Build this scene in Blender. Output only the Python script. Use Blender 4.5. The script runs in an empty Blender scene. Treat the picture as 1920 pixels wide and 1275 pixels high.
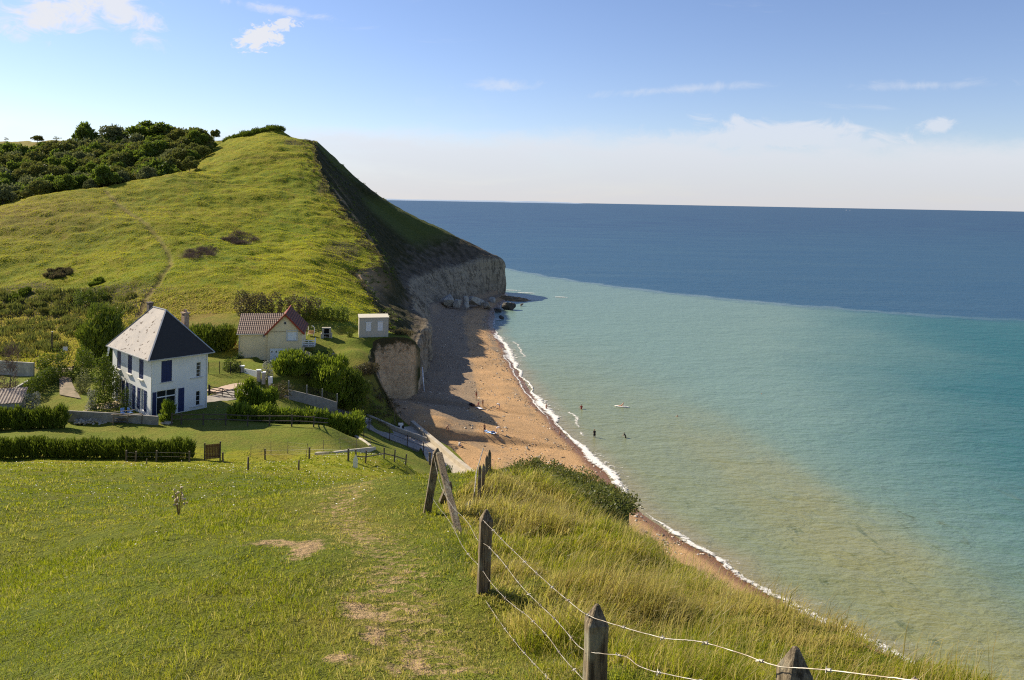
import bpy, bmesh, math, random
import numpy as np
from mathutils import Vector, Matrix

scene = bpy.context.scene
COL = scene.collection
rng = np.random.default_rng(7)
random.seed(7)

# ------------------------------------------------------------------ camera
F_PX, EYE = 1464.0, 38.0
ROLL = math.radians(1.05)
cam_data = bpy.data.cameras.new('camera')
cam = bpy.data.objects.new('camera', cam_data)
COL.objects.link(cam)
scene.camera = cam
cam_data.sensor_fit = 'HORIZONTAL'
cam_data.sensor_width = 36.0
cam_data.lens = 36.0 * F_PX / 1920.0
cam_data.shift_y = -260.0 / 1920.0
cam_data.clip_start = 0.1
cam_data.clip_end = 90000.0
_Rt = Vector((math.cos(ROLL), 0, math.sin(ROLL)))
_Up = Vector((-math.sin(ROLL), 0, math.cos(ROLL)))
_m = Matrix((_Rt, _Up, Vector((0, -1, 0)))).transposed().to_4x4()
_m.translation = Vector((0, 0, EYE))
cam.matrix_world = _m

# ------------------------------------------------------------------ exposure, sun
scene.view_settings.view_transform = 'Standard'
scene.view_settings.look = 'None'
scene.view_settings.gamma = 1.0
scene.view_settings.use_curve_mapping = False
scene.view_settings.exposure = 0.82
scene.cycles.use_denoising = False
scene.cycles.pixel_filter_type = 'BLACKMAN_HARRIS'
scene.cycles.filter_width = 1.15
SUN_AZ = math.atan2(-0.86, 0.51)          # clockwise from +Y
SUN_EL = math.radians(33.8)
sun_dir = Vector((math.sin(SUN_AZ) * math.cos(SUN_EL), math.cos(SUN_AZ) * math.cos(SUN_EL), math.sin(SUN_EL)))
sd = bpy.data.lights.new('sun', 'SUN')
sd.energy = 5.0
sd.angle = math.radians(0.53)
sd.color = (1.0, 0.90, 0.70)
so = bpy.data.objects.new('sun', sd)
COL.objects.link(so)
so.rotation_euler = sun_dir.to_track_quat('Z', 'Y').to_euler()
so.location = (-60, 40, 90)


# ------------------------------------------------------------------ node helper
class NT:
    def __init__(s, tree):
        s.t = tree
        s.t.nodes.clear()

    def n(s, typ, _out=0, _props=None, **inp):
        nd = s.t.nodes.new(typ)
        for k, v in (_props or {}).items():
            setattr(nd, k, v)
        for k, v in inp.items():
            key = int(k[1:]) if k[0] == 'i' and k[1:].isdigit() else k.replace('_', ' ')
            sock = nd.inputs[key]
            if isinstance(v, bpy.types.NodeSocket):
                s.t.links.new(v, sock)
            else:
                if sock.type == 'RGBA' and len(v) == 3:
                    v = (*v, 1)
                sock.default_value = v
        return nd.outputs[_out] if _out is not None else nd

    def math(s, op, a, b=0.0, c=0.0, clamp=False):
        return s.n('ShaderNodeMath', _props={'operation': op, 'use_clamp': clamp}, i0=a, i1=b, i2=c)

    def mix(s, f, a, b, typ='MIX'):
        return s.n('ShaderNodeMix', 2, {'data_type': 'RGBA', 'blend_type': typ}, i0=f, i6=a, i7=b)

    def sstep(s, v, a, b, o0=0.0, o1=1.0):
        return s.n('ShaderNodeMapRange', _props={'interpolation_type': 'SMOOTHSTEP'}, Value=v, From_Min=a, From_Max=b, To_Min=o0, To_Max=o1)

    def noise(s, scale, vec=None, detail=4.0, rough=0.55, dist=0.0, out=0):
        k = dict(Scale=scale, Detail=detail, Roughness=rough, Distortion=dist)
        if vec is not None:
            k['Vector'] = vec
        return s.n('ShaderNodeTexNoise', out, **k)

    def pos(s):
        return s.n('ShaderNodeNewGeometry')

    def scaled(s, vec, sc, loc=(0, 0, 0), rot=(0, 0, 0)):
        return s.n('ShaderNodeMapping', Vector=vec, Scale=sc, Location=loc, Rotation=rot)

    def attr(s, name, out=2):
        return s.n('ShaderNodeAttribute', out, {'attribute_name': name})

    def obj_rand(s):
        return s.n('ShaderNodeObjectInfo', 5)

    def bump(s, h, strength=0.5, dist=0.1):
        return s.n('ShaderNodeBump', Height=h, Strength=strength, Distance=dist)

    def bsdf(s, **k):
        return s.n('ShaderNodeBsdfPrincipled', **k)

    def out(s, surf):
        s.n('ShaderNodeOutputMaterial', None, Surface=surf)


def new_mat(name):
    m = bpy.data.materials.new(name)
    m.use_nodes = True
    return m, NT(m.node_tree)


# ------------------------------------------------------------------ sky
world = bpy.data.worlds.new('World')
scene.world = world
world.use_nodes = True
w = NT(world.node_tree)
sky = w.n('ShaderNodeTexSky', _props={'sky_type': 'NISHITA', 'sun_disc': False, 'sun_elevation': SUN_EL,
                                      'sun_rotation': SUN_AZ, 'altitude': 40.0, 'air_density': 1.0,
                                      'dust_density': 0.15, 'ozone_density': 1.6})
tc = w.n('ShaderNodeTexCoord', 0)
sep = w.n('ShaderNodeSeparateXYZ', None, Vector=tc)
dx, dy, dz = sep.outputs[0], sep.outputs[1], sep.outputs[2]
ysafe = w.math('MAXIMUM', dy, 0.05)
az = w.math('DIVIDE', dx, ysafe)           # tangent of the bearing from north-ish (+Y)
el = w.math('DIVIDE', dz, ysafe)           # tangent of the height above the sea
uv = w.n('ShaderNodeCombineXYZ', X=az, Y=el)


def cn(sx, sy, scale, detail=6, rough=0.6, dist=0.0, loc=(0, 0, 0), rot=0.0):
    return w.noise(scale, w.scaled(uv, (sx, sy, 1), loc, (0, 0, rot)), detail, rough, dist)


# low bank of thin cloud over the sea horizon
edge = w.math('ADD', w.math('MULTIPLY', cn(1, 2.2, 5.0, 7, 0.66), 0.080), 0.054)
bank = w.math('MULTIPLY', w.sstep(w.math('SUBTRACT', edge, el), -0.006, 0.030), 0.8)
bank = w.math('MULTIPLY', bank, w.sstep(az, -0.55, -0.12, 0.55, 1.0))
bank = w.math('MULTIPLY', bank, w.sstep(cn(1, 6, 6.0, 5, 0.6, 0.4, (3, 1, 0)), 0.2, 0.62, 0.82, 1.0))
# thin streaks higher up
strk = w.sstep(cn(1, 9, 2.6, 7, 0.62, 0.7, (7, 2, 0), 0.08), 0.60, 0.80)
strk = w.math('MULTIPLY', strk, w.sstep(el, 0.09, 0.14, 0.0, 0.4))
strk = w.math('MULTIPLY', strk, w.sstep(el, 0.5, 0.2, 0.0, 1.0))


def puff(cx, cy, rx, ry, amount, scale, rot=0.0, lo=0.42, hi=0.62, dist=0.6):
    ddx = w.math('SUBTRACT', az, cx)
    ddy = w.math('SUBTRACT', el, cy)
    c, s = math.cos(rot), math.sin(rot)
    u = w.math('ADD', w.math('MULTIPLY', ddx, c / rx), w.math('MULTIPLY', ddy, s / rx))
    v = w.math('ADD', w.math('MULTIPLY', ddx, -s / ry), w.math('MULTIPLY', ddy, c / ry))
    r2 = w.math('ADD', w.math('MULTIPLY', u, u), w.math('MULTIPLY', v, v))
    fall = w.math('SUBTRACT', 1.0, w.math('SQRT', r2), clamp=False)
    nz = cn(1, 1.7, scale, 7, 0.64, dist, (cx * 9, cy * 11, 0))
    d = w.math('ADD', w.math('MULTIPLY', fall, 0.34), w.math('SUBTRACT', nz, 0.26))
    return w.math('MULTIPLY', w.sstep(d, lo - 0.12, hi - 0.12), amount)


puffs = [puff(-0.327, 0.204, 0.030, 0.017, 0.95, 60, 0.25, 0.34, 0.50),
         puff(-0.298, 0.221, 0.024, 0.009, 0.85, 70, 0.15, 0.36, 0.52),
         puff(-0.585, 0.234, 0.120, 0.028, 0.95, 18, 0.28, 0.28, 0.62, 1.2),
         puff(-0.515, 0.248, 0.075, 0.026, 0.9, 20, -0.65, 0.28, 0.62, 1.2),
         puff(-0.305, 0.240, 0.080, 0.008, 0.55, 26, -0.15, 0.34, 0.7, 1.0),
         puff(0.33, 0.088, 0.13, 0.022, 0.65, 14, 0.03, 0.26, 0.50, 1.0),
         puff(0.44, 0.082, 0.07, 0.018, 0.6, 18, 0.0, 0.28, 0.52, 1.0),
         puff(0.18, 0.080, 0.08, 0.014, 0.55, 18, 0.0, 0.28, 0.55, 1.0),
         puff(0.545, 0.108, 0.03, 0.010, 0.6, 30, 0.2, 0.30, 0.6, 1.0),
         puff(-0.02, 0.148, 0.06, 0.010, 0.42, 24, 0.05, 0.34, 0.8, 1.0),
         puff(0.22, 0.148, 0.13, 0.007, 0.40, 22, 0.09, 0.34, 0.8, 1.0),
         puff(0.52, 0.158, 0.12, 0.008, 0.36, 22, 0.04, 0.34, 0.8, 1.0)]
cloud = w.math('MAXIMUM', bank, strk)
for p_ in puffs:
    cloud = w.math('MAXIMUM', cloud, p_)
cloud = w.math('MULTIPLY', cloud, w.sstep(dy, 0.06, 0.25))
tint = w.mix(w.sstep(el, 0.0, 0.12), (5.5, 5.7, 6.3), (7.0, 7.1, 7.5))
sky = w.mix(1.0, sky, (1.0, 1.0, 1.2), 'MULTIPLY')
skycol = w.mix(cloud, sky, tint)
bg = w.n('ShaderNodeBackground', Color=skycol, Strength=0.067)
w.n('ShaderNodeOutputWorld', None, Surface=bg)


# ------------------------------------------------------------------ numpy geometry helpers
def ray(px, py):
    d = Vector((0, 1, 0)) + _Rt * ((px - 960) / F_PX) + _Up * ((377.5 - py) / F_PX)
    return d


def at(px, py, Y):
    d = ray(px, py)
    return np.array([d.x * Y, Y, EYE + d.z * Y])


def atz(px, py, z):
    d = ray(px, py)
    t = (z - EYE) / d.z
    return np.array([d.x * t, t, z])


def _hash(ix, iy, iz, seed):
    h = (ix.astype(np.int64) * 374761393 + iy.astype(np.int64) * 668265263 + iz.astype(np.int64) * 2147483647 + seed * 974634777)
    h = h & 0x7fffffff
    h = ((h ^ (h >> 13)) * 1274126177) & 0x7fffffff
    h = (h ^ (h >> 16)) & 0xffff
    return h / 65535.0


def vnoise(x, y, z=0.0, seed=0):
    x, y, z = np.broadcast_arrays(np.asarray(x, float), np.asarray(y, float), np.asarray(z, float))
    x0, y0, z0 = np.floor(x), np.floor(y), np.floor(z)
    fx, fy, fz = x - x0, y - y0, z - z0
    fx, fy, fz = (t * t * t * (t * (t * 6 - 15) + 10) for t in (fx, fy, fz))
    r = 0
    for a in (0, 1):
        for b in (0, 1):
            for c in (0, 1):
                wgt = (fx if a else 1 - fx) * (fy if b else 1 - fy) * (fz if c else 1 - fz)
                r = r + wgt * _hash(x0 + a, y0 + b, z0 + c, seed)
    return r


def fbm(x, y, z=0.0, seed=0, octv=4, gain=0.5):
    a, s, t = 1.0, 0.0, 0.0
    for i in range(octv):
        k = 2.03 ** i
        s = s + a * vnoise(np.asarray(x) * k + 17.3 * i, np.asarray(y) * k - 9.1 * i, np.asarray(z) * k, seed + i)
        t += a
        a *= gain
    return s / t


def smooth(a, b, v):
    t = np.clip((np.asarray(v, float) - a) / (b - a), 0, 1)
    return t * t * (3 - 2 * t)


def pchip(xs, ys, xq):
    xs = np.asarray(xs, float); ys = np.asarray(ys, float); xq = np.asarray(xq, float)
    h = np.diff(xs); d = np.diff(ys) / h
    m = np.zeros_like(ys)
    for i in range(1, len(xs) - 1):
        if d[i - 1] * d[i] > 0:
            w1 = 2 * h[i] + h[i - 1]; w2 = h[i] + 2 * h[i - 1]
            m[i] = (w1 + w2) / (w1 / d[i - 1] + w2 / d[i])
    m[0], m[-1] = d[0], d[-1]
    k = np.clip(np.searchsorted(xs, xq) - 1, 0, len(xs) - 2)
    t = np.clip((xq - xs[k]) / h[k], 0, 1)
    return ((1 + 2 * t) * (1 - t) ** 2 * ys[k] + t * (1 - t) ** 2 * h[k] * m[k]
            + t * t * (3 - 2 * t) * ys[k + 1] + t * t * (t - 1) * h[k] * m[k + 1])


def mesh_np(name, V, faces_list, mats, attrs=None, smooth_shade=True, mat_idx=None, link=True):
    """faces_list: list of integer arrays (n,k) all wound the same way; attrs: {name: per-vertex floats}"""
    me = bpy.data.meshes.new(name)
    V = np.asarray(V, np.float32)
    me.vertices.add(len(V))
    me.vertices.foreach_set('co', V.ravel())
    loops = np.concatenate([f.ravel() for f in faces_list]).astype(np.int32)
    counts = np.concatenate([np.full(len(f), f.shape[1], np.int32) for f in faces_list])
    starts = np.concatenate([[0], np.cumsum(counts)[:-1]]).astype(np.int32)
    me.loops.add(len(loops))
    me.loops.foreach_set('vertex_index', loops)
    me.polygons.add(len(counts))
    me.polygons.foreach_set('loop_start', starts)
    me.polygons.foreach_set('use_smooth', np.full(len(counts), smooth_shade, bool))
    for m in (mats if isinstance(mats, (list, tuple)) else [mats]):
        me.materials.append(m)
    if mat_idx is not None:
        me.polygons.foreach_set('material_index', np.asarray(mat_idx, np.int32))
    for k, v in (attrs or {}).items():
        a = me.attributes.new(k, 'FLOAT', 'POINT')
        a.data.foreach_set('value', np.asarray(v, np.float32).ravel())
    me.update(calc_edges=True)
    o = bpy.data.objects.new(name, me)
    if link:
        COL.objects.link(o)
    return o


def grid_faces(nr, nc):
    i = np.arange(nr - 1)[:, None] * nc + np.arange(nc - 1)[None, :]
    i = i.ravel()
    return np.stack([i, i + 1, i + nc + 1, i + nc], 1)


def tag(o, label=None, cat=None, group=None, kind=None):
    for k, v in (('label', label), ('category', cat), ('group', group), ('kind', kind)):
        if v:
            o[k] = v
    return o


def empty(name, loc, rz=0.0, label=None, cat=None, group=None):
    o = bpy.data.objects.new(name, None)
    COL.objects.link(o)
    o.location = loc
    o.rotation_euler = (0, 0, rz)
    o.empty_display_size = 0.2
    return tag(o, label, cat, group)


# ------------------------------------------------------------------ the lie of the land
# control points of the turf surface: picture column, picture row, distance north of the camera
_cp = [(0, 862, 72), (200, 862, 72), (380, 860, 72), (560, 857, 74), (690, 850, 73), (760, 858, 68), (850, 915, 50), (870, 921, 38), (912, 906, 37), (830, 912, 41), (862, 917, 44), (890, 915, 40),
       (20, 825, 77), (300, 825, 78), (600, 840, 76), (500, 835, 77), (400, 845, 75), (200, 840, 76), (540, 810, 81), (560, 830, 78), (380, 812, 80), (120, 815, 80), (0, 800, 84), (250, 800, 84), (450, 800, 84), (620, 800, 84),
       (120, 745, 95), (20, 735, 100), (110, 705, 105), (20, 705, 108), (30, 665, 120), (50, 640, 130), (200, 640, 130), (100, 600, 150),
       (100, 540, 165), (0, 540, 168), (100, 450, 190), (0, 460, 185), (0, 397, 205), (75, 372, 215), (150, 354, 225), (240, 338, 236), (340, 323, 246),
       (430, 287, 275), (500, 263, 290), (560, 259, 296), (480, 249, 336), (540, 252, 332), (425, 258, 345), (422, 263, 322), (446, 257, 326), (404, 275, 316), (450, 250, 338), (510, 247, 334), (400, 266, 352),
       (300, 570, 150), (430, 560, 152), (250, 450, 190), (300, 500, 172), (400, 480, 183), (400, 400, 214), (500, 400, 220), (600, 400, 226),
       (300, 385, 216), (550, 330, 255), (450, 330, 252), (500, 480, 186), (600, 480, 190), (560, 540, 162), (480, 590, 142),
       (600, 630, 134), (690, 630, 135), (640, 590, 146), (440, 672, 122), (420, 690, 112), (650, 690, 122), (620, 660, 128), (672, 660, 127), (640, 705, 118.5), (675, 705, 119.5), (660, 733, 116), (685, 728, 118.2), (700, 757, 117.2), (720, 781, 116.6), (690, 777, 115.2), (600, 716, 113), (640, 745, 114),
       (0, 268, 380), (130, 268, 380), (-200, 268, 380), (-300, 300, 300), (100, 290, 350), (250, 300, 330), (400, 285, 325), (100, 335, 306),
       (-200, 420, 210), (-250, 640, 130), (-250, 862, 72), (-200, 540, 165), (-400, 1275, 9)]
CP = [at(*c) for c in _cp]
for yy in (-15, -5, 3, 10, 18, 26, 34, 42):
    for xx in (-14, -5, 1):
        if yy > 15:
            xx *= 1.6
        CP.append(np.array([xx, yy, 36.25 - 0.30 * yy - 0.012 * max(0, yy - 20) ** 1.2]))
for xx, yy, zz in ((-30, 20, 30.2), (-30, 0, 36.6), (-30, 45, 22.0), (-8, 48, 20.9), (-8, 53, 19.4), (-15, 50, 20.6), (-8, 64, 16.2), (-18, 66, 15.7), (-26, 141, 14.7), (-24, 146, 14.0), (-28, 152, 15.2), (-34, 128, 13.5), (-44, 118, 13.2), (-20, 58, 17.8), (-38, 60, 17.2), (-9, 58, 17.9),
                   (-122, 252, 34.0), (-150, 246, 30.0), (-178, 262, 32.0), (-200, 240, 26.0), (-175, 300, 44.0),
                   (-300, 460, 60), (-420, 460, 60), (-420, 300, 42), (-250, 420, 62.5), (-160, 400, 65), (-130, 460, 61), (-200, 460, 60),
                   (-60, 90, 13.2), (-75, 80, 12.8), (-44, 96, 13.2), (-36, 92, 13.2), (-36, 100, 12.9), (-30, 106, 11.8), (-30, 96, 12.2), (-24, 92, 11.0),
                   (-25, 102, 9.6), (-14, 84, 10.0), (-14, 76, 12.6), (-10, 95, 6.2), (-8, 84, 8.6), (-30, 120, 12.6)):
    CP.append(np.array([xx, yy, zz], float))

# coast sections: distance north, then turf lip, scarp, ledge top, foot (picture points or metres)
P = lambda px, py: ('p', px, py)
W = lambda x, z: ('w', x, z)
_rows = [(-16, W(6.0, 41.0), W(6.8, 35), W(8, 20), W(11, 2.5)),
         (0, W(4.3, 36.1), W(5.0, 31), W(7, 17), W(10, 2.5)),
         (5.6, P(1850, 1284), W(4.2, 30), W(6, 16), W(8.5, 2.5)),
         (7.2, P(1550, 1180), W(3.7, 29), W(5.5, 15), W(8, 2.5)),
         (8.8, P(1430, 1128), W(3.6, 28), W(5.5, 15), W(8, 2.5)),
         (13.0, P(1235, 1036), W(3.0, 26), W(5, 13), W(7.5, 2.5)),
         (18.0, P(1150, 1015), W(2.9, 24), W(4.6, 12), W(7, 2.5)),
         (21.5, P(1115, 1008), W(3.2, 23), W(4.6, 12), W(7, 2.5)),
         (24.6, P(1150, 972), W(3.6, 22), W(4.6, 11), W(7, 2.5)),
         (26.2, P(1180, 958), W(4.0, 21.5), W(4.6, 11), W(7, 2.5)),
         (31.0, P(1155, 932), W(4.2, 20.5), W(5.0, 10), W(7, 2.5)),
         (35.0, P(1085, 893), W(3.4, 19.5), W(4.6, 10), W(7, 2.5)),
         (39.0, P(1000, 869), W(2.0, 18.5), W(3.6, 9.5), W(6, 2.5)),
         (43.0, P(930, 888), W(0.4, 17.5), W(2.4, 9), W(5, 2.5)),
         (50.0, W(-1.6, 18.8), W(-0.9, 14), W(1.0, 7.5), W(3.5, 2.5)),
         (62.0, W(-4.0, 13.2), W(-3.2, 9.5), W(-1.6, 5.5), W(1.0, 2.3)),
         (80.0, W(-4.0, 6.3), W(-3.6, 5.0), W(-2.6, 3.3), W(-1.2, 2.0)),
         (95.0, W(-3.6, 3.2), W(-3.4, 2.8), W(-3.2, 2.2), W(-2.9, 1.6)),
         (101.0, W(-4.4, 2.4), W(-4.2, 2.2), W(-4.0, 1.8), W(-3.8, 1.2)),
         (119.0, W(-14.6, 3.4), W(-14.4, 3.0), W(-14.2, 2.4), W(-14.0, 1.7)),
         (120.2, P(738, 770), P(744, 774), P(750, 782), P(757, 792)),
         (121.2, P(718, 738), P(730, 748), P(742, 766), P(754, 786)),
         (122.2, P(703, 708), P(714, 718), P(730, 745), P(748, 778)),
         (123.4, P(697, 690), P(704, 696), P(716, 725), P(738, 768)),
         (127.0, P(693, 670), P(698, 676), P(706, 710), P(722, 750)),
         (131.0, P(694, 657), P(699, 664), P(705, 700), P(716, 746)),
         (133.6, P(700, 650), P(703, 658), P(706, 698), P(713, 744)),
         (134.6, P(714, 641), P(718, 650), P(718, 700), P(718, 746)),
         (135.4, P(737, 635), P(740, 645), P(736, 695), P(731, 748)),
         (136.2, P(758, 633), P(764, 642), P(758, 690), P(752, 749)),
         (137.4, P(773, 636), P(781, 650), P(778, 690), P(768, 740)),
         (140.5, P(776, 640), P(786, 656), P(787, 690), P(781, 733)),
         (143.5, P(776, 648), P(787, 662), P(789, 695), P(787, 733)),
         (147.0, P(768, 652), P(780, 668), P(787, 695), P(792, 732)),
         (152.0, P(740, 640), P(762, 655), P(780, 690), P(790, 716)),
         (160.0, P(722, 618), P(750, 625), P(782, 640), P(791, 698)),
         (170.0, P(708, 580), P(742, 595), P(792, 620), P(796, 680)),
         (180.0, P(682, 545), P(712, 567), P(798, 610), P(800, 656)),
         (188.0, P(668, 517), P(692, 536), P(786, 590), P(800, 642)),
         (192.0, P(690, 506), P(718, 535), P(778, 588), P(800, 634)),
         (197.0, P(716, 494), P(733, 528), P(772, 584), P(800, 627)),
         (210.0, P(704, 464), P(735, 512), P(772, 566), P(801, 607)),
         (225.0, P(668, 420), P(728, 490), P(768, 548), P(803, 592)),
         (240.0, P(640, 386), P(712, 468), P(764, 533), P(806, 583)),
         (255.0, P(614, 346), P(698, 445), P(770, 524), P(814, 577)),
         (270.0, P(600, 312), P(686, 415), P(796, 517), P(842, 573)),
         (285.0, P(591, 278), P(680, 390), P(832, 506), P(873, 568)),
         (300.0, P(590, 266), P(684, 368), P(874, 496), P(906, 561)),
         (307.0, P(591, 266), P(711, 371), P(900, 487), P(920, 558)),
         (314.0, P(592, 266), P(717, 374), P(930, 485), P(935, 555)),
         (322.0, P(594, 268), P(722, 378), P(941, 488), P(943, 552)),
         (327.0, P(592, 272), P(722, 388), P(938, 500), P(940, 552)),
         (336.0, W(-92, 59), W(-62, 36), W(-24, 12), W(-20, -0.5)),
         (352.0, W(-112, 60), W(-90, 36), W(-60, 10), W(-52, -0.5)),
         (400.0, W(-150, 61), W(-138, 40), W(-112, 10), W(-104, -0.5)),
         (470.0, W(-230, 60), W(-215, 40), W(-190, 10), W(-180, -0.5))]


def _xz(c, Y):
    if c[0] == 'w':
        return (c[1], c[2])
    q = at(c[1], c[2], Y)
    return (q[0], q[2])


ROWY = np.array([r[0] for r in _rows], float)
ROWC = np.array([[_xz(c, r[0]) for c in r[1:]] for r in _rows])     # rows, (lip, scarp, ledge, foot), (x, z)
for r_, c_ in zip(ROWY, ROWC):
    CP.append(np.array([c_[0][0], r_, c_[0][1]]))
CP = np.array(CP)


class TPS:
    def __init__(s, pts, lam=0.02):
        s.c = pts[:, :2] / 100.0
        n = len(pts)
        K = s.k(s.c, s.c) + lam * 1e-3 * np.eye(n)
        Pm = np.c_[np.ones(n), s.c]
        A = np.block([[K, Pm], [Pm.T, np.zeros((3, 3))]])
        sol = np.linalg.solve(A, np.r_[pts[:, 2], 0, 0, 0])
        s.w, s.a = sol[:n], sol[n:]

    @staticmethod
    def k(a, b):
        r2 = ((a[:, None, :] - b[None, :, :]) ** 2).sum(-1) + 1e-5
        return np.sqrt(r2 + 0.02 ** 2)

    def __call__(s, x, y):
        q = np.c_[np.ravel(x), np.ravel(y)] / 100.0
        out = np.empty(len(q))
        for i in range(0, len(q), 20000):
            b = q[i:i + 20000]
            out[i:i + 20000] = s.k(b, s.c) @ s.w + s.a[0] + b @ s.a[1:]
        return out.reshape(np.shape(x))


TP = TPS(CP)
# level pads and tracks cut into the slope: polyline of (x, y, z), half width, soft shoulder
H1C = np.array([-39.3847, 86.0, 13.4538]); H1PH = 0.82112
H2C = np.array([-37.7847, 122.0, 12.2616]); H2PH = math.radians(11.0)


def loc2w(Cc, ph, x, y, z=0.0):
    c, s = math.cos(ph), math.sin(ph)
    return np.array([Cc[0] + c * x - s * y, Cc[1] + s * x + c * y, Cc[2] + z])


_h1m = loc2w(H1C, H1PH, 3.2, 5.5)
_h2m = loc2w(H2C, H2PH, 0.5, 4.5)
PADS = [([(_h1m[0] - 2.6, _h1m[1] + 2.4, 13.4), (_h1m[0] + 2.6, _h1m[1] - 2.4, 13.4)], 5.6, 2.5),
        ([(-41, 85.6, 13.4), (-56, 88.4, 13.2)], 1.6, 0.7),
        ([tuple(loc2w(H2C, H2PH, 2.0, -2.2, -0.05)), tuple(loc2w(H2C, H2PH, 3.0, 3.5, -0.02))], 2.9, 1.2),
        ([(-21, 137.5, 14.1), (-27, 136.5, 14.05)], 2.2, 2.0),
        ([(-37.5, 96.5, 12.85), (-33.5, 103.0, 12.6), (-27.5, 109.0, 9.2), (-20.5, 113.2, 5.55), (-16.7, 112.0, 4.15), (-12.0, 110.6, 3.05), (-8.9, 105.0, 2.55), (-7.0, 100.0, 2.2)], 2.0, 2.0),
        ([(-15.2, 116.8, 3.45), (-12.5, 112.5, 3.05), (-9.5, 108.0, 2.7), (-7.2, 103.5, 2.35)], 2.0, 1.2)]


def seg_d(x, y, pl):
    best = np.full(np.shape(x), 1e9); bz = np.zeros(np.shape(x))
    for a, b in zip(pl[:-1], pl[1:]):
        vx, vy = b[0] - a[0], b[1] - a[1]
        L2 = vx * vx + vy * vy + 1e-9
        t = np.clip(((x - a[0]) * vx + (y - a[1]) * vy) / L2, 0, 1)
        d = np.hypot(x - a[0] - t * vx, y - a[1] - t * vy)
        z = a[2] + t * (b[2] - a[2])
        m = d < best
        best = np.where(m, d, best); bz = np.where(m, z, bz)
    return best, bz


def coast(Y, k, c):
    return pchip(ROWY, ROWC[:, k, c], Y)


def lip_x(Y):
    Y = np.asarray(Y, float)
    x = coast(Y, 0, 0)
    far = smooth(60, 190, Y)
    near = smooth(48, 30, Y)
    x = x + (fbm(Y * 0.16, 3.3, seed=5) - 0.5) * 2.6 * far + (fbm(Y * 0.7, 8.3, seed=6) - 0.5) * 1.1 * far
    return x + (fbm(Y * 0.8, 1.3, seed=8) - 0.5) * 0.5 * near


_ycorr = np.linspace(-16, 470, 1200)
_lipc = coast(_ycorr, 0, 1) - TP(coast(_ycorr, 0, 0), _ycorr)


def land_z(x, y, detail=True):
    x = np.asarray(x, float); y = np.asarray(y, float)
    z = TP(x, y)
    d = np.maximum(lip_x(y) - x, 0)
    z = z + np.interp(y, _ycorr, _lipc) * np.exp(-d / 4.0)
    flat = np.zeros(z.shape)
    for pl, hw, sh in PADS:
        dd, pz = seg_d(x, y, pl)
        k = 1 - smooth(hw, hw + sh, dd)
        z = z * (1 - k) + pz * k
        flat = np.maximum(flat, k)
    if detail:
        rough = 1 - flat
        hill = smooth(132, 160, y) * rough
        near = smooth(75, 66, y) * rough
        lawn = smooth(66, 75, y) * smooth(160, 132, y) * rough
        z = z + hill * ((fbm(x * 0.045, y * 0.045, seed=11) - 0.5) * 3.8 + (fbm(x * 0.42, y * 0.62, seed=12, octv=3) - 0.5) * 0.5
                        + (fbm(x * 0.13, y * 0.2, seed=13, octv=3) - 0.5) * 1.25)
        z = z + near * ((fbm(x * 0.22, y * 0.22, seed=14, octv=3) - 0.5) * 0.55 * smooth(0, 12, y) + (fbm(x * 1.3, y * 1.3, seed=15, octv=3) - 0.5) * 0.10)
        lg = near * smooth(-1.0, 0.6, x - np.interp(y, [1, 3, 4.6, 7.67, 11.6, 13.6, 18, 25, 30, 37], [2.6, 1.3, .6, -.2, -.5, -1.0, -.8, -.85, -.9, -.95])) * smooth(42, 36, y)
        z = z + lg * ((fbm(x * 0.75, y * 0.75, seed=18, octv=2) - 0.5) * 0.40) * smooth(0.0, 0.9, d)
        z = z + lawn * (fbm(x * 0.2, y * 0.2, seed=16, octv=3) - 0.5) * 0.35
    return z


def G(px, py, y0=4.0, y1=420.0):
    """where the sight line through a picture point meets the turf"""
    d = ray(px, py)
    t = np.concatenate([np.arange(y0, 60, 0.1), np.arange(60, y1, 0.25)])
    m = t < y1
    t = t[m & (t >= y0)]
    gap = EYE + d.z * t - land_z(d.x * t, t)
    ok = (gap <= 0)
    if not ok.any():
        i = np.argmin(gap)
    else:
        i = np.argmax(ok)
    return np.array([d.x * t[i], t[i], EYE + d.z * t[i]])


def gz(x, y):
    return float(land_z(np.array([x]), np.array([y]))[0])


# shoreline (sea level 0)
_sh = [atz(*p, 0) for p in ((940, 572), (928, 592), (925, 612), (936, 634), (952, 656), (966, 690), (978, 712), (1022, 770), (1080, 830), (1130, 880), (1190, 950),
                            (1300, 1022), (1430, 1110), (1550, 1175))]
_sh = [np.array([-60, 344, 0.]), np.array([-12, 330, 0.]), np.array([-2.2, 322, 0.]), np.array([-0.8, 308, 0])] + _sh + [np.array([36, 62, 0.]), np.array([44, 40, 0.]), np.array([55, 0, 0.]), np.array([62, -40, 0])]
_sh = np.array(sorted([tuple(p) for p in _sh], key=lambda p: p[1]))


def shore_x(Y):
    Y = np.asarray(Y, float)
    return pchip(_sh[:, 1], _sh[:, 0], Y) + (fbm(Y * 0.11, 0.7, seed=21) - 0.5) * 2.2 * smooth(330, 300, Y)


def foot_x(Y):
    return coast(Y, 3, 0)


def foot_z(Y):
    return coast(Y, 3, 1)


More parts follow.
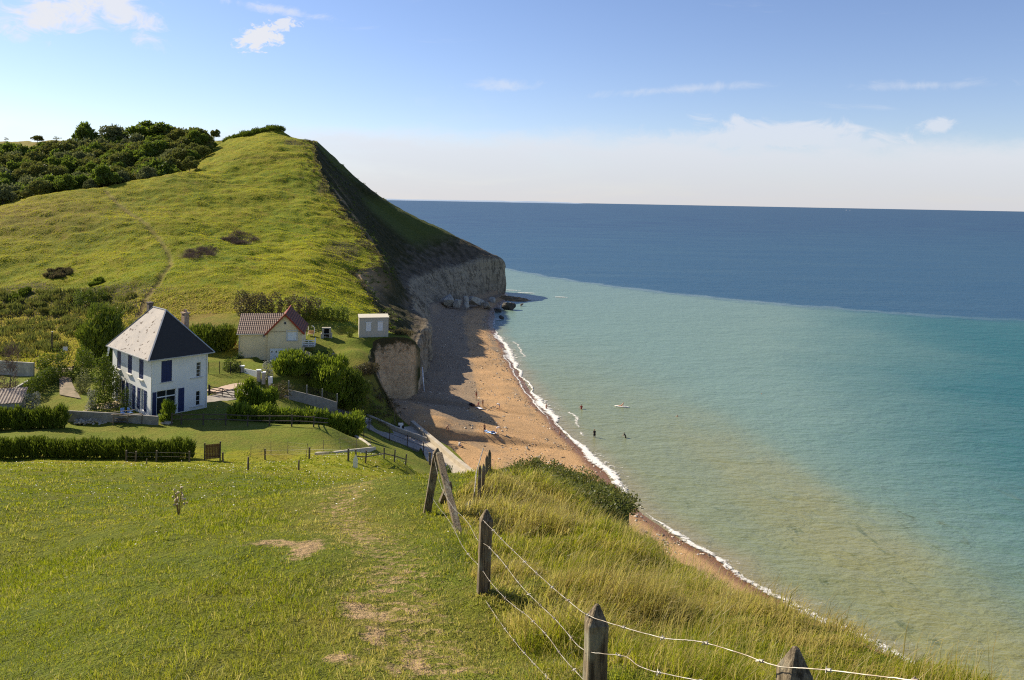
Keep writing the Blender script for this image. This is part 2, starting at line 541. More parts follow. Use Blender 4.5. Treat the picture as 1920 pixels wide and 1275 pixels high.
def beach_z(x, y):
    x = np.asarray(x, float); y = np.asarray(y, float)
    xs, xf = shore_x(y), foot_x(y)
    span = np.maximum(xs - xf, 1.0)
    t = (xs - x) / span
    zf = np.maximum(foot_z(y), 1.0)
    up = zf * (0.25 * np.clip(t, 0, 3) + 0.75 * np.clip(t, 0, 3) ** 0.8)
    dn = np.minimum(t, 0) * span * 0.10
    z = np.where(t > 0, np.minimum(up, zf + 0.6), dn)
    z = z + (fbm(x * 0.25, y * 0.25, seed=23, octv=4) - 0.5) * 0.35 * smooth(0.0, 0.25, t) * smooth(1.05, 0.9, t)
    return z


# ------------------------------------------------------------------ turf and cliff meshes
def row_positions():
    ys = [np.arange(-15, 16, 0.25), np.arange(16, 46, 0.45), np.arange(46, 120, 0.6), np.arange(120, 154, 0.3),
          np.arange(154, 340, 0.55), np.arange(340, 470, 3.0)]
    return np.concatenate(ys)


LY = row_positions()
NI = 330
LE = lip_x(LY)
LXL = -0.74 * np.maximum(LY, 0) - 16
u = np.linspace(0, 1, NI)
SX = 1 - (1 - u) ** 1.45
LX = LXL[:, None] + (LE - LXL)[:, None] * SX[None, :]
LYY = np.repeat(LY[:, None], NI, 1)
LZ = land_z(LX, LYY)
# trodden path and bare patches on the near meadow
PATH = [(-4.7, 25.5), (-3.9, 21.5), (-3.35, 17.2), (-3.0, 14.2), (-2.2, 11.4), (-1.35, 9.2), (-1.1, 8.0), (-0.85, 7.0), (-0.6, 6.0), (-0.3, 5.0), (0.1, 3.0)]
pd, _ = seg_d(LX, LYY, [(a, b, 0) for a, b in PATH])


def blob(x, y, cx, cy, rx, ry):
    return np.exp(-(((x - cx) / rx) ** 2 + ((y - cy) / ry) ** 2))


BARE = [atz(*p, 0) * 0 + np.r_[G(*p)[:2], 0] for p in ((578, 1028), (520, 1022), (690, 1150), (705, 1185), (672, 1140), (745, 1245), (780, 1240), (640, 1240), (660, 1120))]
BR = [(.22, .8), (.6, .22), (.30, .25), (.16, .3), (.2, .2), (.14, .16), (.15, .14), (.2, .16), (.14, .2)]


def bare_mask(x, y):
    m = np.zeros(np.shape(x))
    for b, r in zip(BARE, BR):
        m = np.maximum(m, blob(x, y, b[0], b[1], *r))
    return m


def path_mask(x, y):
    d, _ = seg_d(x, y, [(a, b, 0) for a, b in PATH])
    return np.exp(-(d / (0.55 + 0.02 * np.clip(y, 0, 30))) ** 2)


dirt = np.maximum(bare_mask(LX, LYY), 0.56 * path_mask(LX, LYY)) * (LYY < 45)
LZ -= 0.05 * np.exp(-(pd / 0.45) ** 2) * (LYY < 40)
# hillside foot track
HT = [G(*p) for p in ((198, 358), (222, 382), (262, 410), (290, 440), (318, 480), (320, 497), (300, 525), (276, 556), (258, 595))]
hd, _ = seg_d(LX, LYY, [tuple(p) for p in HT])
track = np.exp(-(hd / 0.7) ** 2) * (LYY > 140)
HT2 = [G(*p) for p in ((352, 320), (400, 306), (440, 300), (520, 297), (580, 300))]
hd2, _ = seg_d(LX, LYY, [tuple(p) for p in HT2])
track2 = np.exp(-(hd2 / 0.6) ** 2) * (LYY > 140)
LZ -= 0.35 * track + 0.2 * track2
# kinds of cover
lawn = smooth(74.5, 76, LYY) * smooth(142, 138, LYY)
SCRUB = [(G(110, 560), 26, 7.0), (G(60, 585), 22, 6), (G(200, 590), 10, 8), (G(375, 474), 5.2, 5), (G(452, 447), 4.6, 4.5), (G(108, 514), 4.0, 3.0), (G(30, 540), 9, 5), (G(640, 470), 5, 11), (G(665, 395), 3, 12), (G(690, 455), 3.4, 7), (G(615, 345), 3, 12), (G(560, 268), 6, 4)]
scrub = np.zeros(LX.shape)
for c_, rx_, ry_ in SCRUB:
    scrub = np.maximum(scrub, blob(LX, LYY, c_[0], c_[1], rx_, ry_))
scrub = np.maximum(scrub, 0.8 * smooth(1.8, 0.2, LE[:, None] - LX) * (LYY > 150))
rough_field = smooth(108, 112, LYY) * smooth(160, 145, LYY) * smooth(-44, -56, LX)
dry = np.zeros(LX.shape)
dry = np.maximum(dry, blob(LX, LYY, *G(40, 400)[:2], 26, 16))
dry = np.maximum(dry, rough_field)
dry = np.maximum(dry, smooth(330, 350, LYY) * 0.8)
dry = np.maximum(dry, 0.7 * blob(LX, LYY, *G(690, 700)[:2], 4, 4))

m_land, t = new_mat('turf')
g = t.pos()
n1 = t.noise(0.035, g, 4, 0.6)
n2 = t.noise(0.35, g, 5, 0.65)
n3 = t.noise(5.0, g, 5, 0.7)
green = t.mix(t.sstep(n1, 0.38, 0.62), (0.160, 0.200, 0.010), (0.265, 0.260, 0.014))
green = t.mix(t.sstep(n2, 0.45, 0.75), green, (0.260, 0.195, 0.030))
green = t.mix(t.sstep(n2, 0.50, 0.24), green, (0.070, 0.120, 0.012))
green = t.mix(t.math('MULTIPLY', t.sstep(n3, 0.35, 0.72), 0.45), green, (0.06, 0.075, 0.012))
lawn_c = t.mix(t.sstep(n2, 0.35, 0.7), (0.135, 0.165, 0.018), (0.190, 0.175, 0.030))
lawn_c = t.mix(t.math('MULTIPLY', t.sstep(n3, 0.3, 0.75), 0.35), lawn_c, (0.09, 0.12, 0.015))
nearg = t.math('MULTIPLY', t.sstep(t.n('ShaderNodeSeparateXYZ', 1, Vector=g), 60.0, 25.0), 0.6)
green = t.mix(nearg, green, (0.085, 0.100, 0.012))
col = t.mix(t.attr('lawn'), green, lawn_c)
dryc = t.mix(t.sstep(n2, 0.35, 0.65), (0.235, 0.165, 0.045), (0.19, 0.135, 0.032))
col = t.mix(t.math('MULTIPLY', t.attr('dry'), t.sstep(n2, 0.25, 0.6, 0.35, 0.9)), col, dryc)
scm = t.sstep(t.math('ADD', t.attr('scrub'), t.math('MULTIPLY', t.math('SUBTRACT', n3, 0.5), 1.1)), 0.32, 0.62)
scc = t.mix(t.sstep(t.noise(1.4, g, 4), 0.35, 0.65), (0.050, 0.052, 0.018), (0.105, 0.075, 0.040))
col = t.mix(t.math('MULTIPLY', scm, 0.85), col, scc)
dm = t.sstep(t.math('ADD', t.attr('dirt'), t.math('MULTIPLY', t.math('SUBTRACT', t.noise(7.0, g, 6, 0.75), 0.5), 1.9)), 0.44, 0.80)
dirtc = t.mix(n3, (0.44, 0.31, 0.17), (0.28, 0.18, 0.085))
col = t.mix(dm, col, dirtc)
col = t.mix(t.math('MULTIPLY', t.attr('track'), 0.55), col, (0.17, 0.115, 0.045))
bmp = t.bump(t.math('ADD', t.noise(2.2, g, 6, 0.7), t.math('MULTIPLY', t.noise(14.0, g, 4, 0.7), 0.35)), 0.9, 0.30)
t.out(t.bsdf(Base_Color=col, Roughness=0.95, Specular_IOR_Level=0.1, Normal=bmp))

keep = []
o = mesh_np('turf', np.stack([LX, LYY, LZ], -1).reshape(-1, 3), [grid_faces(len(LY), NI)], m_land,
            {'lawn': lawn, 'dry': dry, 'scrub': scrub, 'dirt': dirt, 'track': np.maximum(track, track2)})
tag(o, kind='structure')

# cliff: lip -> scarp -> ledge -> foot -> below the beach
NCL = 90
tt = np.linspace(0, 4, NCL)
CX = np.zeros((len(LY), NCL)); CZ = np.zeros((len(LY), NCL)); CYY = np.repeat(LY[:, None], NCL, 1)
lipx, lipz = LX[:, -1], LZ[:, -1]
m1x, m1z, tx, tz, bx_, bz_ = (coast(LY, k, c) for k, c in ((1, 0), (1, 1), (2, 0), (2, 1), (3, 0), (3, 1)))
sag = np.interp(LY, [0, 150, 190, 230, 300, 312, 330], [0, 0, .5, 1.2, .5, 0.15, 0.0])
m2x = m1x * 0.45 + tx * 0.55
m2z = m1z * 0.45 + tz * 0.55 - sag * np.interp(LY, [0, 150, 230, 330], [0, .3, 1.5, 3.2])
for i in range(len(LY)):
    k = np.array([0, 1.0, 1.7, 2.4, 3.3, 4.0])
    px_ = np.array([lipx[i], m1x[i], m2x[i], tx[i], bx_[i], bx_[i] + 1.0])
    pz_ = np.array([lipz[i], m1z[i], m2z[i], tz[i], bz_[i], bz_[i] - 3.5])
    a = tt <= 2.4
    CX[i, a] = pchip(k[:4], px_[:4], tt[a]); CZ[i, a] = pchip(k[:4], pz_[:4], tt[a])
    b = ~a
    CX[i, b] = np.interp(tt[b], k[3:], px_[3:]); CZ[i, b] = np.interp(tt[b], k[3:], pz_[3:])
CT = np.repeat(tt[None, :], len(LY), 0)
body = smooth(0.0, 0.35, CT) * smooth(4.0, 3.6, CT)
rockz = smooth(2.2, 2.5, CT)
amp = np.interp(CYY, [-15, 45, 60, 121, 124, 470], [.4, .4, .15, .1, 1, 1])
col_n = np.abs(fbm(CYY * 0.16 + CX * 0.05, 2.0, CZ * 0.012, seed=31, octv=3) - 0.5) * 2
fl = (0.26 - col_n) * 6.0 * rockz + (fbm(CYY * 0.5, CX * 0.5, CZ * 0.35, seed=32, octv=4) - 0.5) * 1.5
strata = (vnoise(CZ * 0.9, CYY * 0.05, seed=35) - 0.5) * 0.22 * rockz
gul = (np.abs(fbm(CYY * 0.07, CT * 0.5, seed=33, octv=3) - 0.5) * -5.0 + 0.8) * (1 - rockz) * smooth(150, 180, CYY)
disp = body * amp * (fl * np.where(CYY < 150, .45, 1.0) + strata + gul)
# fallen hollows near the foot
slope_x = np.clip(np.abs(np.gradient(CZ, axis=1)) / (np.abs(np.gradient(CZ, axis=1)) + np.abs(np.gradient(CX, axis=1)) + 1e-6), 0.2, 1)
CX += disp * slope_x
CZ += disp * (1 - slope_x) * 0.8
tower = smooth(131.0, 133.6, CYY) * smooth(150, 147, CYY)
bank_ = smooth(120, 100, CYY)

m_cliff, t = new_mat('cliff_rock')
g = t.pos()
sp = t.n('ShaderNodeSeparateXYZ', None, Vector=g)
ct = t.attr('band')
nb = t.noise(0.35, g, 5, 0.65)
lay = t.noise(1.0, t.scaled(g, (0.06, 0.06, 1.2)), 4, 0.6)
stone = t.mix(t.sstep(lay, 0.38, 0.62), (0.36, 0.295, 0.205), (0.29, 0.235, 0.165))
stone = t.mix(t.sstep(t.noise(0.25, t.scaled(g, (1, 1, 0.25)), 5, 0.7), 0.48, 0.72), stone, (0.19, 0.16, 0.115))
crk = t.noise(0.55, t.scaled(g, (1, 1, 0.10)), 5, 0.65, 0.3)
stone = t.mix(t.math('MULTIPLY', t.sstep(t.math('ABSOLUTE', t.math('SUBTRACT', crk, 0.5)), 0.035, 0.008), 0.75), stone, (0.06, 0.05, 0.038))  # dark crack lines painted into the stone colour in place of relief shading
stone = t.mix(t.math('MULTIPLY', t.sstep(crk, 0.56, 0.68), 0.5), stone, (0.13, 0.105, 0.075))
earth = t.mix(t.sstep(nb, 0.35, 0.65), (0.080, 0.064, 0.044), (0.135, 0.105, 0.070))
veg = t.mix(t.sstep(t.noise(0.8, g, 5, 0.7), 0.4, 0.65), (0.024, 0.026, 0.006), (0.066, 0.052, 0.018))
vm = t.math('ADD', ct, t.math('MULTIPLY', t.math('SUBTRACT', nb, 0.5), 1.7))
upper = t.mix(t.sstep(vm, 1.55, 2.25), veg, earth)
tan_ = t.mix(t.noise(1.7, g, 5), (0.36, 0.22, 0.10), (0.40, 0.30, 0.18))
upper = t.mix(t.attr('tan'), upper, tan_)
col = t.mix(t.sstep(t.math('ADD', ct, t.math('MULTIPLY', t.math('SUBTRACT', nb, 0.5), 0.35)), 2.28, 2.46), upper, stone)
tw = t.mix(t.sstep(t.noise(2.2, g, 6, 0.7), 0.35, 0.7), (0.62, 0.45, 0.27), (0.40, 0.28, 0.165))
twv = t.sstep(t.math('ADD', ct, t.math('MULTIPLY', t.math('SUBTRACT', t.noise(0.9, g, 5, 0.7), 0.5), 2.8)), 0.7, 1.5)
tw = t.mix(twv, (0.060, 0.050, 0.022), tw)
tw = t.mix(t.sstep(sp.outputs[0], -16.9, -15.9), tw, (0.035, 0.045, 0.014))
col = t.mix(t.attr('tower'), col, tw)
col = t.mix(t.attr('grassy'), col, t.mix(t.noise(0.9, g, 4), (0.05, 0.075, 0.014), (0.12, 0.12, 0.03)))
bmp = t.bump(t.math('ADD', t.noise(1.2, g, 8, 0.68), t.math('MULTIPLY', lay, 0.2)), 0.8, 0.7)
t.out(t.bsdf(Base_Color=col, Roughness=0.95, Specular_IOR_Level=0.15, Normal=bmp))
tanm = 0.75 * smooth(198, 206, CYY) * smooth(282, 265, CYY) * smooth(0.12, 0.25, CT) * smooth(0.75, 0.45, CT) * smooth(.42, .6, fbm(CYY * .12, CT * 2, seed=37, octv=3)) + smooth(96, 100, CYY) * smooth(121, 119, CYY) + np.exp(-((CYY - 187) / 6.5) ** 2) * smooth(1.55, 0.9, CT) + 0.8 * np.exp(-((CYY - 123) / 3.0) ** 2) * smooth(0.5, 1.2, CT)
ridge_g = smooth(284, 296, CYY) * smooth(2.0, 1.6, CT) * smooth(0.85, 1.2, CT) + smooth(1.0, 0.3, CT) * smooth(296, 306, CYY)
grassy = np.maximum(np.maximum(bank_ * smooth(44, 50, CYY) * smooth(100, 96, CYY), smooth(0.55, 0.15, CT) * smooth(120, 124, CYY) * smooth(133, 130, CYY)), np.clip(ridge_g, 0, 1))
grassy = np.maximum(grassy, smooth(46, 40, CYY) * smooth(1.6, 1.0, CT))
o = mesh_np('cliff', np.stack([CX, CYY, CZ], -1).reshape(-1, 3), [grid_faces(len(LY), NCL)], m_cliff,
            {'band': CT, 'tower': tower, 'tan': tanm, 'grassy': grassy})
tag(o, kind='structure')

# ------------------------------------------------------------------ beach
BY = np.concatenate([np.arange(-20, 90, 1.0), np.arange(90, 210, 0.4), np.arange(210, 345, 0.7)])
sb = np.concatenate([np.linspace(-0.25, 1.0, 150), [1.05, 1.12, 1.25, 1.5, 2.0, 3.0]])
xf, xs = foot_x(BY), shore_x(BY)
xf = np.minimum(xf, xs - 2.5)
BX = xf[:, None] + (xs - xf)[:, None] * sb[None, :]
BYY = np.repeat(BY[:, None], len(sb), 1)
BZ = beach_z(BX, BYY)
talus = smooth(0.16, 0.0, sb)[None, :] * smooth(225, 245, BY)[:, None] * (0.6 + 2.2 * fbm(BX * .25, BYY * .25, seed=41, octv=4))
BZ = BZ + talus * 0.8
damp = np.clip((xs[:, None] - BX), -5, 60)
m_beach, t = new_mat('sand')
g = t.pos()
wet = t.attr('shore')
nA = t.noise(0.16, g, 5, 0.6, 0.6)
nB = t.noise(2.6, g, 5, 0.7)
nC = t.noise(11.0, g, 4, 0.75)
sand = t.mix(t.sstep(nA, 0.38, 0.62), (0.53, 0.315, 0.150), (0.43, 0.265, 0.130))
sand = t.mix(t.sstep(nB, 0.40, 0.72), sand, (0.38, 0.225, 0.095))
gravel = t.mix(t.sstep(nC, 0.32, 0.68), (0.125, 0.088, 0.058), (0.37, 0.275, 0.18))
gm = t.sstep(t.math('ADD', t.attr('gravel'), t.math('MULTIPLY', t.math('SUBTRACT', nA, 0.5), 1.3)), 0.42, 0.80)
gm = t.math('MULTIPLY', gm, t.sstep(nB, 0.25, 0.55, 0.35, 0.95))
col = t.mix(gm, sand, gravel)
col = t.mix(t.math('MULTIPLY', t.sstep(nC, 0.63, 0.72), 0.6), col, (0.62, 0.50, 0.36))
col = t.mix(t.math('MULTIPLY', t.sstep(nC, 0.36, 0.29), 0.7), col, (0.11, 0.075, 0.045))
wm = t.sstep(t.math('ADD', wet, t.math('MULTIPLY', t.math('SUBTRACT', nA, 0.5), 2.6)), 2.8, 0.9)
col = t.mix(wm, col, t.mix(nB, (0.235, 0.105, 0.040), (0.175, 0.085, 0.040)))
rgh = t.mix(wm, (0.9,) * 3, (0.35,) * 3)
t.out(t.bsdf(Base_Color=col, Roughness=t.n('ShaderNodeSeparateColor', Color=rgh), Specular_IOR_Level=0.25,
             Normal=t.bump(t.math('ADD', nC, t.math('MULTIPLY', nB, 0.8)), 0.75, 0.16)))
tb = (xs[:, None] - BX) / (xs - xf)[:, None]
gravel = np.clip(np.exp(-((tb - 0.62) / 0.16) ** 2) * 0.55 + np.exp(-((tb - 0.14) / 0.06) ** 2) * 0.45 + smooth(0.8, 1.0, tb) * 0.38 + smooth(112, 135, BYY) * 0.75 * smooth(0.42, 0.66, tb) + smooth(165, 200, BYY) * 0.22, 0, 1)
o = mesh_np('beach', np.stack([BX, BYY, BZ], -1).reshape(-1, 3), [grid_faces(len(BY), len(sb))], m_beach, {'shore': damp, 'gravel': gravel})
tag(o, kind='structure')

# ------------------------------------------------------------------ sea
SY = np.concatenate([-np.geomspace(40, 3000, 8)[::-1], np.arange(-30, 336, 1.5), 336 + np.geomspace(1, 60000, 60)])
so_ = np.concatenate([[-6, -4], np.arange(-3, 14, 0.6), np.geomspace(14, 60000, 60)])
sx0 = np.where(SY < -60, 62, shore_x(np.clip(SY, -39, 343)))
sx0 = np.where(SY > 336, np.interp(SY, [336, 350, 400, 470, 1000, 60400], [-30, -55, -107, -183, -3000, -60000]), sx0)
SXX = sx0[:, None] + so_[None, :]
SYY = np.repeat(SY[:, None], len(so_), 1)
shore_d = np.where(SYY < 336, so_[None, :] + 0 * SXX, np.maximum(so_[None, :], 30))
m_sea, t = new_mat('sea_water')
g = t.pos()
sp = t.n('ShaderNodeSeparateXYZ', None, Vector=g)
X_, Y_ = sp.outputs[0], sp.outputs[1]
sh_ = t.attr('shore')
big = t.noise(0.018, g, 5, 0.6, 0.4)
mid = t.noise(0.07, g, 5, 0.65, 0.6)
ex = t.math('POWER', 2.71828, t.math('MULTIPLY', t.math('MAXIMUM', X_, -40.0), -1 / 95.0))
bound = t.math('ADD', t.math('MULTIPLY', ex, 195.0), 240.0)
bd = t.math('ADD', t.math('SUBTRACT', Y_, bound), t.math('MULTIPLY', t.math('SUBTRACT', mid, 0.5), 26.0))
deep = t.mix(t.sstep(t.math('ADD', Y_, t.math('MULTIPLY', X_, -0.3)), 250, 1500), (0.010, 0.058, 0.108), (0.005, 0.034, 0.086))
# turquoise, silty water inshore
teal = t.mix(t.sstep(t.math('ADD', t.math('ADD', X_, t.math('MULTIPLY', t.math('SUBTRACT', Y_, 150.0), -0.35)), t.math('MULTIPLY', t.math('SUBTRACT', big, 0.5), 50.0)), 42, 112), (0.135, 0.208, 0.165), (0.008, 0.090, 0.090))
pl = t.math('ADD', X_, t.math('MULTIPLY', Y_, 0.13))
plc = t.math('ABSOLUTE', t.math('SUBTRACT', t.math('ADD', pl, t.math('MULTIPLY', t.math('SUBTRACT', big, 0.5), 16.0)), 49.0))
plume = t.math('MULTIPLY', t.sstep(plc, 12.0, 2.0), t.sstep(Y_, 175, 85))
silt = t.mix(t.math('MULTIPLY', plume, t.sstep(mid, 0.25, 0.6, 0.35, 0.95)), teal, (0.220, 0.215, 0.095))
near = t.math('MULTIPLY', t.sstep(sh_, 46, 3), t.sstep(Y_, 250, 110))
silt = t.mix(t.math('MULTIPLY', near, 0.75), silt, (0.185, 0.185, 0.070))
shal = t.math('MULTIPLY', t.sstep(t.math('ADD', sh_, t.math('MULTIPLY', mid, 5.0)), 8.5, 2.0), t.sstep(Y_, 300, 150, 0.4, 1.0))
silt = t.mix(t.math('MULTIPLY', shal, 0.75), silt, (0.24, 0.19, 0.105))
weed = t.noise(0.33, t.scaled(g, (1.0, 0.42, 1), (0, 0, 0), (0, 0, 0.9)), 6, 0.7, 0.5)
wz = t.math('MULTIPLY', t.math('MULTIPLY', t.sstep(sh_, 75, 40), t.sstep(sh_, 3, 9)), t.sstep(Y_, 118, 90))
silt = t.mix(t.math('MULTIPLY', t.math('MULTIPLY', t.sstep(weed, 0.565, 0.68), wz), 0.8), silt, (0.070, 0.090, 0.030))
silt = t.mix(t.math('MULTIPLY', t.sstep(Y_, 200, 420), 0.5), silt, (0.115, 0.180, 0.185))
strk_ = t.noise(0.03, t.scaled(g, (0.25, 1.0, 1.0), (0, 0, 0), (0, 0, 0.12)), 6, 0.7)
deep = t.mix(t.sstep(strk_, 0.35, 0.7), deep, (0.018, 0.066, 0.110))
col = t.mix(t.sstep(t.math('ADD', bd, t.math('MULTIPLY', t.math('SUBTRACT', t.noise(0.22, g, 5, 0.7), 0.5), 14.0)), -14.0, 9.0), silt, deep)
line = t.math('MULTIPLY', t.sstep(t.math('ABSOLUTE', bd), 5.0, 0.5), t.sstep(X_, 260, 60))
col = t.mix(t.math('MULTIPLY', line, 0.30), col, (0.24, 0.30, 0.32))
wd = t.scaled(g, (0.55, 1.0, 1.0), (0, 0, 0), (0, 0, 0.42))
w1 = t.noise(0.28, wd, 5, 0.60, 0.3)
w2 = t.noise(1.15, wd, 4, 0.60, 0.2)
w3 = t.noise(0.045, t.scaled(g, (0.4, 1.0, 1.0), (0, 0, 0), (0, 0, 0.2)), 4, 0.6)
hgt = t.math('ADD', t.math('MULTIPLY', w1, 0.9), t.math('ADD', t.math('MULTIPLY', w2, 0.40), t.math('MULTIPLY', w3, 1.6)))
nrm_ = t.bump(hgt, 0.55, 1.0)
fr = t.math('MINIMUM', t.math('MULTIPLY', t.n('ShaderNodeFresnel', IOR=1.333, Normal=nrm_), 0.9), 0.22)
t.out(t.n('ShaderNodeMixShader', i0=fr, i1=t.n('ShaderNodeBsdfDiffuse', Color=col, Normal=nrm_), i2=t.n('ShaderNodeBsdfGlossy', Color=(0.9, 0.95, 1.0), Roughness=0.28, Normal=nrm_)))
o = mesh_np('sea', np.stack([SXX, SYY, 0 * SXX], -1).reshape(-1, 3), [grid_faces(len(SY), len(so_))], m_sea, {'shore': shore_d})
tag(o, kind='structure')

# surf line along the shore
FY = np.arange(40, 324, 0.25)
fo = np.linspace(-2.6, 5.6, 48)
fx = shore_x(FY)
tn = np.gradient(fx, FY)
nrm = np.stack([np.ones_like(tn), -tn], 1) / np.sqrt(1 + tn ** 2)[:, None]
FX = fx[:, None] + nrm[:, :1] * fo[None]
FYY = FY[:, None] + nrm[:, 1:] * fo[None]
wv = 0.25 + 4.2 * np.clip(fbm(FY * 0.07, 1.0, seed=51, octv=3) - .22, 0, 1)
front = (fbm(FY * 0.13, 2.0, seed=52, octv=4) - 0.5) * 1.5 - 0.1
core = np.exp(-np.clip(np.abs(fo[None] - front[:, None] - 0.4) / (0.62 * wv[:, None]), 0, 9) ** 2)
trail = np.clip(1 - (fo[None] - front[:, None]) / (3.4 * wv[:, None]), 0, 1) * (fo[None] > front[:, None]) * 0.62
gap_ = np.interp(FY, [40, 78, 92, 99, 104, 110, 200, 240, 255, 320], [.6, .75, .85, .45, .8, 1.0, 0.95, .9, .6, .5])
swash = np.exp(-((fo[None] + 1.5 - 1.6 * (fbm(FY * .1, 5.0, seed=54) - .3)[:, None]) / 0.22) ** 2) * smooth(.5, .62, fbm(FY * .045, 9.0, seed=55, octv=2))[:, None]
outer = np.exp(-((fo[None] - 3.4 - 2.5 * (fbm(FY * .08, 6.0, seed=56) - .5)[:, None]) / 0.5) ** 2) * 0.75 * smooth(.5, .64, fbm(FY * .06, 4.0, seed=57, octv=3))[:, None]
foam = np.maximum(np.maximum(core, trail), np.maximum(swash, outer)) * gap_[:, None]
m_foam, t = new_mat('foam')
g = t.pos()
fn = t.noise(1.1, g, 8, 0.75, 1.2)
a_ = t.sstep(t.math('ADD', t.attr('foam'), t.math('MULTIPLY', t.math('SUBTRACT', fn, 0.5), 2.6)), 0.50, 0.86)
b_ = t.bsdf(Base_Color=(0.72, 0.68, 0.62), Roughness=0.8, Normal=t.bump(fn, 0.7, 0.12))
t.out(t.n('ShaderNodeMixShader', i0=a_, i1=t.n('ShaderNodeBsdfTransparent'), i2=b_))
FZ = np.maximum(beach_z(FX, FYY), 0.0) + 0.05 + 0.14 * core
o = mesh_np('surf', np.stack([FX, FYY, FZ], -1).reshape(-1, 3), [grid_faces(len(FY), len(fo))], m_foam, {'foam': foam})
tag(o, kind='stuff')

# low coast far away across the bay
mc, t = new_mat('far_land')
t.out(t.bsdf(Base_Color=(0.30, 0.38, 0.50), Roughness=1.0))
cxs = np.linspace(-5200, 2600, 80)
ch = 52 * smooth(2600, 1500, cxs) * (0.6 + 0.6 * fbm(cxs * 0.002, 0, seed=61))
V = np.concatenate([np.stack([cxs, 26000 + 0 * cxs, -5 + 0 * cxs], 1), np.stack([cxs, 26150 + 0 * cxs, ch], 1), np.stack([cxs, 28500 + 0 * cxs, -5 + 0 * cxs], 1)])
o = mesh_np('far_coast', V, [grid_faces(3, 80)], mc)
tag(o, kind='structure')


# ------------------------------------------------------------------ grass
def grass_mat(name, base_a, base_b, dry_a, dry_b, trans=0.45):
    m, t = new_mat(name)
    r = t.attr('rnd'); d = t.attr('dry')
    c = t.mix(r, base_a, base_b)
    c2 = t.mix(r, dry_a, dry_b)
    c = t.mix(d, c, c2)
    df = t.n('ShaderNodeBsdfDiffuse', Color=c, Roughness=1.0)
    tr = t.n('ShaderNodeBsdfTranslucent', Color=t.mix(0.35, c, (0.36, 0.36, 0.03)))
    mx = t.n('ShaderNodeMixShader', i0=trans, i1=df, i2=tr)
    gl = t.n('ShaderNodeBsdfGlossy', Color=(1, 1, 1, 1), Roughness=0.45)
    t.out(t.n('ShaderNodeMixShader', i0=0.015, i1=mx, i2=gl))
    return m


GM = grass_mat('grass_blade', (0.105, 0.170, 0.002), (0.420, 0.420, 0.006), (0.72, 0.58, 0.24), (0.46, 0.32, 0.10), 0.5)


def blades(name, x, y, h, wd, lean_dir, lean, dry, rnd, mat, segs=2, zoff=-0.02):
    n = len(x)
    z = land_z(x, y) + zoff
    a = rng.uniform(0, 2 * math.pi, n)
    sx, sy = np.cos(a) * wd * 0.5, np.sin(a) * wd * 0.5
    lx, ly = np.cos(lean_dir) * lean * h, np.sin(lean_dir) * lean * h
    base = np.stack([x, y, z], 1)
    side = np.stack([sx, sy, 0 * sx], 1)
    top = np.stack([x + lx, y + ly, z + h * np.sqrt(np.clip(1 - lean * lean * 0.7, 0.15, 1))], 1)
    if segs == 2:
        mid = np.stack([x + lx * 0.32, y + ly * 0.32, z + h * 0.58], 1)
        V = np.stack([base - side, base + side, mid + side * 0.75, mid - side * 0.75, top], 1).reshape(-1, 3)
        i = np.arange(n)[:, None] * 5
        F = [np.concatenate([i, i + 1, i + 2, i + 3], 1), np.concatenate([i + 3, i + 2, i + 4], 1)]
        k = 5
    else:
        V = np.stack([base - side, base + side, top], 1).reshape(-1, 3)
        i = np.arange(n)[:, None] * 3
        F = [np.concatenate([i, i + 1, i + 2], 1)]
        k = 3
    o = mesh_np(name, V, F, mat, {'dry': np.repeat(dry, k), 'rnd': np.repeat(rnd, k)}, smooth_shade=False)
    return tag(o, kind='stuff')


def scatter(n, y0, y1, power, xl=-0.70, xpad=2.0):
    """distances with density falling off with distance, bearings spread evenly"""
    q = rng.random(n)
    e = 2 - power
    y = (y0 ** e + q * (y1 ** e - y0 ** e)) ** (1 / e)
    left = xl * y - xpad
    right = lip_x(y)
    x = left + (right - left) * rng.random(n)
    return x, y


# fence line of the near meadow: grass is left long on its seaward side
FL = [(-1.0, 46.0), (-.95, 37.0), (-.9, 30), (-.85, 25), (-.8, 18), (-1.0, 13.6), (-0.5, 11.6), (-0.2, 7.67), (0.6, 4.6), (1.3, 3.0), (2.6, 1.0)]
_fy = np.array(sorted([(b, a) for a, b in FL]))


def fence_x(y):
    return np.interp(y, _fy[:, 0], _fy[:, 1])


near_dirt = lambda x, y: np.maximum(bare_mask(x, y), 0.62 * path_mask(x, y)) * (y < 45)

# short pasture: loose tufts, each a spray of blades leaning outwards
def tufts(cx, cy, nb, spread, rngk=rng):
    n = len(cx)
    idx = np.repeat(np.arange(n), nb)
    a = rngk.uniform(0, 2 * math.pi, len(idx))
    r = spread[idx] * np.sqrt(rngk.random(len(idx)))
    return idx, cx[idx] + r * np.cos(a), cy[idx] + r * np.sin(a), a, r / np.maximum(spread[idx], 1e-6)


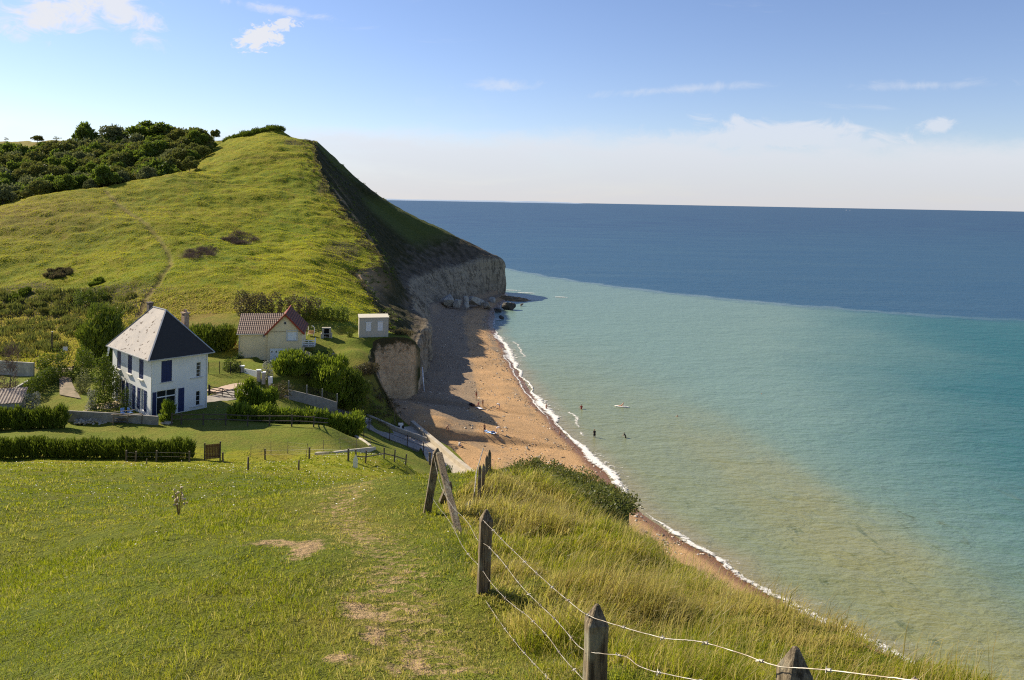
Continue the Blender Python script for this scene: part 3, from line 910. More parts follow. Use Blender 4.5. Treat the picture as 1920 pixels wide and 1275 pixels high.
cx_, cy_ = scatter(34000, 4.6, 74, 2.3)
pn = fbm(cx_ * 0.55, cy_ * 0.4, seed=71, octv=3)
pn2 = fbm(cx_ * 0.12, cy_ * 0.12, seed=72, octv=3)
k = rng.random(len(cx_)) > near_dirt(cx_, cy_) * 1.1
k &= (cx_ < fence_x(cy_) + 0.15)
k &= rng.random(len(cx_)) < 0.35 + 1.1 * pn
cx_, cy_, pn, pn2 = cx_[k], cy_[k], pn[k], pn2[k]
big = rng.random(len(cx_)) ** 3
spread = (0.05 + 0.09 * big) * (0.8 + cy_ * 0.022)
idx, x, y, a, rr = tufts(cx_, cy_, 11, spread)
pm = path_mask(x, y)
th = (0.030 + 0.13 * big * np.clip(pn - .15, 0, 1) * 1.6 + 0.035 * rng.random(len(cx_)))[idx]
h = th * rng.uniform(0.6, 1.25, len(x)) * (1 - 0.6 * pm) * (0.95 + y * 0.008)
wd = np.maximum(0.0048, 0.0009 * y) * rng.uniform(0.7, 1.3, len(x))
tdry = (rng.random(len(cx_)) < 0.10 + 0.42 * smooth(0.47, 0.60, pn2) + 0.85 * path_mask(cx_, cy_)) * np.where(path_mask(cx_, cy_) > .3, rng.uniform(0.3, 0.9, len(cx_)), rng.uniform(0.12, 0.5, len(cx_)))
dry = np.clip(tdry[idx] + (rng.random(len(x)) < .07) * .6, 0, 1)
trn = np.clip(0.10 + 0.75 * rng.random(len(cx_)) + 1.3 * (pn2 - 0.5) - 0.45 * big, 0, 1)
rnd = np.clip(trn[idx] + rng.normal(0, .16, len(x)), 0, 1)
blades('pasture_grass', x, y, h, wd, a + rng.normal(0, .5, len(x)), np.clip(0.25 + 0.6 * rr + rng.normal(0, .12, len(x)), 0.05, 0.96), dry, rnd, GM)

# long windblown grass between the fence and the cliff edge
x, y = scatter(260000, 2.6, 46, 1.9)
k = (x > fence_x(y) - 0.05) & (y < 46)
x, y = x[k], y[k]
nt = 13500
q = rng.random(nt)
cy_ = (2.0 ** 0.35 + q * (45 ** 0.35 - 2.0 ** 0.35)) ** (1 / 0.35)
fx_, lx_ = fence_x(cy_), lip_x(cy_) + 0.14
cx_ = fx_ - 0.1 + (lx_ - fx_ + 0.1) * rng.random(nt)
pn = fbm(cx_ * 0.8, cy_ * 0.6, seed=73, octv=3)
pn2 = fbm(cx_ * 0.45 + 4, cy_ * 0.38, seed=74, octv=3)
mound = smooth(22, 27, cy_)
big = rng.random(nt) ** 2
spread = (0.07 + 0.10 * big) * (0.8 + cy_ * .02)
idx, x, y, a, rr = tufts(cx_, cy_, 14, spread)
edge_d = lip_x(y) - x
clump = fbm(x * 1.5, y * 1.2, seed=78, octv=2)
hh = (0.4 + 1.3 * smooth(.38, .66, clump)) * (0.10 + 0.31 * (pn * big)[idx]) * rng.uniform(.55, 1.2, len(x)) * (1 - 0.45 * mound[idx]) * smooth(-0.1, 0.5, x - fence_x(y) + 0.25) * (0.45 + 0.55 * smooth(0, 0.8, edge_d + .15)) + 0.03
wd = np.maximum(0.0055, 0.0009 * y) * rng.uniform(0.7, 1.3, len(x))
td = (rng.random(nt) < (0.34 + 0.6 * smooth(0.44, 0.58, pn2)) * (1 - 0.6 * mound)) * rng.uniform(0.4, 1, nt)
dry = np.clip(td[idx] + rng.normal(0, .15, len(x)), 0, 1)
rnd = np.clip((0.1 + 0.8 * rng.random(nt) - 0.35 * mound * rng.random(nt))[idx] + rng.normal(0, .14, len(x)), 0, 1)
wind = 0.78 * np.stack([np.ones(len(x)), -0.25 * np.ones(len(x))], 1) + (0.25 + .5 * rr[:, None]) * np.stack([np.cos(a), np.sin(a)], 1)
blades('long_grass', x, y, hh, wd, np.arctan2(wind[:, 1], wind[:, 0]) + 3.2 * (fbm(x * .7, y * .6, seed=79, octv=2) - .5), np.clip(np.hypot(wind[:, 0], wind[:, 1]) * .95 + rng.normal(0, .1, len(x)), 0.1, 0.97), dry, rnd, GM)
# seed heads and stalks standing above it
n = 3600
y = (2.4 ** 0.6 + rng.random(n) * (26 ** 0.6 - 2.4 ** 0.6)) ** (1 / 0.6)
x = fence_x(y) + 0.1 + (lip_x(y) - fence_x(y)) * rng.random(n) ** 0.7
blades('seed_stalks', x, y, rng.uniform(0.22, 0.5, n), np.maximum(0.0045, 0.0006 * y), rng.normal(0.1, 0.6, n), np.clip(rng.normal(0.45, 0.2, n), 0.05, 0.9),
       rng.uniform(0.75, 1, n), rng.random(n), GM)

# tussocks over the far hill and the rough field
n = 430000
y = 108 + rng.random(n) ** 1.15 * (345 - 108)
x = -0.70 * y + (lip_x(y) + 0.70 * y) * rng.random(n)
pn = fbm(x * 0.42, y * 0.62, seed=12, octv=3)
pn2 = fbm(x * 0.035, y * 0.035, seed=75, octv=3)
rf = smooth(106, 112, y) * smooth(160, 145, y) * smooth(-44, -56, x)
lawnk = (y < 143) & ~((x < -58) & (y > 112))
hdd, _ = seg_d(x, y, [tuple(p) for p in HT])
k = (~lawnk) & (rng.random(n) < 0.50 + 0.8 * pn) & (hdd > 0.8 * rng.random(n) + 0.25)
x, y, pn, pn2, rf = x[k], y[k], pn[k], pn2[k], rf[k]
n = len(x)
sc = np.zeros(n)
for c_, rx_, ry_ in SCRUB:
    sc = np.maximum(sc, blob(x, y, c_[0], c_[1], rx_, ry_))
h = (0.10 + 0.20 * pn * rng.random(n)) * (1 + 1.2 * rf)
wd = (0.10 + 0.12 * rng.random(n))
dleft = smooth(-60, -110, x)
dry = np.clip((rng.random(n) < 0.10 + 0.40 * smooth(0.45, 0.60, pn2) + 0.32 * dleft + 0.35 * rf).astype(float) * rng.uniform(0.3, 0.9, n), 0, 1)
pn3 = fbm(x * 0.09, y * 0.06, seed=76, octv=4)
rnd = np.clip(0.34 + 0.30 * rng.random(n) + 1.8 * (pn3 - 0.5) - 0.5 * rf - 0.6 * sc * rng.random(n), 0, 1)
HM = grass_mat('hill_grass_blade', (0.150, 0.200, 0.006), (0.460, 0.450, 0.014), (0.46, 0.33, 0.11), (0.32, 0.22, 0.08), 0.5)
blades('hill_grass', x, y, h, wd, rng.normal(-0.6, 0.9, n), np.clip(rng.normal(0.55, 0.2, n), 0.05, 0.95), dry, rnd, HM, segs=1)

# white clover and daisies
mf, t = new_mat('white_petal')
t.out(t.bsdf(Base_Color=(0.78, 0.76, 0.70), Roughness=0.8))
n = 950
y = 9 + rng.random(n) ** 0.8 * 62
x = -0.66 * y + (fence_x(y) + 0.66 * y) * rng.random(n)
patch = fbm(x * 0.12, y * 0.12, seed=77, octv=3)
k = rng.random(n) < smooth(0.42, 0.62, patch) + 0.12 + 0.5 * blob(x, y, -9, 58, 7, 9)
x, y = x[k], y[k]
n = len(x)
r = np.maximum(0.016, 0.0006 * y) * rng.uniform(0.6, 1.2, n)
z = land_z(x, y) + rng.uniform(0.07, 0.16, n)
an = np.linspace(0, 2 * math.pi, 7)[:-1]
ring = np.stack([x[:, None] + r[:, None] * np.cos(an), y[:, None] + r[:, None] * np.sin(an), z[:, None] - 0.25 * r[:, None] + 0 * an], 2)
V = np.concatenate([ring, np.stack([x, y, z + 0.3 * r], 1)[:, None, :]], 1).reshape(-1, 3)
i = np.arange(n)[:, None] * 7
F = [np.concatenate([np.concatenate([i + a, i + (a + 1) % 6, i + 6], 1) for a in range(6)])]
tag(mesh_np('wild_flowers', V, F, mf), kind='stuff')

# pebbles and stones on the beach
ms, t = new_mat('pebble')
rr = t.attr('rnd')
t.out(t.bsdf(Base_Color=t.mix(t.sstep(rr, 0.45, 0.6), t.mix(rr, (0.11, 0.08, 0.055), (0.20, 0.15, 0.10)), t.mix(rr, (0.36, 0.27, 0.17), (0.62, 0.54, 0.43))), Roughness=0.85))
_ico = bmesh.new()
bmesh.ops.create_icosphere(_ico, subdivisions=1, radius=1.0)
IV = np.array([v.co[:] for v in _ico.verts]); IF = np.array([[v.index for v in f.verts] for f in _ico.faces])
_ico.free()


def stones(name, x, y, z, r, mat, flat=0.6, jitter=0.3):
    n = len(x)
    s = r[:, None, None] * (1 + jitter * (rng.random((n, len(IV), 1)) - 0.5) * 2)
    a = rng.uniform(0, 6.28, n)
    V = IV[None] * s * np.stack([rng.uniform(.7, 1.3, n), rng.uniform(.7, 1.3, n), np.full(n, flat)], 1)[:, None, :]
    c, s_ = np.cos(a)[:, None], np.sin(a)[:, None]
    V = np.stack([V[..., 0] * c - V[..., 1] * s_, V[..., 0] * s_ + V[..., 1] * c, V[..., 2]], -1) + np.stack([x, y, z], 1)[:, None, :]
    F = (np.arange(n)[:, None, None] * len(IV) + IF[None]).reshape(-1, 3)
    return mesh_np(name, V.reshape(-1, 3), [F], mat, {'rnd': np.repeat(rng.random(n), len(IV))}, smooth_shade=False)


n = 9000
y = 84 + rng.random(n) ** 1.1 * 170
xf_, xs_ = foot_x(y), shore_x(y)
tb_ = np.where(rng.random(n) < 0.35, rng.normal(0.9, 0.07, n), np.where(rng.random(n) < 0.5, rng.normal(0.6, 0.13, n), rng.random(n)))
tb_ = np.clip(tb_, 0.03, 1.03)
x = xf_ + (xs_ - xf_) * tb_
pn = fbm(x * 0.3, y * 0.3, seed=81, octv=3)
k = rng.random(n) < smooth(0.38, 0.62, pn)
x, y = x[k], y[k]
r = 0.035 + 0.14 * rng.random(len(x)) ** 5 + 0.04 * rng.random(len(x))
tag(stones('beach_pebbles', x, y, beach_z(x, y) + r * 0.2, r, ms), kind='stuff')


# ------------------------------------------------------------------ shrubs and trees
def leaf_mat(name, a, b, c, trans=0.3):
    m, t = new_mat(name)
    r = t.attr('rnd')
    col = t.mix(r, a, b)
    col = t.mix(t.sstep(t.noise(0.5, t.pos(), 3), 0.45, 0.7), col, c)
    df = t.n('ShaderNodeBsdfDiffuse', Color=col, Roughness=1.0)
    tr = t.n('ShaderNodeBsdfTranslucent', Color=col)
    mx = t.n('ShaderNodeMixShader', i0=trans, i1=df, i2=tr)
    gl = t.n('ShaderNodeBsdfGlossy', Color=(1, 1, 1, 1), Roughness=0.5)
    t.out(t.n('ShaderNodeMixShader', i0=0.02, i1=mx, i2=gl))
    return m


LM = {'oak': leaf_mat('oak_leaf', (0.070, 0.115, 0.012), (0.200, 0.265, 0.030), (0.140, 0.165, 0.020), .45),
      'thorn': leaf_mat('thorn_leaf', (0.090, 0.115, 0.022), (0.240, 0.250, 0.048), (0.18, 0.16, 0.035)),
      'grey': leaf_mat('grey_leaf', (0.095, 0.120, 0.040), (0.260, 0.270, 0.100), (0.17, 0.18, 0.06)),
      'tamarisk': leaf_mat('tamarisk_leaf', (0.075, 0.130, 0.008), (0.260, 0.310, 0.026), (0.175, 0.240, 0.016), 0.4),
      'hedge': leaf_mat('hedge_leaf', (0.060, 0.095, 0.008), (0.180, 0.225, 0.020), (0.125, 0.165, 0.016)),
      'white': leaf_mat('white_flower_leaf', (0.11, 0.13, 0.07), (0.52, 0.50, 0.40), (0.20, 0.22, 0.12)),
      'bramble': leaf_mat('bramble_leaf', (0.060, 0.058, 0.022), (0.175, 0.130, 0.064), (0.110, 0.115, 0.035)),
      'bright': leaf_mat('bright_leaf', (0.07, 0.12, 0.012), (0.22, 0.27, 0.035), (0.14, 0.19, 0.02), 0.4),
      'purple': leaf_mat('purple_twig', (0.060, 0.040, 0.036), (0.12, 0.085, 0.070), (0.09, 0.065, 0.055))}
mbark, t = new_mat('bark')
t.out(t.bsdf(Base_Color=t.mix(t.noise(6.0, t.pos(), 5), (0.05, 0.04, 0.03), (0.13, 0.105, 0.08)), Roughness=0.95))


def leaves(n, lobes, size, style='leaf', seed=0, inner=0.55, ground=False):
    """lobes: (cx, cy, cz, rx, ry, rz, weight) ellipsoids; leaf faces spread through their outer shells, ragged and with gaps"""
    rg = np.random.default_rng(seed)
    L = np.array(lobes, float)
    pick = rg.choice(len(L), n, p=L[:, 6] / L[:, 6].sum())
    d = rg.normal(size=(n, 3)); d /= np.linalg.norm(d, axis=1)[:, None]
    low = d[:, 2] < -0.35
    if not ground:
        d[low, 2] *= -0.6
    sub = fbm(d[:, 0] * 2.4 + pick * 7.1, d[:, 1] * 2.4, d[:, 2] * 2.4, seed=seed + 3, octv=3)
    rad = (inner + (1 - inner) * rg.random(n) ** 0.6) * (0.72 + 0.56 * sub)
    c = L[pick, :3] + d * L[pick, 3:6] * rad[:, None]
    keepm = rg.random(n) < 0.25 + 1.5 * np.clip(sub - 0.22, 0, 1)
    c, d, pick = c[keepm], d[keepm], pick[keepm]
    n = len(c)
    if ground is True:
        lo_ = c[:, 2] < 0.05
        c[lo_, 2] = rg.uniform(0.03, 0.35, lo_.sum()) * L[:, 5].max()
    if style == 'plume':
        up = np.stack([d[:, 0] * 0.35, d[:, 1] * 0.35, 0.9 + 0 * d[:, 0]], 1) + rg.normal(0, 0.22, (n, 3))
    elif style == 'twig':
        up = d * 0.8 + np.array([0, 0, 0.6]) + rg.normal(0, 0.3, (n, 3))
    else:
        up = d + rg.normal(0, 0.75, (n, 3))
    up /= np.linalg.norm(up, axis=1)[:, None]
    sd_ = np.cross(up, rg.normal(size=(n, 3))); sd_ /= np.linalg.norm(sd_, axis=1)[:, None]
    s = size * rg.uniform(0.6, 1.35, n)[:, None]
    if style == 'plume':
        a, b = up * s * 2.3, sd_ * s * 0.42
    elif style == 'twig':
        a, b = up * s * 2.2, sd_ * s * 0.16
    else:
        a, b = up * s * 0.8, sd_ * s * 0.55
    V = np.stack([c - b * 0.6, c + b * 0.6, c + a + b * 0.35, c + a - b * 0.35], 1).reshape(-1, 3)
    F = np.arange(n * 4).reshape(-1, 4)
    rnd = np.clip(rg.random(n) * 0.75 + 0.25 * (sub[keepm] * 1.6 - 0.3), 0, 1)
    return V, F, np.repeat(rnd, 4)


def trunk_bm(h, r, limbs, seed, spread=0.5):
    rg = random.Random(seed)
    V, F = [], []

    def tube(pts, rads, k=6):
        b0 = len(V)
        for i, (p, r_) in enumerate(zip(pts, rads)):
            for j in range(k):
                a = 2 * math.pi * j / k
                V.append((p[0] + r_ * math.cos(a), p[1] + r_ * math.sin(a), p[2]))
        for i in range(len(pts) - 1):
            for j in range(k):
                F.append((b0 + i * k + j, b0 + i * k + (j + 1) % k, b0 + (i + 1) * k + (j + 1) % k, b0 + (i + 1) * k + j))
    pts, rads = [], []
    x_ = y_ = 0
    for i in range(6):
        tt_ = i / 5
        pts.append((x_, y_, -0.25 + tt_ * h)); rads.append(r * (1 - 0.7 * tt_) * (1.25 if i == 0 else 1))
        x_ += rg.uniform(-.06, .06) * h; y_ += rg.uniform(-.06, .06) * h
    tube(pts, rads)
    for l in range(limbs):
        i = rg.randint(2, 5)
        p = pts[i]; a = rg.uniform(0, 6.28); L_ = h * rg.uniform(.4, .8)
        q = [(p[0] + math.cos(a) * spread * L_ * s_ + rg.uniform(-.04, .04) * h, p[1] + math.sin(a) * spread * L_ * s_ + rg.uniform(-.04, .04) * h, p[2] + L_ * 0.8 * s_) for s_ in (0, .35, .7, 1)]
        tube(q, [rads[i] * .6, rads[i] * .4, rads[i] * .25, rads[i] * .08], 5)
    return np.array(V), np.array(F)


def make_tree(name, lobes, nl, size, mat, th, tr, seed, style='leaf', limbs=6):
    """meshes only: (trunk, crown)"""
    V, F, rnd = leaves(nl, lobes, size, style, seed)
    c = mesh_np('crown', V, [F], mat, {'rnd': rnd}, smooth_shade=False, link=False)
    V, F = trunk_bm(th, tr, limbs, seed)
    tk = mesh_np('trunk', V, [F], mbark, link=False)
    return tk.data, c.data


def place_tree(name, meshes, loc, s, rz, label, cat, group=None, sz=None):
    e = empty(name, loc, rz, label, cat, group)
    e.scale = (s, s, sz or s)
    for nm, me in zip(('trunk', 'crown'), meshes):
        o = bpy.data.objects.new(nm, me)
        COL.objects.link(o)
        o.parent = e
    return e


def ball(cx, cy, cz, rx, ry, rz, k, seed, w_=1.0):
    """an uneven crown: one ellipsoid broken into k smaller lobes"""
    rg = random.Random(seed)
    out = [(cx, cy, cz, rx * .72, ry * .72, rz * .75, w_ * 1.2)]
    for i in range(k):
        a = rg.uniform(0, 6.28); e_ = math.asin(rg.uniform(-.25, 1))
        q = rg.uniform(.55, .85)
        f_ = rg.uniform(.28, .5)
        out.append((cx + rx * q * math.cos(a) * math.cos(e_), cy + ry * q * math.sin(a) * math.cos(e_), cz + rz * q * math.sin(e_), rx * f_, ry * f_, rz * f_, w_ * f_ * 1.3))
    return out


TREES = [make_tree('t', ball(0, 0, 2.9, 2.7, 2.7, 2.9, 12, i), 8500, 0.36, LM[m_], 2.6, 0.18, i) for i, m_ in enumerate(('oak', 'oak', 'thorn', 'oak', 'thorn', 'grey'))]
rg_ = random.Random(3)
cnt = 0
tries = 0
spots = []
while cnt < 200 and tries < 6000:
    tries += 1
    Y = rg_.uniform(216, 345)
    X = rg_.uniform(-0.70 * Y, -0.30 * Y)
    # gully behind the spur: right of it the hill is open grass
    lim = np.interp(Y, [216, 228, 240, 255, 275, 300, 330, 345], [-140, -120, -111, -106, -110, -116, -128, -134])
    back = np.interp(X, [-250, -215, -180, -160], [318, 326, 338, 348])
    if X > lim or Y > back:
        continue
    if any((X - a) ** 2 + (Y - b) ** 2 < 3.7 ** 2 for a, b in spots):
        continue
    spots.append((X, Y))
    s = rg_.uniform(1.15, 2.1) * (0.5 if X > lim - 6 and Y < 300 else 1.0) * (0.7 if Y < 236 else 1)
    place_tree('gully_tree', TREES[rg_.randrange(6)], (X, Y, gz(X, Y) - 0.9 * s), s, rg_.uniform(0, 6.28), 'one of the rounded dark green trees crowded in the gully behind the grassy spur', 'tree', 'trees crowded in the gully')
    cnt += 1

# trees that stand out on the skyline: picture column of the middle, row of the top, width, distance
SKY = [(160, 236, 50, 338, 0, 'dense rounded tree at the left end of the skyline clump'),
       (214, 238, 56, 342, 5, 'pale loose-crowned tree on the skyline, left of the widest tree'),
       (284, 228, 92, 344, 1, 'widest and tallest dark tree on the hilltop skyline'),
       (352, 247, 60, 340, 3, 'low broad tree on the skyline just right of the widest one'),
       (132, 262, 36, 330, 2, 'small tree at the lower left edge of the skyline clump')]
for px, py, wpx, Y, k, lab in SKY:
    q = at(px, py, Y)
    z0 = gz(q[0], Y)
    s = wpx / F_PX * Y / 5.6
    hh = q[2] - z0
    e = place_tree('skyline_tree', TREES[k], (q[0], Y, z0 - 0.4), s, px, lab, 'tree', 'trees on the skyline', sz=max(0.5, (hh + .4) / 5.9))
THIN = make_tree('t', ball(0, 0, 2.6, 1.4, 1.4, 1.3, 6, 30), 420, 0.22, LM['thorn'], 3.0, 0.09, 30, limbs=9)
for px, py, wpx, hpx, Y, me, lab in ((12, 252, 16, 17, 372, THIN, 'thin bare-branched tree at the far left of the skyline'),
                                     (70, 255, 18, 14, 372, TREES[2], 'small round hawthorn alone on the left skyline'),
                                     (107, 250, 26, 19, 372, THIN, 'ragged windswept thorn bush on the skyline left of the tree clump'),
                                     (403, 243, 16, 11, 345, TREES[4], 'small wind-bent bush on the skyline between the trees and the hilltop'),
                                     (523, 245, 18, 7, 334, TREES[2], 'tiny dark bush on the right shoulder of the hilltop')):
    q = at(px, py, Y)
    z0 = gz(q[0], Y)
    s = wpx / F_PX * Y / 5.4
    place_tree('thorn_tree', me, (q[0], Y, z0 - 0.2), s, px, lab, 'bush', sz=max(.25, (q[2] - z0 + .2) / 5.6))
V, F, rnd = leaves(11000, [(i * 1.6 - 11, _dy, gz(at(466, 252, 328)[0] + i * 1.6 - 11, 328 + _dy) - gz(at(466, 252, 328)[0], 328) + .4, 2.0, 2.6, rg_.uniform(1.0, 1.9), 1) for i, _dy in [(i, rg_.uniform(-3, 3)) for i in range(16)]], 0.4, 'plume', seed=44)
o = mesh_np('scrub_thicket', V, [F], LM['hedge'], {'rnd': rnd}, smooth_shade=False)
q = at(466, 252, 328); o.location = (q[0], 328, gz(q[0], 328) - .5)
tag(o, 'low dark thicket crowning the top of the grassy hill', 'thicket')


def shrub(name, px, py_base, wpx, hpx, mat, label, cat='shrub', n=1500, size=0.16, style='leaf', k=7, depth=1.0, group=None, seed=None, Y=None, stems=True):
    q = G(px, py_base) if Y is None else np.r_[at(px, py_base, Y)[:2], gz(at(px, py_base, Y)[0], Y)]
    Wd = wpx / F_PX * q[1]; Hh = max(0.35 * hpx / F_PX * q[1], at(px, py_base - hpx, q[1])[2] - q[2])
    sd_ = seed if seed is not None else int(px * 7 + py_base)
    lob = ball(0, 0, Hh * 0.44, Wd / 2, Wd / 2 * depth, Hh * 0.56, k, sd_)
    for i_ in range(6):
        a_ = i_ * 1.05 + sd_ % 3
        lob.append((math.cos(a_) * Wd * .27, math.sin(a_) * Wd * .27 * depth, Hh * .16, Wd * .24, Wd * .24, Hh * .24, .55))
    n = n * 1.8
    e = empty(name, (q[0], q[1] + Wd * 0.3 * depth, gz(q[0], q[1] + Wd * .3 * depth) - 0.08), 0, label, cat, group)
    V, F, rnd = leaves(int(n), lob, size, style, sd_, ground=True)
    o = mesh_np('foliage', V, [F], LM[mat], {'rnd': rnd}, smooth_shade=False)
    o.parent = e
    if stems:
        V, F = trunk_bm(Hh * .55, 0.03 + 0.012 * Hh, 4, sd_, 0.35)
        o = mesh_np('stem', V, [F], mbark)
        o.parent = e
    return e


def hedge(name, pts, width, height, mat, label, cat='hedge', n=5000, size=0.2, style='leaf', seed=1, step=0.8):
    """pts: ground points along the hedge"""
    P_ = [np.asarray(p, float) for p in pts]
    o0 = P_[0]
    rg = random.Random(seed)
    lob = []
    for a, b in zip(P_[:-1], P_[1:]):
        L_ = np.linalg.norm((b - a)[:2]); m_ = max(2, int(L_ / step))
        for i in range(m_):
            p = a + (b - a) * (i / m_) - o0
            hh = height * rg.uniform(.86, 1.14)
            lob.append((p[0] + rg.uniform(-.15, .15), p[1] + rg.uniform(-.15, .15), p[2] + hh * .48, step * .85, width / 2, hh * .55, 1))
    V, F, rnd = leaves(int(n * 1.25), lob, size, style, seed, ground='keep')
    o = mesh_np(name, V, [F], LM[mat], {'rnd': rnd}, smooth_shade=False)
    o.location = o0
    return tag(o, label, cat)


def GL(*pts):
    return [G(*p) for p in pts]


# garden and lane planting
hedge('clipped_hedge', GL((-30, 858), (60, 858), (160, 859), (260, 860), (366, 861)), 1.5, 1.55, 'hedge', 'long dark hedge along the foot of the near meadow, left of the dark gate panel', n=17000, size=0.17, style='plume')
hedge('garden_hedge', GL((-40, 806), (40, 805), (128, 803)), 1.6, 2.0, 'hedge', 'tall garden hedge at the left edge, running up to the grey garden wall', n=9000, size=0.19, style='plume', seed=2)
hedge('tamarisk_hedge', [np.array([-30.6, 87.5, 12.4]), np.array([-26, 90.5, 11.2]), np.array([-22, 93.5, 9.9]), np.array([-18.2, 97.5, 8.2])], 2.3, 2.1, 'tamarisk', 'feathery light green hedge between the lane and the rail fence', n=11000, size=0.24, style='plume', seed=3)
shrub('tamarisk_bush', 662, 806, 36, 40, 'tamarisk', 'small feathery bush at the seaward end of the feathery hedge', n=1400, size=.2, style='plume', Y=101)
shrub('tamarisk_bush', 545, 722, 78, 54, 'tamarisk', 'feathery light green bush in front of the garage', n=4200, size=.26, style='plume', Y=111)
shrub('tamarisk_bush', 612, 742, 84, 62, 'tamarisk', 'large feathery bush at the corner above the block wall', n=5200, size=.26, style='plume', Y=111.5)
shrub('tamarisk_bush', 652, 760, 62, 50, 'hedge', 'dark feathery bush merging into the bank above the slipway', n=3600, size=.24, style='plume', Y=113.5)
shrub('flowering_shrub', 575, 706, 42, 44, 'white', 'grey-leaved shrub with white flowers between the two feathery bushes', n=1500, size=.17, Y=113)
shrub('flowering_shrub', 500, 708, 20, 36, 'white', 'tall narrow pale shrub beside the white gate', n=700, size=.15, Y=108, k=4)
shrub('lane_bush', 462, 757, 42, 42, 'tamarisk', 'bright round bush at the roadside beside the black gate', n=2400, size=.2, style='plume', Y=93)
shrub('lane_bush', 498, 760, 36, 30, 'tamarisk', 'lower bright bush just right of the round roadside bush', n=1800, size=.2, style='plume', Y=93.5)
shrub('bramble_bush', 518, 742, 50, 28, 'bramble', 'brownish bramble clump at the end of the block wall', n=1400, size=.15, Y=102)
shrub('dark_bush', 180, 664, 94, 78, 'hedge', 'big dark bush behind the white house, left of its roof', n=6500, size=.25, style='plume', Y=112)
shrub('garden_tree', 188, 768, 58, 104, 'hedge', 'tall leafy shrub in front of the long garden wall of the white house', n=4200, size=.17, k=10, Y=89.5)
shrub('flowering_shrub', 168, 762, 24, 30, 'white', 'low pale flowering shrub at the foot of the tall garden shrub', n=700, size=.13, Y=89)
shrub('garden_bush', 148, 694, 42, 42, 'hedge', 'round bush to the right of the wooden drive gate', n=2200, size=.18, Y=103)
shrub('garden_bush', 92, 706, 58, 46, 'hedge', 'round bush to the left of the wooden drive gate', n=2800, size=.18, Y=103)
shrub('silver_bush', 150, 728, 28, 34, 'grey', 'silver-grey bush beside the drive of the white house', n=1200, size=.14, Y=97)
hedge('drive_hedge', [np.r_[at(54, 744, 94)[:2], 12.9], np.r_[at(76, 718, 99)[:2], 13.1], np.r_[at(104, 700, 103)[:2], 13.2]], 1.8, 2.2, 'hedge', 'dark hedge lining the left side of the drive', n=6000, size=.18, seed=9)
shrub('potted_conifer', 231, 766, 22, 44, 'hedge', 'small dark clipped conifer against the front of the white house', n=1200, size=.12, k=4, Y=87.4)
shrub('terrace_shrub', 308, 788, 28, 36, 'tamarisk', 'bright shrub in front of the glazed door of the white house', n=1300, size=.14, style='plume', Y=84.2)
shrub('flowering_shrub', 56, 762, 30, 34, 'white', 'pale leafy shrub beside the corrugated shed', n=900, size=.14, Y=88)
shrub('variegated_shrub', 144, 578, 18, 34, 'bright', 'yellow-variegated shrub on the scrubby foot of the hill', n=900, size=.2, Y=153)
shrub('dark_bush', 171, 578, 42, 32, 'hedge', 'dark bush to the right of the yellow-variegated shrub', n=1700, size=.24, Y=154)
hedge('dark_bush', [np.r_[at(p_, 640, Y_)[:2], gz(at(p_, 640, Y_)[0], Y_)] for p_, Y_ in ((364, 125), (392, 124), (420, 125), (440, 127))], 3.6, 3.7, 'hedge', 'wide dark bush behind the white house chimney', cat='shrub', n=6500, size=.25, style='plume', seed=21, step=1.5)
hedge('dark_hedge', [np.r_[at(p_, 600, Y_)[:2], gz(at(p_, 600, Y_)[0], Y_)] for p_, Y_ in ((452, 142), (500, 140), (550, 141), (606, 143))], 4.0, 4.4, 'bramble', 'tall dark thicket behind the tiled-roof house', n=9000, size=.26, seed=12, step=1.4)
hedge('low_hedge', [np.r_[at(p_, 630, Y_)[:2], gz(at(p_, 630, Y_)[0], Y_)] for p_, Y_ in ((572, 141), (610, 142), (655, 143))], 2.0, 2.2, 'hedge', 'dark clipped hedge behind the barbecue at the back of the lawn', n=5000, size=.2, seed=13)
shrub('hut_shrub', 655, 634, 13, 24, 'hedge', 'small dark shrub against the left side of the flat-roofed hut', n=500, size=.14, Y=134.5, k=4)
shrub('terrace_bush', 592, 694, 68, 36, 'hedge', 'dark planting in the shade below the terrace', n=2600, size=.2, Y=121)
shrub('garden_bush', 432, 692, 36, 22, 'hedge', 'low bush behind the dark mesh fence right of the white house', n=1200, size=.17, Y=110)
shrub('yellow_shrub', 449, 668, 14, 12, 'bright', 'small yellow-green shrub by the wall corner of the tiled-roof house', n=400, size=.13, Y=121, k=3)
shrub('ramp_weed', 842, 886, 26, 24, 'hedge', 'dark tuft of weeds at the edge of the slipway', n=1100, size=.14, style='plume', Y=60, k=4)
hedge('bramble_bank', [np.r_[at(p_, 760, Y_)[:2], gz(at(p_, 760, Y_)[0], Y_) - .2] for p_, Y_ in ((650, 118), (680, 121), (706, 124))], 4.0, 1.5, 'bramble', 'dark brambles on the steep bank above the slipway', n=6000, size=.18, seed=17)
shrub('bare_tree', 6, 738, 40, 88, 'purple', 'bare purplish tree at the left edge beside the corrugated shed', cat='tree', n=1500, size=.2, style='twig', Y=90)
shrub('tower_tuft', 756, 642, 46, 20, 'bramble', 'rough tuft of grass and stalks on top of the rock stack', n=900, size=.16, style='plume', Y=137.8, k=6)
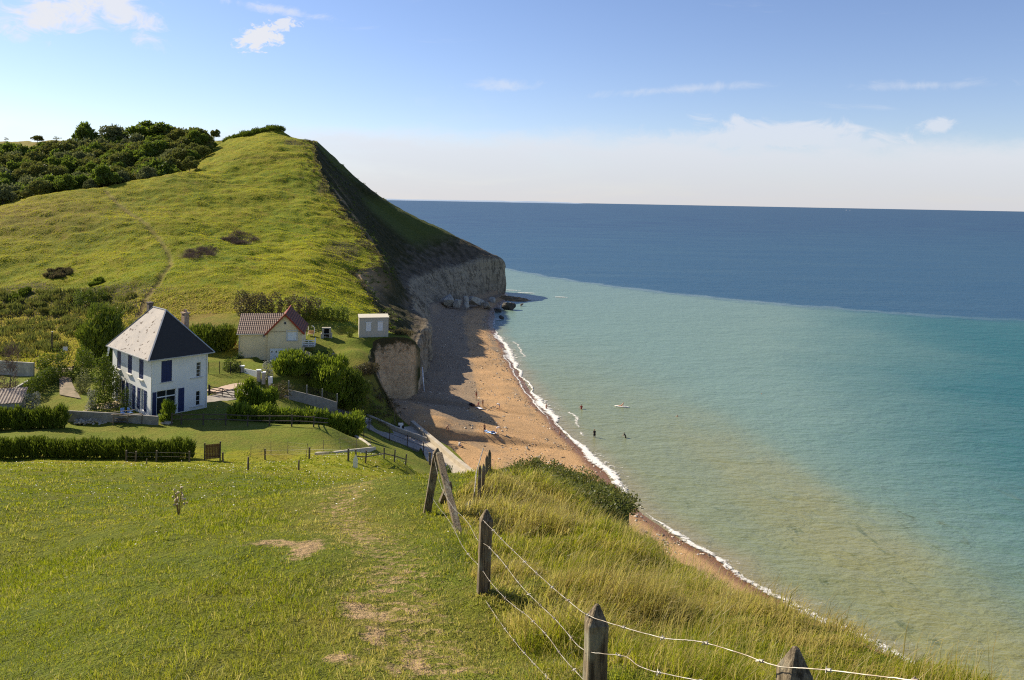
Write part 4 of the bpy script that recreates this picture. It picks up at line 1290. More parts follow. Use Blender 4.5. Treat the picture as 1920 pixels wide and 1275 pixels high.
for px, py, wpx, hpx, Y, mt, lab in ((375, 484, 66, 24, None, 'purple', 'purple-brown scrub patch beside the hillside track'), (452, 454, 60, 20, None, 'purple', 'purple-brown scrub patch above and right of the other on the open hill'),
                                     (108, 520, 46, 13, None, 'bramble', 'flat dark scrub patch low on the left of the hill'), (35, 560, 26, 16, None, 'hedge', 'small green bush at the left foot of the hill'),
                                     (180, 538, 18, 10, None, 'hedge', 'tiny dark bush on the hill above the variegated shrub')):
    c0 = G(px, py - hpx * .3)
    rx_ = wpx / F_PX * c0[1] / 2; ry_ = hpx / F_PX * c0[1] / 2 / .32
    lob = []
    for i in range(26):
        a, r_ = rg_.uniform(0, 6.28), math.sqrt(rg_.random())
        X, Y = c0[0] + rx_ * r_ * math.cos(a), c0[1] + ry_ * r_ * math.sin(a)
        s_ = rg_.uniform(.45, 1.0) * min(1, rx_ / 4)
        lob.append((X - c0[0], Y - c0[1], gz(X, Y) - c0[2] + .1, s_ * 1.2, s_ * 1.2, s_ * .75, s_))
    V, F, rnd = leaves(3400, lob, .24, 'twig' if mt == 'purple' else 'plume', int(px), inner=.3)
    o = mesh_np('hill_scrub', V, [F], LM[mt], {'rnd': rnd}, smooth_shade=False)
    o.location = c0
    tag(o, lab, 'shrub')
# brambles and rough growth at the foot of the hill
n = 26000
V_, F_, R_ = [], [], []
lob = []
for i in range(150):
    px, py = rg_.uniform(-20, 262), rg_.uniform(548, 668)
    if px > 130 and py > 640:
        continue
    q = G(px, py)
    r_ = rg_.uniform(.7, 1.9)
    lob.append((q[0], q[1], q[2] + .1, r_, r_, rg_.uniform(.4, 1.0), 1))
V, F, rnd = leaves(n, lob, 0.24, 'plume', 91, inner=.3)
tag(mesh_np('rough_undergrowth', V, [F], LM['thorn'], {'rnd': rnd}, smooth_shade=False), kind='stuff')


# weeds and brambles over the cliff-top hump, and on the bank above the slipway
lob = []
for i in range(260):
    Y = 24.3 + 15 * rg_.random() ** 1.8
    xr = float(lip_x(np.array([Y]))[0])
    X = xr - 0.02 - abs(rg_.gauss(0, 1.0)) if Y < 34 else xr - rg_.uniform(0, 3.2)
    if X < -1.8:
        continue
    r_ = rg_.uniform(.2, .62)
    lob.append((X, Y, gz(X, Y) + .08, r_, r_, rg_.uniform(.18, .46), 1))
V, F, rnd = leaves(40000, lob, 0.08, 'leaf', 93, inner=.3)
tag(mesh_np('cliff_top_weeds', V, [F], LM['thorn'], {'rnd': rnd}, smooth_shade=False), kind='stuff')
lob = []
for i in range(330):
    px, py = rg_.uniform(560, 752), rg_.uniform(722, 800)
    lo_ = np.interp(px, [560, 640, 700, 752], [752, 742, 720, 770]); hi_ = np.interp(px, [560, 640, 690, 752], [770, 778, 788, 796])
    if not lo_ < py < hi_ + 8:
        continue
    q = G(px, py, 100.0)
    if q[1] < 106 or (q[1] < 114.5 and q[0] > -20):
        continue
    r_ = rg_.uniform(.4, 1.0)
    lob.append((q[0], q[1], q[2] + .05, r_, r_, rg_.uniform(.3, .7), 1))
if lob:
    V, F, rnd = leaves(15000, lob, 0.15, 'leaf', 94, inner=.3)
    tag(mesh_np('bank_undergrowth', V, [F], LM['bramble'], {'rnd': rnd}, smooth_shade=False), kind='stuff')

# scrub and hanging turf along the broken lip of the far cliff
for nm_, mt_, n_l, n_f, sd_, dn in (('cliff_edge_scrub', 'bramble', 260, 26000, 95, 0.0), ('hanging_turf', 'hedge', 240, 16000, 96, 1.0)):
    lob = []
    for i in range(n_l):
        j = int(np.searchsorted(LY, rg_.uniform(152, 318)))
        if dn:
            k_ = rg_.randrange(1, 26)
            X, Y, Z = CX[j, k_], CYY[j, k_], CZ[j, k_]
        else:
            Y = LY[j]; X = LX[j, -1] - abs(rg_.gauss(0, 1.5 + 1.6 * (Y > 195))) + .3; Z = gz(X, Y)
        r_ = rg_.uniform(.35, 1.0)
        lob.append((X, Y, Z, r_, r_, r_ * rg_.uniform(.4, .7), r_))
    V, F, rnd = leaves(n_f, lob, 0.2, 'leaf', sd_, inner=.3)
    tag(mesh_np(nm_, V, [F], LM[mt_], {'rnd': rnd}, smooth_shade=False), kind='stuff')

# ------------------------------------------------------------------ mesh builder for built things
class MB:
    def __init__(s):
        s.V, s.F, s.I = [], [], []

    def quad(s, *p, mi=0):
        b = len(s.V)
        s.V += [tuple(map(float, q)) for q in p]
        s.F.append(tuple(range(b, b + len(p)))); s.I.append(mi)

    def box(s, x0, x1, y0, y1, z0, z1, mi=0, top_dx=0.0):
        b = len(s.V)
        s.V += [(x0, y0, z0), (x1, y0, z0), (x1, y1, z0), (x0, y1, z0), (x0, y0, z1), (x1, y0, z1), (x1, y1, z1), (x0, y1, z1)]
        for f in ((0, 3, 2, 1), (4, 5, 6, 7), (0, 1, 5, 4), (1, 2, 6, 5), (2, 3, 7, 6), (3, 0, 4, 7)):
            s.F.append(tuple(b + i for i in f)); s.I.append(mi)
        return s

    def beam(s, a, b, w_, h_, mi=0, up=(0, 0, 1)):
        a, b = Vector(a), Vector(b)
        d = (b - a).normalized()
        u = Vector(up)
        if abs(d.dot(u)) > .98:
            u = Vector((0, 1, 0))
        sx = d.cross(u).normalized(); uz = sx.cross(d)
        i0 = len(s.V)
        for p in (a, b):
            for q in ((-1, -1), (1, -1), (1, 1), (-1, 1)):
                s.V.append(tuple(p + sx * (q[0] * w_ / 2) + uz * (q[1] * h_ / 2)))
        for f in ((0, 1, 2, 3), (7, 6, 5, 4), (0, 4, 5, 1), (1, 5, 6, 2), (2, 6, 7, 3), (3, 7, 4, 0)):
            s.F.append(tuple(i0 + i for i in f)); s.I.append(mi)
        return s

    def tube(s, pts, r, k=6, mi=0, caps=True):
        pts = [Vector(p) for p in pts]
        i0 = len(s.V)
        for n_, p in enumerate(pts):
            d = (pts[min(n_ + 1, len(pts) - 1)] - pts[max(n_ - 1, 0)]).normalized()
            u = Vector((0, 0, 1)) if abs(d.z) < .95 else Vector((1, 0, 0))
            sx = d.cross(u).normalized(); uz = sx.cross(d)
            rr_ = r[n_] if isinstance(r, (list, tuple)) else r
            for j in range(k):
                a = 2 * math.pi * j / k
                s.V.append(tuple(p + sx * (rr_ * math.cos(a)) + uz * (rr_ * math.sin(a))))
        for n_ in range(len(pts) - 1):
            for j in range(k):
                s.F.append((i0 + n_ * k + j, i0 + n_ * k + (j + 1) % k, i0 + (n_ + 1) * k + (j + 1) % k, i0 + (n_ + 1) * k + j)); s.I.append(mi)
        if caps:
            s.F.append(tuple(i0 + j for j in range(k))[::-1]); s.I.append(mi)
            s.F.append(tuple(i0 + (len(pts) - 1) * k + j for j in range(k))); s.I.append(mi)
        return s

    def prism(s, poly, z0, z1, mi=0):
        b = len(s.V); n_ = len(poly)
        s.V += [(p[0], p[1], z0) for p in poly] + [(p[0], p[1], z1) for p in poly]
        s.F.append(tuple(range(b, b + n_))[::-1]); s.I.append(mi)
        s.F.append(tuple(range(b + n_, b + 2 * n_))); s.I.append(mi)
        for i in range(n_):
            j = (i + 1) % n_
            s.F.append((b + i, b + j, b + n_ + j, b + n_ + i)); s.I.append(mi)
        return s

    def build(s, name, mats, parent=None, bevel=0.0, smooth_=False):
        me = bpy.data.meshes.new(name)
        me.from_pydata(s.V, [], s.F)
        for m in (mats if isinstance(mats, (list, tuple)) else [mats]):
            me.materials.append(m)
        me.polygons.foreach_set('material_index', s.I)
        me.polygons.foreach_set('use_smooth', [smooth_] * len(s.F))
        bm_ = bmesh.new(); bm_.from_mesh(me)
        bmesh.ops.recalc_face_normals(bm_, faces=bm_.faces)
        bm_.to_mesh(me); bm_.free()
        o = bpy.data.objects.new(name, me)
        COL.objects.link(o)
        if parent is not None:
            o.parent = parent
        if bevel:
            b_ = o.modifiers.new('bevel', 'BEVEL'); b_.width = bevel; b_.segments = 1; b_.limit_method = 'ANGLE'
        return o


def simple(name, c1, c2=None, scale=3.0, rough=0.85, bump=0.0, spec=0.3, detail=5, lo=0.35, hi=0.65, coord=None, metallic=0.0, bdist=0.02):
    m, t = new_mat(name)
    v = t.pos() if coord is None else t.scaled(t.n('ShaderNodeTexCoord', 3), coord)
    nz = t.noise(scale, v, detail, 0.65)
    c = t.mix(t.sstep(nz, lo, hi), c1, c2 or c1)
    k = dict(Base_Color=c, Roughness=rough, Specular_IOR_Level=spec, Metallic=metallic)
    if bump:
        k['Normal'] = t.bump(t.noise(scale * 4, v, 5, 0.7), bump, bdist)
    t.out(t.bsdf(**k))
    return m


M = dict(
    render=simple('white_render', (0.78, 0.77, 0.74), (0.72, 0.71, 0.68), 0.6, 0.9, 0.06),
    navy=simple('navy_paint', (0.010, 0.020, 0.085), (0.018, 0.032, 0.11), 4, 0.5),
    white=simple('white_paint', (0.80, 0.80, 0.79), (0.74, 0.74, 0.72), 3, 0.55),
    sill=simple('pale_stone', (0.66, 0.63, 0.56), (0.55, 0.52, 0.46), 5, 0.9, 0.2),
    glass=simple('window_glass', (0.018, 0.020, 0.024), None, 1, 0.08, spec=0.6),
    dark=simple('dark_inside', (0.012, 0.011, 0.010), None, 1, 0.9),
    curtain=simple('net_curtain', (0.42, 0.41, 0.39), (0.30, 0.30, 0.29), 8, 0.9),
    zinc=simple('zinc', (0.42, 0.43, 0.44), (0.34, 0.35, 0.36), 5, 0.5, metallic=0.4),
    brick=simple('chimney_brick', (0.32, 0.20, 0.13), (0.42, 0.33, 0.25), 6, 0.95, 0.4),
    cream=simple('cream_render', (0.80, 0.66, 0.42), (0.73, 0.59, 0.36), 0.4, 0.95, 0.0),
    redpaint=simple('red_paint', (0.34, 0.055, 0.022), (0.26, 0.045, 0.02), 4, 0.6),
    browndoor=simple('brown_wood', (0.075, 0.035, 0.020), (0.11, 0.055, 0.03), 6, 0.7),
    concrete=simple('concrete', (0.44, 0.41, 0.35), (0.30, 0.28, 0.235), 1.4, 0.95, 0.4),
    paleconc=simple('pale_concrete', (0.50, 0.43, 0.33), (0.40, 0.34, 0.26), 0.8, 0.95, 0.35),
    block=simple('block_wall', (0.30, 0.28, 0.25), (0.22, 0.205, 0.18), 2.2, 0.95, 0.5),
    asphalt=simple('lane_surface', (0.33, 0.29, 0.245), (0.24, 0.21, 0.175), 1.2, 0.95, 0.5),
    wood=simple('weathered_wood', (0.20, 0.165, 0.12), (0.085, 0.068, 0.048), 5, 0.95, 0.5, coord=(3, 3, 0.25)),
    darkwood=simple('dark_timber', (0.065, 0.052, 0.040), (0.11, 0.09, 0.07), 5, 0.9, 0.4),
    wire=simple('galvanised_wire', (0.44, 0.41, 0.36), (0.22, 0.17, 0.12), 12, 0.5, metallic=0.3),
    iron=simple('black_iron', (0.022, 0.022, 0.024), (0.04, 0.036, 0.032), 6, 0.6),
    rust=simple('rusty_iron', (0.10, 0.055, 0.035), (0.055, 0.042, 0.036), 6, 0.85),
    stone=simple('pale_limestone', (0.52, 0.47, 0.38), (0.36, 0.32, 0.25), 2.5, 0.95, 0.5),
    blue=simple('blue_plastic', (0.16, 0.30, 0.62), None, 2, 0.45),
    pink=simple('pink_paving', (0.52, 0.38, 0.28), (0.44, 0.32, 0.23), 2, 0.95, 0.2),
    sandpile=simple('builders_sand', (0.56, 0.44, 0.27), (0.48, 0.37, 0.22), 1.5, 0.95, 0.6, bdist=.08),
)
# slates: old slate painted pale on the sunlit face, dark on shaded ones, with a few gaps showing dark
M['slate'], t = new_mat('slate_roof')
oc = t.n('ShaderNodeTexCoord', 3)
n_ = t.noise(0.5, t.pos(), 4, 0.6)
br = t.n('ShaderNodeTexBrick', 0, Vector=t.scaled(t.n('ShaderNodeTexCoord', 2), (1, 1, 1)), Scale=1.0, Mortar_Size=0.012, Brick_Width=0.22, Row_Height=0.16,
         Color1=(0.0, 0, 0), Color2=(1, 1, 1), Mortar=(0.4, 0.4, 0.4))
ft = t.attr('sunlit_face')
sunlit_slate = t.mix(t.sstep(n_, 0.3, 0.7), (0.43, 0.375, 0.33), (0.33, 0.295, 0.27))
sunlit_slate = t.mix(t.math('MULTIPLY', t.sstep(t.noise(7.0, t.pos(), 5, .7), 0.45, 0.62), 0.45), sunlit_slate, (0.25, 0.235, 0.23))
gap = t.sstep(t.noise(1.05, t.scaled(t.pos(), (1.0, 2.2, 3.4)), 1, 0.3), 0.655, 0.675)
sunlit_slate = t.mix(gap, sunlit_slate, (0.10, 0.07, 0.055))
sunlit_slate = t.mix(t.math('MULTIPLY', t.sstep(br, 0.3, 0.9), 0.18), sunlit_slate, (0.2, 0.185, 0.175))
shaded_slate = t.mix(t.noise(3.0, t.pos(), 5, .7), (0.030, 0.028, 0.026), (0.060, 0.055, 0.050))
t.out(t.bsdf(Base_Color=t.mix(ft, shaded_slate, sunlit_slate), Roughness=0.75, Specular_IOR_Level=0.2, Normal=t.bump(br, 0.5, 0.02)))


def tile_mat(name, a, b, c, axis, pitch, row):
    """interlocking tiles: ribs down the slope and stepped rows across it"""
    m, t = new_mat(name)
    oc = t.n('ShaderNodeSeparateXYZ', None, Vector=t.n('ShaderNodeTexCoord', 3))
    along = oc.outputs[axis]
    rb = t.math('SINE', t.math('MULTIPLY', along, 2 * math.pi / pitch))
    rw = t.math('FRACT', t.math('MULTIPLY', oc.outputs[2], 1 / row))
    nz = t.noise(2.5, t.pos(), 5, 0.7)
    col = t.mix(t.sstep(nz, 0.35, 0.65), a, b)
    col = t.mix(t.sstep(rw, 0.55, 0.30), col, c)
    t.out(t.bsdf(Base_Color=col, Roughness=0.85, Normal=t.bump(t.math('ADD', t.math('MULTIPLY', rb, 0.5), t.math('MULTIPLY', rw, -1.0)), 1.0, 0.06)))
    return m


M['tile_brown'] = tile_mat('mottled_tile', (0.21, 0.125, 0.085), (0.29, 0.195, 0.145), (0.055, 0.034, 0.026), 0, 0.3, 0.235)
M['tile_red'] = tile_mat('red_tile', (0.26, 0.075, 0.035), (0.20, 0.065, 0.035), (0.08, 0.03, 0.02), 1, 0.33, 0.30)


def wall_panel(mb, o, ux, uz, w_, h_, holes, depth=0.18, mi=0, rake=None):
    """a flat wall with real openings: o origin, ux along, uz up; holes (x0, x1, z0, z1); reveals run inward"""
    o, ux, uz = Vector(o), Vector(ux), Vector(uz)
    inn = uz.cross(ux)          # into the house
    xs_ = sorted({0.0, w_, *[h[0] for h in holes], *[h[1] for h in holes]})
    zs_ = sorted({0.0, h_, *[h[2] for h in holes], *[h[3] for h in holes]})
    for xa, xb in zip(xs_[:-1], xs_[1:]):
        for za, zb in zip(zs_[:-1], zs_[1:]):
            cx, cz = (xa + xb) / 2, (za + zb) / 2
            if any(h[0] < cx < h[1] and h[2] < cz < h[3] for h in holes):
                continue
            mb.quad(o + ux * xa + uz * za, o + ux * xb + uz * za, o + ux * xb + uz * zb, o + ux * xa + uz * zb, mi=mi)
    for x0, x1, z0, z1 in holes:
        p = [o + ux * a + uz * b for a, b in ((x0, z0), (x1, z0), (x1, z1), (x0, z1))]
        for i in range(4):
            j = (i + 1) % 4
            mb.quad(p[i], p[j], p[j] + inn * depth, p[i] + inn * depth, mi=mi)


def win(parent, frame_o, ux, uz, x0, x1, z0, z1, mull=1, rows=1, name='window', fm=None, pane=None, fw=0.06, back=0.12, curtain=False):
    """window frame set into its opening, panes as a sub-part"""
    o, ux, uz = Vector(frame_o), Vector(ux), Vector(uz)
    inn = uz.cross(ux)
    mb = MB()
    b0 = inn * back

    def bar(xa, xb, za, zb):
        p0 = [o + ux * a + uz * b + b0 for a, b in ((xa, za), (xb, za), (xb, zb), (xa, zb))]
        p1 = [q + inn * 0.05 for q in p0]
        i0 = len(mb.V)
        mb.V += [tuple(q) for q in p0 + p1]
        for f in ((0, 1, 2, 3), (7, 6, 5, 4), (0, 4, 5, 1), (1, 5, 6, 2), (2, 6, 7, 3), (3, 7, 4, 0)):
            mb.F.append(tuple(i0 + i for i in f)); mb.I.append(0)
    bar(x0, x0 + fw, z0, z1); bar(x1 - fw, x1, z0, z1)
    bar(x0 + fw, x1 - fw, z0, z0 + fw); bar(x0 + fw, x1 - fw, z1 - fw, z1)
    for i in range(1, mull + 1):
        c = x0 + (x1 - x0) * i / (mull + 1)
        bar(c - fw * .35, c + fw * .35, z0 + fw, z1 - fw)
    for i in range(1, rows + 1):
        c = z0 + (z1 - z0) * i / (rows + 1)
        for k in range(mull + 1):
            xa = x0 + fw if k == 0 else x0 + (x1 - x0) * k / (mull + 1) + fw * .35
            xb = x1 - fw if k == mull else x0 + (x1 - x0) * (k + 1) / (mull + 1) - fw * .35
            bar(xa, xb, c - fw * .3, c + fw * .3)
    f = mb.build(name, fm or M['white'], parent)
    pb = MB()
    q = inn * (back + 0.03)
    pb.quad(*[o + ux * a + uz * b + q for a, b in ((x0 + .01, z0 + .01), (x1 - .01, z0 + .01), (x1 - .01, z1 - .01), (x0 + .01, z1 - .01))])
    pb.build('pane', pane or M['glass'], f)
    return f


def slab(parent, name, o, ux, uz, x0, x1, z0, z1, out0, out1, mat, battens=0):
    o, ux, uz = Vector(o), Vector(ux), Vector(uz)
    n_ = -(uz.cross(ux))
    mb = MB()

    def bx_(xa, xb, za, zb, da, db):
        i0 = len(mb.V)
        for d in (da, db):
            for a, b in ((xa, za), (xb, za), (xb, zb), (xa, zb)):
                mb.V.append(tuple(o + ux * a + uz * b + n_ * d))
        for f in ((0, 1, 2, 3), (7, 6, 5, 4), (0, 4, 5, 1), (1, 5, 6, 2), (2, 6, 7, 3), (3, 7, 4, 0)):
            mb.F.append(tuple(i0 + i for i in f)); mb.I.append(0)
    nb = max(1, int((x1 - x0) / 0.14)) if battens else 1
    for i in range(nb):
        xa = x0 + (x1 - x0) * i / nb; xb = x0 + (x1 - x0) * (i + 1) / nb
        bx_(xa + (0.006 if i else 0), xb, z0, z1, out0, out1 - (0.004 if i % 2 else 0))
    if battens:
        for f_ in (.15, .85):
            zc = z0 + (z1 - z0) * f_
            bx_(x0 + .03, x1 - .03, zc - .05, zc + .05, out1 + .001, out1 + 0.025)
    return mb.build(name, mat, parent)


# ------------------------------------------------------------------ the white house
hw = empty('white_house', H1C, H1PH, 'white two-storey house with navy shutters and a hipped slate roof', 'house')
a_, b_, h_ = 6.43, 11.076, 6.51
RX, RY, RZ = Vector((1, 0, 0)), Vector((0, 1, 0)), Vector((0, 0, 1))
mb = MB()
z_ = -0.5
SEA = [(1.10, 2.29, 4.19, 6.55), (5.11, 5.62, 4.17, 5.86), (5.11, 5.62, 0.87, 2.55), (0.63, 2.81, 0.55, 3.30)]
wall_panel(mb, (0, 0, z_), RX, RZ, a_, h_ - z_, SEA)
GAR = [(b_ - 9.70, b_ - 8.55, 4.45, 6.55), (b_ - 6.50, b_ - 5.30, 4.40, 6.55), (b_ - 3.30, b_ - 2.08, 4.30, 6.50),
       (b_ - 9.15, b_ - 8.05, 0.55, 3.30), (b_ - 6.10, b_ - 4.95, 0.55, 3.30), (b_ - 2.85, b_ - 1.75, 0.9, 3.25)]
GAR = [(g0, g1, g2, g3) for g0, g1, g2, g3 in GAR]
LO = Vector((0, b_, z_))
wall_panel(mb, LO, (0, -1, 0), RZ, b_, h_ - z_, GAR)
wall_panel(mb, (a_, 0, z_), RY, RZ, b_, h_ - z_, [])
wall_panel(mb, (a_, b_, z_), (-1, 0, 0), RZ, a_, h_ - z_, [])
mb.build('wall', M['render'], hw)
# roof
ov = 0.55
ez = h_ - 0.12
t1, t2, rh, ru = 3.75, 7.3, 4.66, 3.1
mb = MB()
A, B, C_, D = (-ov, -ov, ez), (a_ + ov, -ov, ez), (a_ + ov, b_ + ov, ez), (-ov, b_ + ov, ez)
R1, R2 = (ru, t1, h_ + rh), (ru, t2, h_ + rh)
roof_faces = [((A, B, R1), 0), ((B, C_, R2, R1), 0), ((C_, D, R2), 0), ((D, A, R1, R2), 1)]
for f, up_ in roof_faces:
    mb.quad(*f)
mb.quad(D, C_, B, A)
rf = mb.build('roof', M['slate'], hw)
at_ = rf.data.attributes.new('sunlit_face', 'FLOAT', 'FACE')  # picks the slope whose colour is painted as sunlit
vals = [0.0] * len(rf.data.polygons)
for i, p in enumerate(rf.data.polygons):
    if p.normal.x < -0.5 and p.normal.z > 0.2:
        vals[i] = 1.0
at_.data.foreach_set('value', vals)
mb = MB()
for p, q in ((A, R1), (B, R1), (C_, R2), (D, R2), (R1, R2)):
    mb.beam(Vector(p) + Vector((0, 0, .03)), Vector(q) + Vector((0, 0, .03)), 0.16, 0.06)
mb.build('ridge_cap', M['zinc'], rf)
mb = MB()
for p, q in ((A, B), (B, C_), (C_, D), (D, A)):
    mb.beam(Vector(p) + Vector((0, 0, -.02)), Vector(q) + Vector((0, 0, -.02)), 0.12, 0.10)
mb.build('gutter', M['zinc'], rf)
mb = MB()
cx, cy = 5.55, 4.1
mb.box(cx - .28, cx + .28, cy - .42, cy + .42, h_ + .5, h_ + 4.0)
mb.box(cx - .36, cx + .36, cy - .5, cy + .5, h_ + 4.0, h_ + 4.16)
ch_ = mb.build('chimney', M['brick'], rf)
mb = MB()
for dy_ in (-.22, .22):
    mb.tube([(cx, cy + dy_, h_ + 4.16), (cx, cy + dy_, h_ + 4.5)], [.13, .10], 8)
mb.build('chimney_pot', M['brick'], ch_)
mb = MB(); mb.box(5.2, 6.3, 5.6, 7.2, h_ + .4, h_ + 2.0); mb.box(5.1, 6.4, 5.5, 7.3, h_ + 2.002, h_ + 2.12)
mb.build('dormer', M['zinc'], rf)
mb = MB()
mb.box(2.9, 3.4, t2 + .7, t2 + 1.4, h_ + 2.6, h_ + 5.0); mb.box(2.84, 3.46, t2 + .64, t2 + 1.46, h_ + 5.0, h_ + 5.12)
mb.build('chimney', simple('dark_chimney', (0.10, 0.08, 0.07), (0.16, 0.12, 0.10), 5), rf)
# shutters, windows, sills of the seaward wall
O0 = (0, 0, 0)
slab(hw, 'shutter', O0, RX, RZ, 1.12, 1.695, 3.71, 6.03, -0.06, -0.02, M['navy'], 1)
slab(hw, 'shutter', O0, RX, RZ, 1.705, 2.27, 3.71, 6.03, -0.06, -0.02, M['navy'], 1)
win(hw, O0, RX, RZ, 5.11, 5.62, 3.67, 5.36, 0, 3)
win(hw, O0, RX, RZ, 5.11, 5.62, 0.37, 2.05, 0, 2)
dr = win(hw, O0, RX, RZ, 0.63, 2.81, 0.05, 2.80, 1, 0, name='glazed_door', fw=.09)
slab(dr, 'transom', O0, RX, RZ, 0.72, 2.72, 1.98, 2.10, -0.16, -0.105, M['white'])
slab(hw, 'shutter', O0, RX, RZ, 3.05, 3.72, 0.06, 2.72, 0.005, 0.05, M['navy'], 1)
slab(hw, 'shutter', O0, RX, RZ, 0.16, 0.60, 0.06, 2.72, 0.005, 0.05, M['navy'], 1)
for x0, x1, z0 in ((0.98, 2.42, 3.69), (4.4, 5.9, 3.67), (4.4, 5.9, 0.37)):
    slab(hw, 'window_sill', O0, RX, RZ, x0, x1, z0 - .09, z0, 0.003, 0.14, M['sill'])
# garden wall side
LO0 = (0, b_, 0)
UX = (0, -1, 0)
for y0, y1, z0, z1 in ((8.55, 9.70, 3.95, 6.05), (5.30, 6.50, 3.90, 6.05), (2.08, 3.30, 3.80, 6.00)):
    m_ = (y0 + y1) / 2
    slab(hw, 'shutter', LO0, UX, RZ, b_ - y1 + .02, b_ - m_ - .005, z0, z1 - .02, -0.07, -0.03, M['navy'], 1)
    slab(hw, 'shutter', LO0, UX, RZ, b_ - m_ + .005, b_ - y0 - .02, z0, z1 - .02, -0.07, -0.03, M['navy'], 1)
    slab(hw, 'window_sill', LO0, UX, RZ, b_ - y1 - .12, b_ - y0 + .12, z0 - .12, z0 - .002, 0.003, 0.20, M['sill'])
win(hw, LO0, UX, RZ, b_ - 9.15, b_ - 8.05, 0.05, 2.8, 1, 2, name='french_window', pane=M['curtain'])
win(hw, LO0, UX, RZ, b_ - 6.10, b_ - 4.95, 0.05, 2.8, 1, 2, name='french_window', pane=M['curtain'])
win(hw, LO0, UX, RZ, b_ - 2.85, b_ - 1.75, 0.4, 2.75, 1, 2, pane=M['curtain'])
for y0, y1, z0, z1 in ((9.2, 9.9, .06, 2.75), (7.35, 8.0, .06, 2.75), (6.15, 6.8, .06, 2.75), (4.3, 4.9, .06, 2.75), (2.9, 3.55, .4, 2.72), (1.1, 1.7, .4, 2.72)):
    slab(hw, 'shutter', LO0, UX, RZ, b_ - y1, b_ - y0, z0, z1, 0.006, 0.05, M['navy'], 1)
mb = MB()
mb.tube([(0.09, -.07, 0), (0.09, -.07, h_ - .2)], .045, 8)
mb.build('drainpipe', M['white'], hw)
mb = MB(); mb.tube([(a_ - .09, -.07, 0), (a_ - .09, -.07, h_ - .2)], .045, 8); mb.build('drainpipe', M['white'], hw)
mb = MB()
mb.tube([(0, 6.5, 3.1), (-.35, 6.5, 3.25), (-.4, 6.5, 3.1)], .02, 6)
mb.tube([(-.4, 6.5, 3.1), (-.4, 6.5, 3.02), (-.4, 6.5, 2.72), (-.4, 6.5, 2.68)], [.03, .13, .09, .03], 6)
mb.build('wall_lantern', M['iron'], hw)

# ------------------------------------------------------------------ the tiled house
hc = empty('tiled_house', H2C, H2PH, 'cream house with a red-edged gable, white garage doors and a mottled tile roof', 'house')
W2, D2, E2 = 5.2, 9.4, 4.55
AP = 7.25
mb = MB()
z_ = -0.5
holes2 = [(0.35, 2.95, 0.5, 2.55), (3.35, 4.30, 0.5, 2.35), (2.95, 4.40, 3.75, 5.25)]
wall_panel(mb, (0, 0, z_), RX, RZ, W2, E2 - z_, holes2, .15)
# gable triangle with its little opening as a proud vent
mb.quad((0, 0, E2), (W2, 0, E2), (W2 / 2, 0, AP))
wall_panel(mb, (W2, 0, z_), RY, RZ, D2, E2 - z_, [])
wall_panel(mb, (W2, D2, z_), (-1, 0, 0), RZ, W2, E2 - z_, [])
mb.quad((W2, D2, E2), (0, D2, E2), (W2 / 2, D2, AP))
wall_panel(mb, (0, D2, z_), (0, -1, 0), RZ, D2, E2 - z_, [])
LW = 4.35
wall_panel(mb, (-LW, 0.25, 0.2), RX, RZ, LW, E2 - 0.2, [(3.55, 3.98, 3.55, 4.1)], .15)
wall_panel(mb, (-LW, 8.2, 0.2), (0, -1, 0), RZ, 7.95, E2 - 0.2, [])
wall_panel(mb, (0, 8.2, 0.2), (-1, 0, 0), RZ, LW, E2 - 0.2, [])
ridge_y, ridge_z = 4.2, 6.85
mb.quad((-LW, 0.25, E2), (-LW, 8.2, E2), (-LW, ridge_y, ridge_z - .12))
mb.build('wall', M['cream'], hc)
# roofs
mb = MB()
of, os_ = 0.35, 0.38
sl = (AP - E2) / (W2 / 2)
ezl = E2 - os_ * sl
th_ = 0.10
for sx in (-1, 1):
    xe_ = W2 / 2 + sx * (W2 / 2 + os_)
    p = [(xe_, -of, ezl), (W2 / 2, -of, AP), (W2 / 2, D2 + of, AP), (xe_, D2 + of, ezl)]
    q = [(v[0], v[1], v[2] + th_ + .04) for v in p]
    mb.quad(*q); mb.quad(*p[::-1])
    for i in range(4):
        j = (i + 1) % 4
        mb.quad(p[i], p[j], q[j], q[i])
rr2 = mb.build('gable_roof', M['tile_red'], hc)
mb = MB()
for sx in (-1, 1):
    xe_ = W2 / 2 + sx * (W2 / 2 + os_ + .02)
    mb.beam((xe_, -of - .03, ezl + .06), (W2 / 2, -of - .03, AP + .10), 0.06, 0.26, up=(0, 1, 0.01) if False else (0, 0, 1))
mb.build('verge_board', M['redpaint'], rr2)
mb = MB()
mb.tube([(W2 / 2, -of, AP + .16), (W2 / 2, D2 + of, AP + .16)], .11, 8)
mb.build('ridge_tile', M['redpaint'], rr2)
mb = MB()
s2 = (ridge_z - E2) / (ridge_y - 0.25)
ez2 = E2 - .4 * s2
for y0, z0, y1, z1 in ((0.25 - .4, ez2, ridge_y, ridge_z), (8.2 + .4, E2 - .4 * (ridge_z - E2) / (8.2 - ridge_y), ridge_y, ridge_z)):
    p = [(-LW - .3, y0, z0), (0.9, y0, z0), (0.9, y1, z1), (-LW - .3, y1, z1)]
    xr = 1.15 if y0 < 1 else 1.15
    p[1] = (-0.01 if y0 < 1 else 0.9, y0, z0); p[2] = (2.2, y1, z1)
    q = [(v[0], v[1], v[2] + .12) for v in p]
    mb.quad(*q); mb.quad(*p[::-1])
    for i in range(4):
        j = (i + 1) % 4
        mb.quad(p[i], p[j], q[j], q[i])
mb.build('wing_roof', M['tile_brown'], hc)
mb = MB()
mb.beam((-LW - .3, 0.25 - .45, ez2 + .02), (-0.4, 0.25 - .45, ez2 + .02), .1, .1)
mb.build('gutter', M['sill'], hc)
gd = MB()
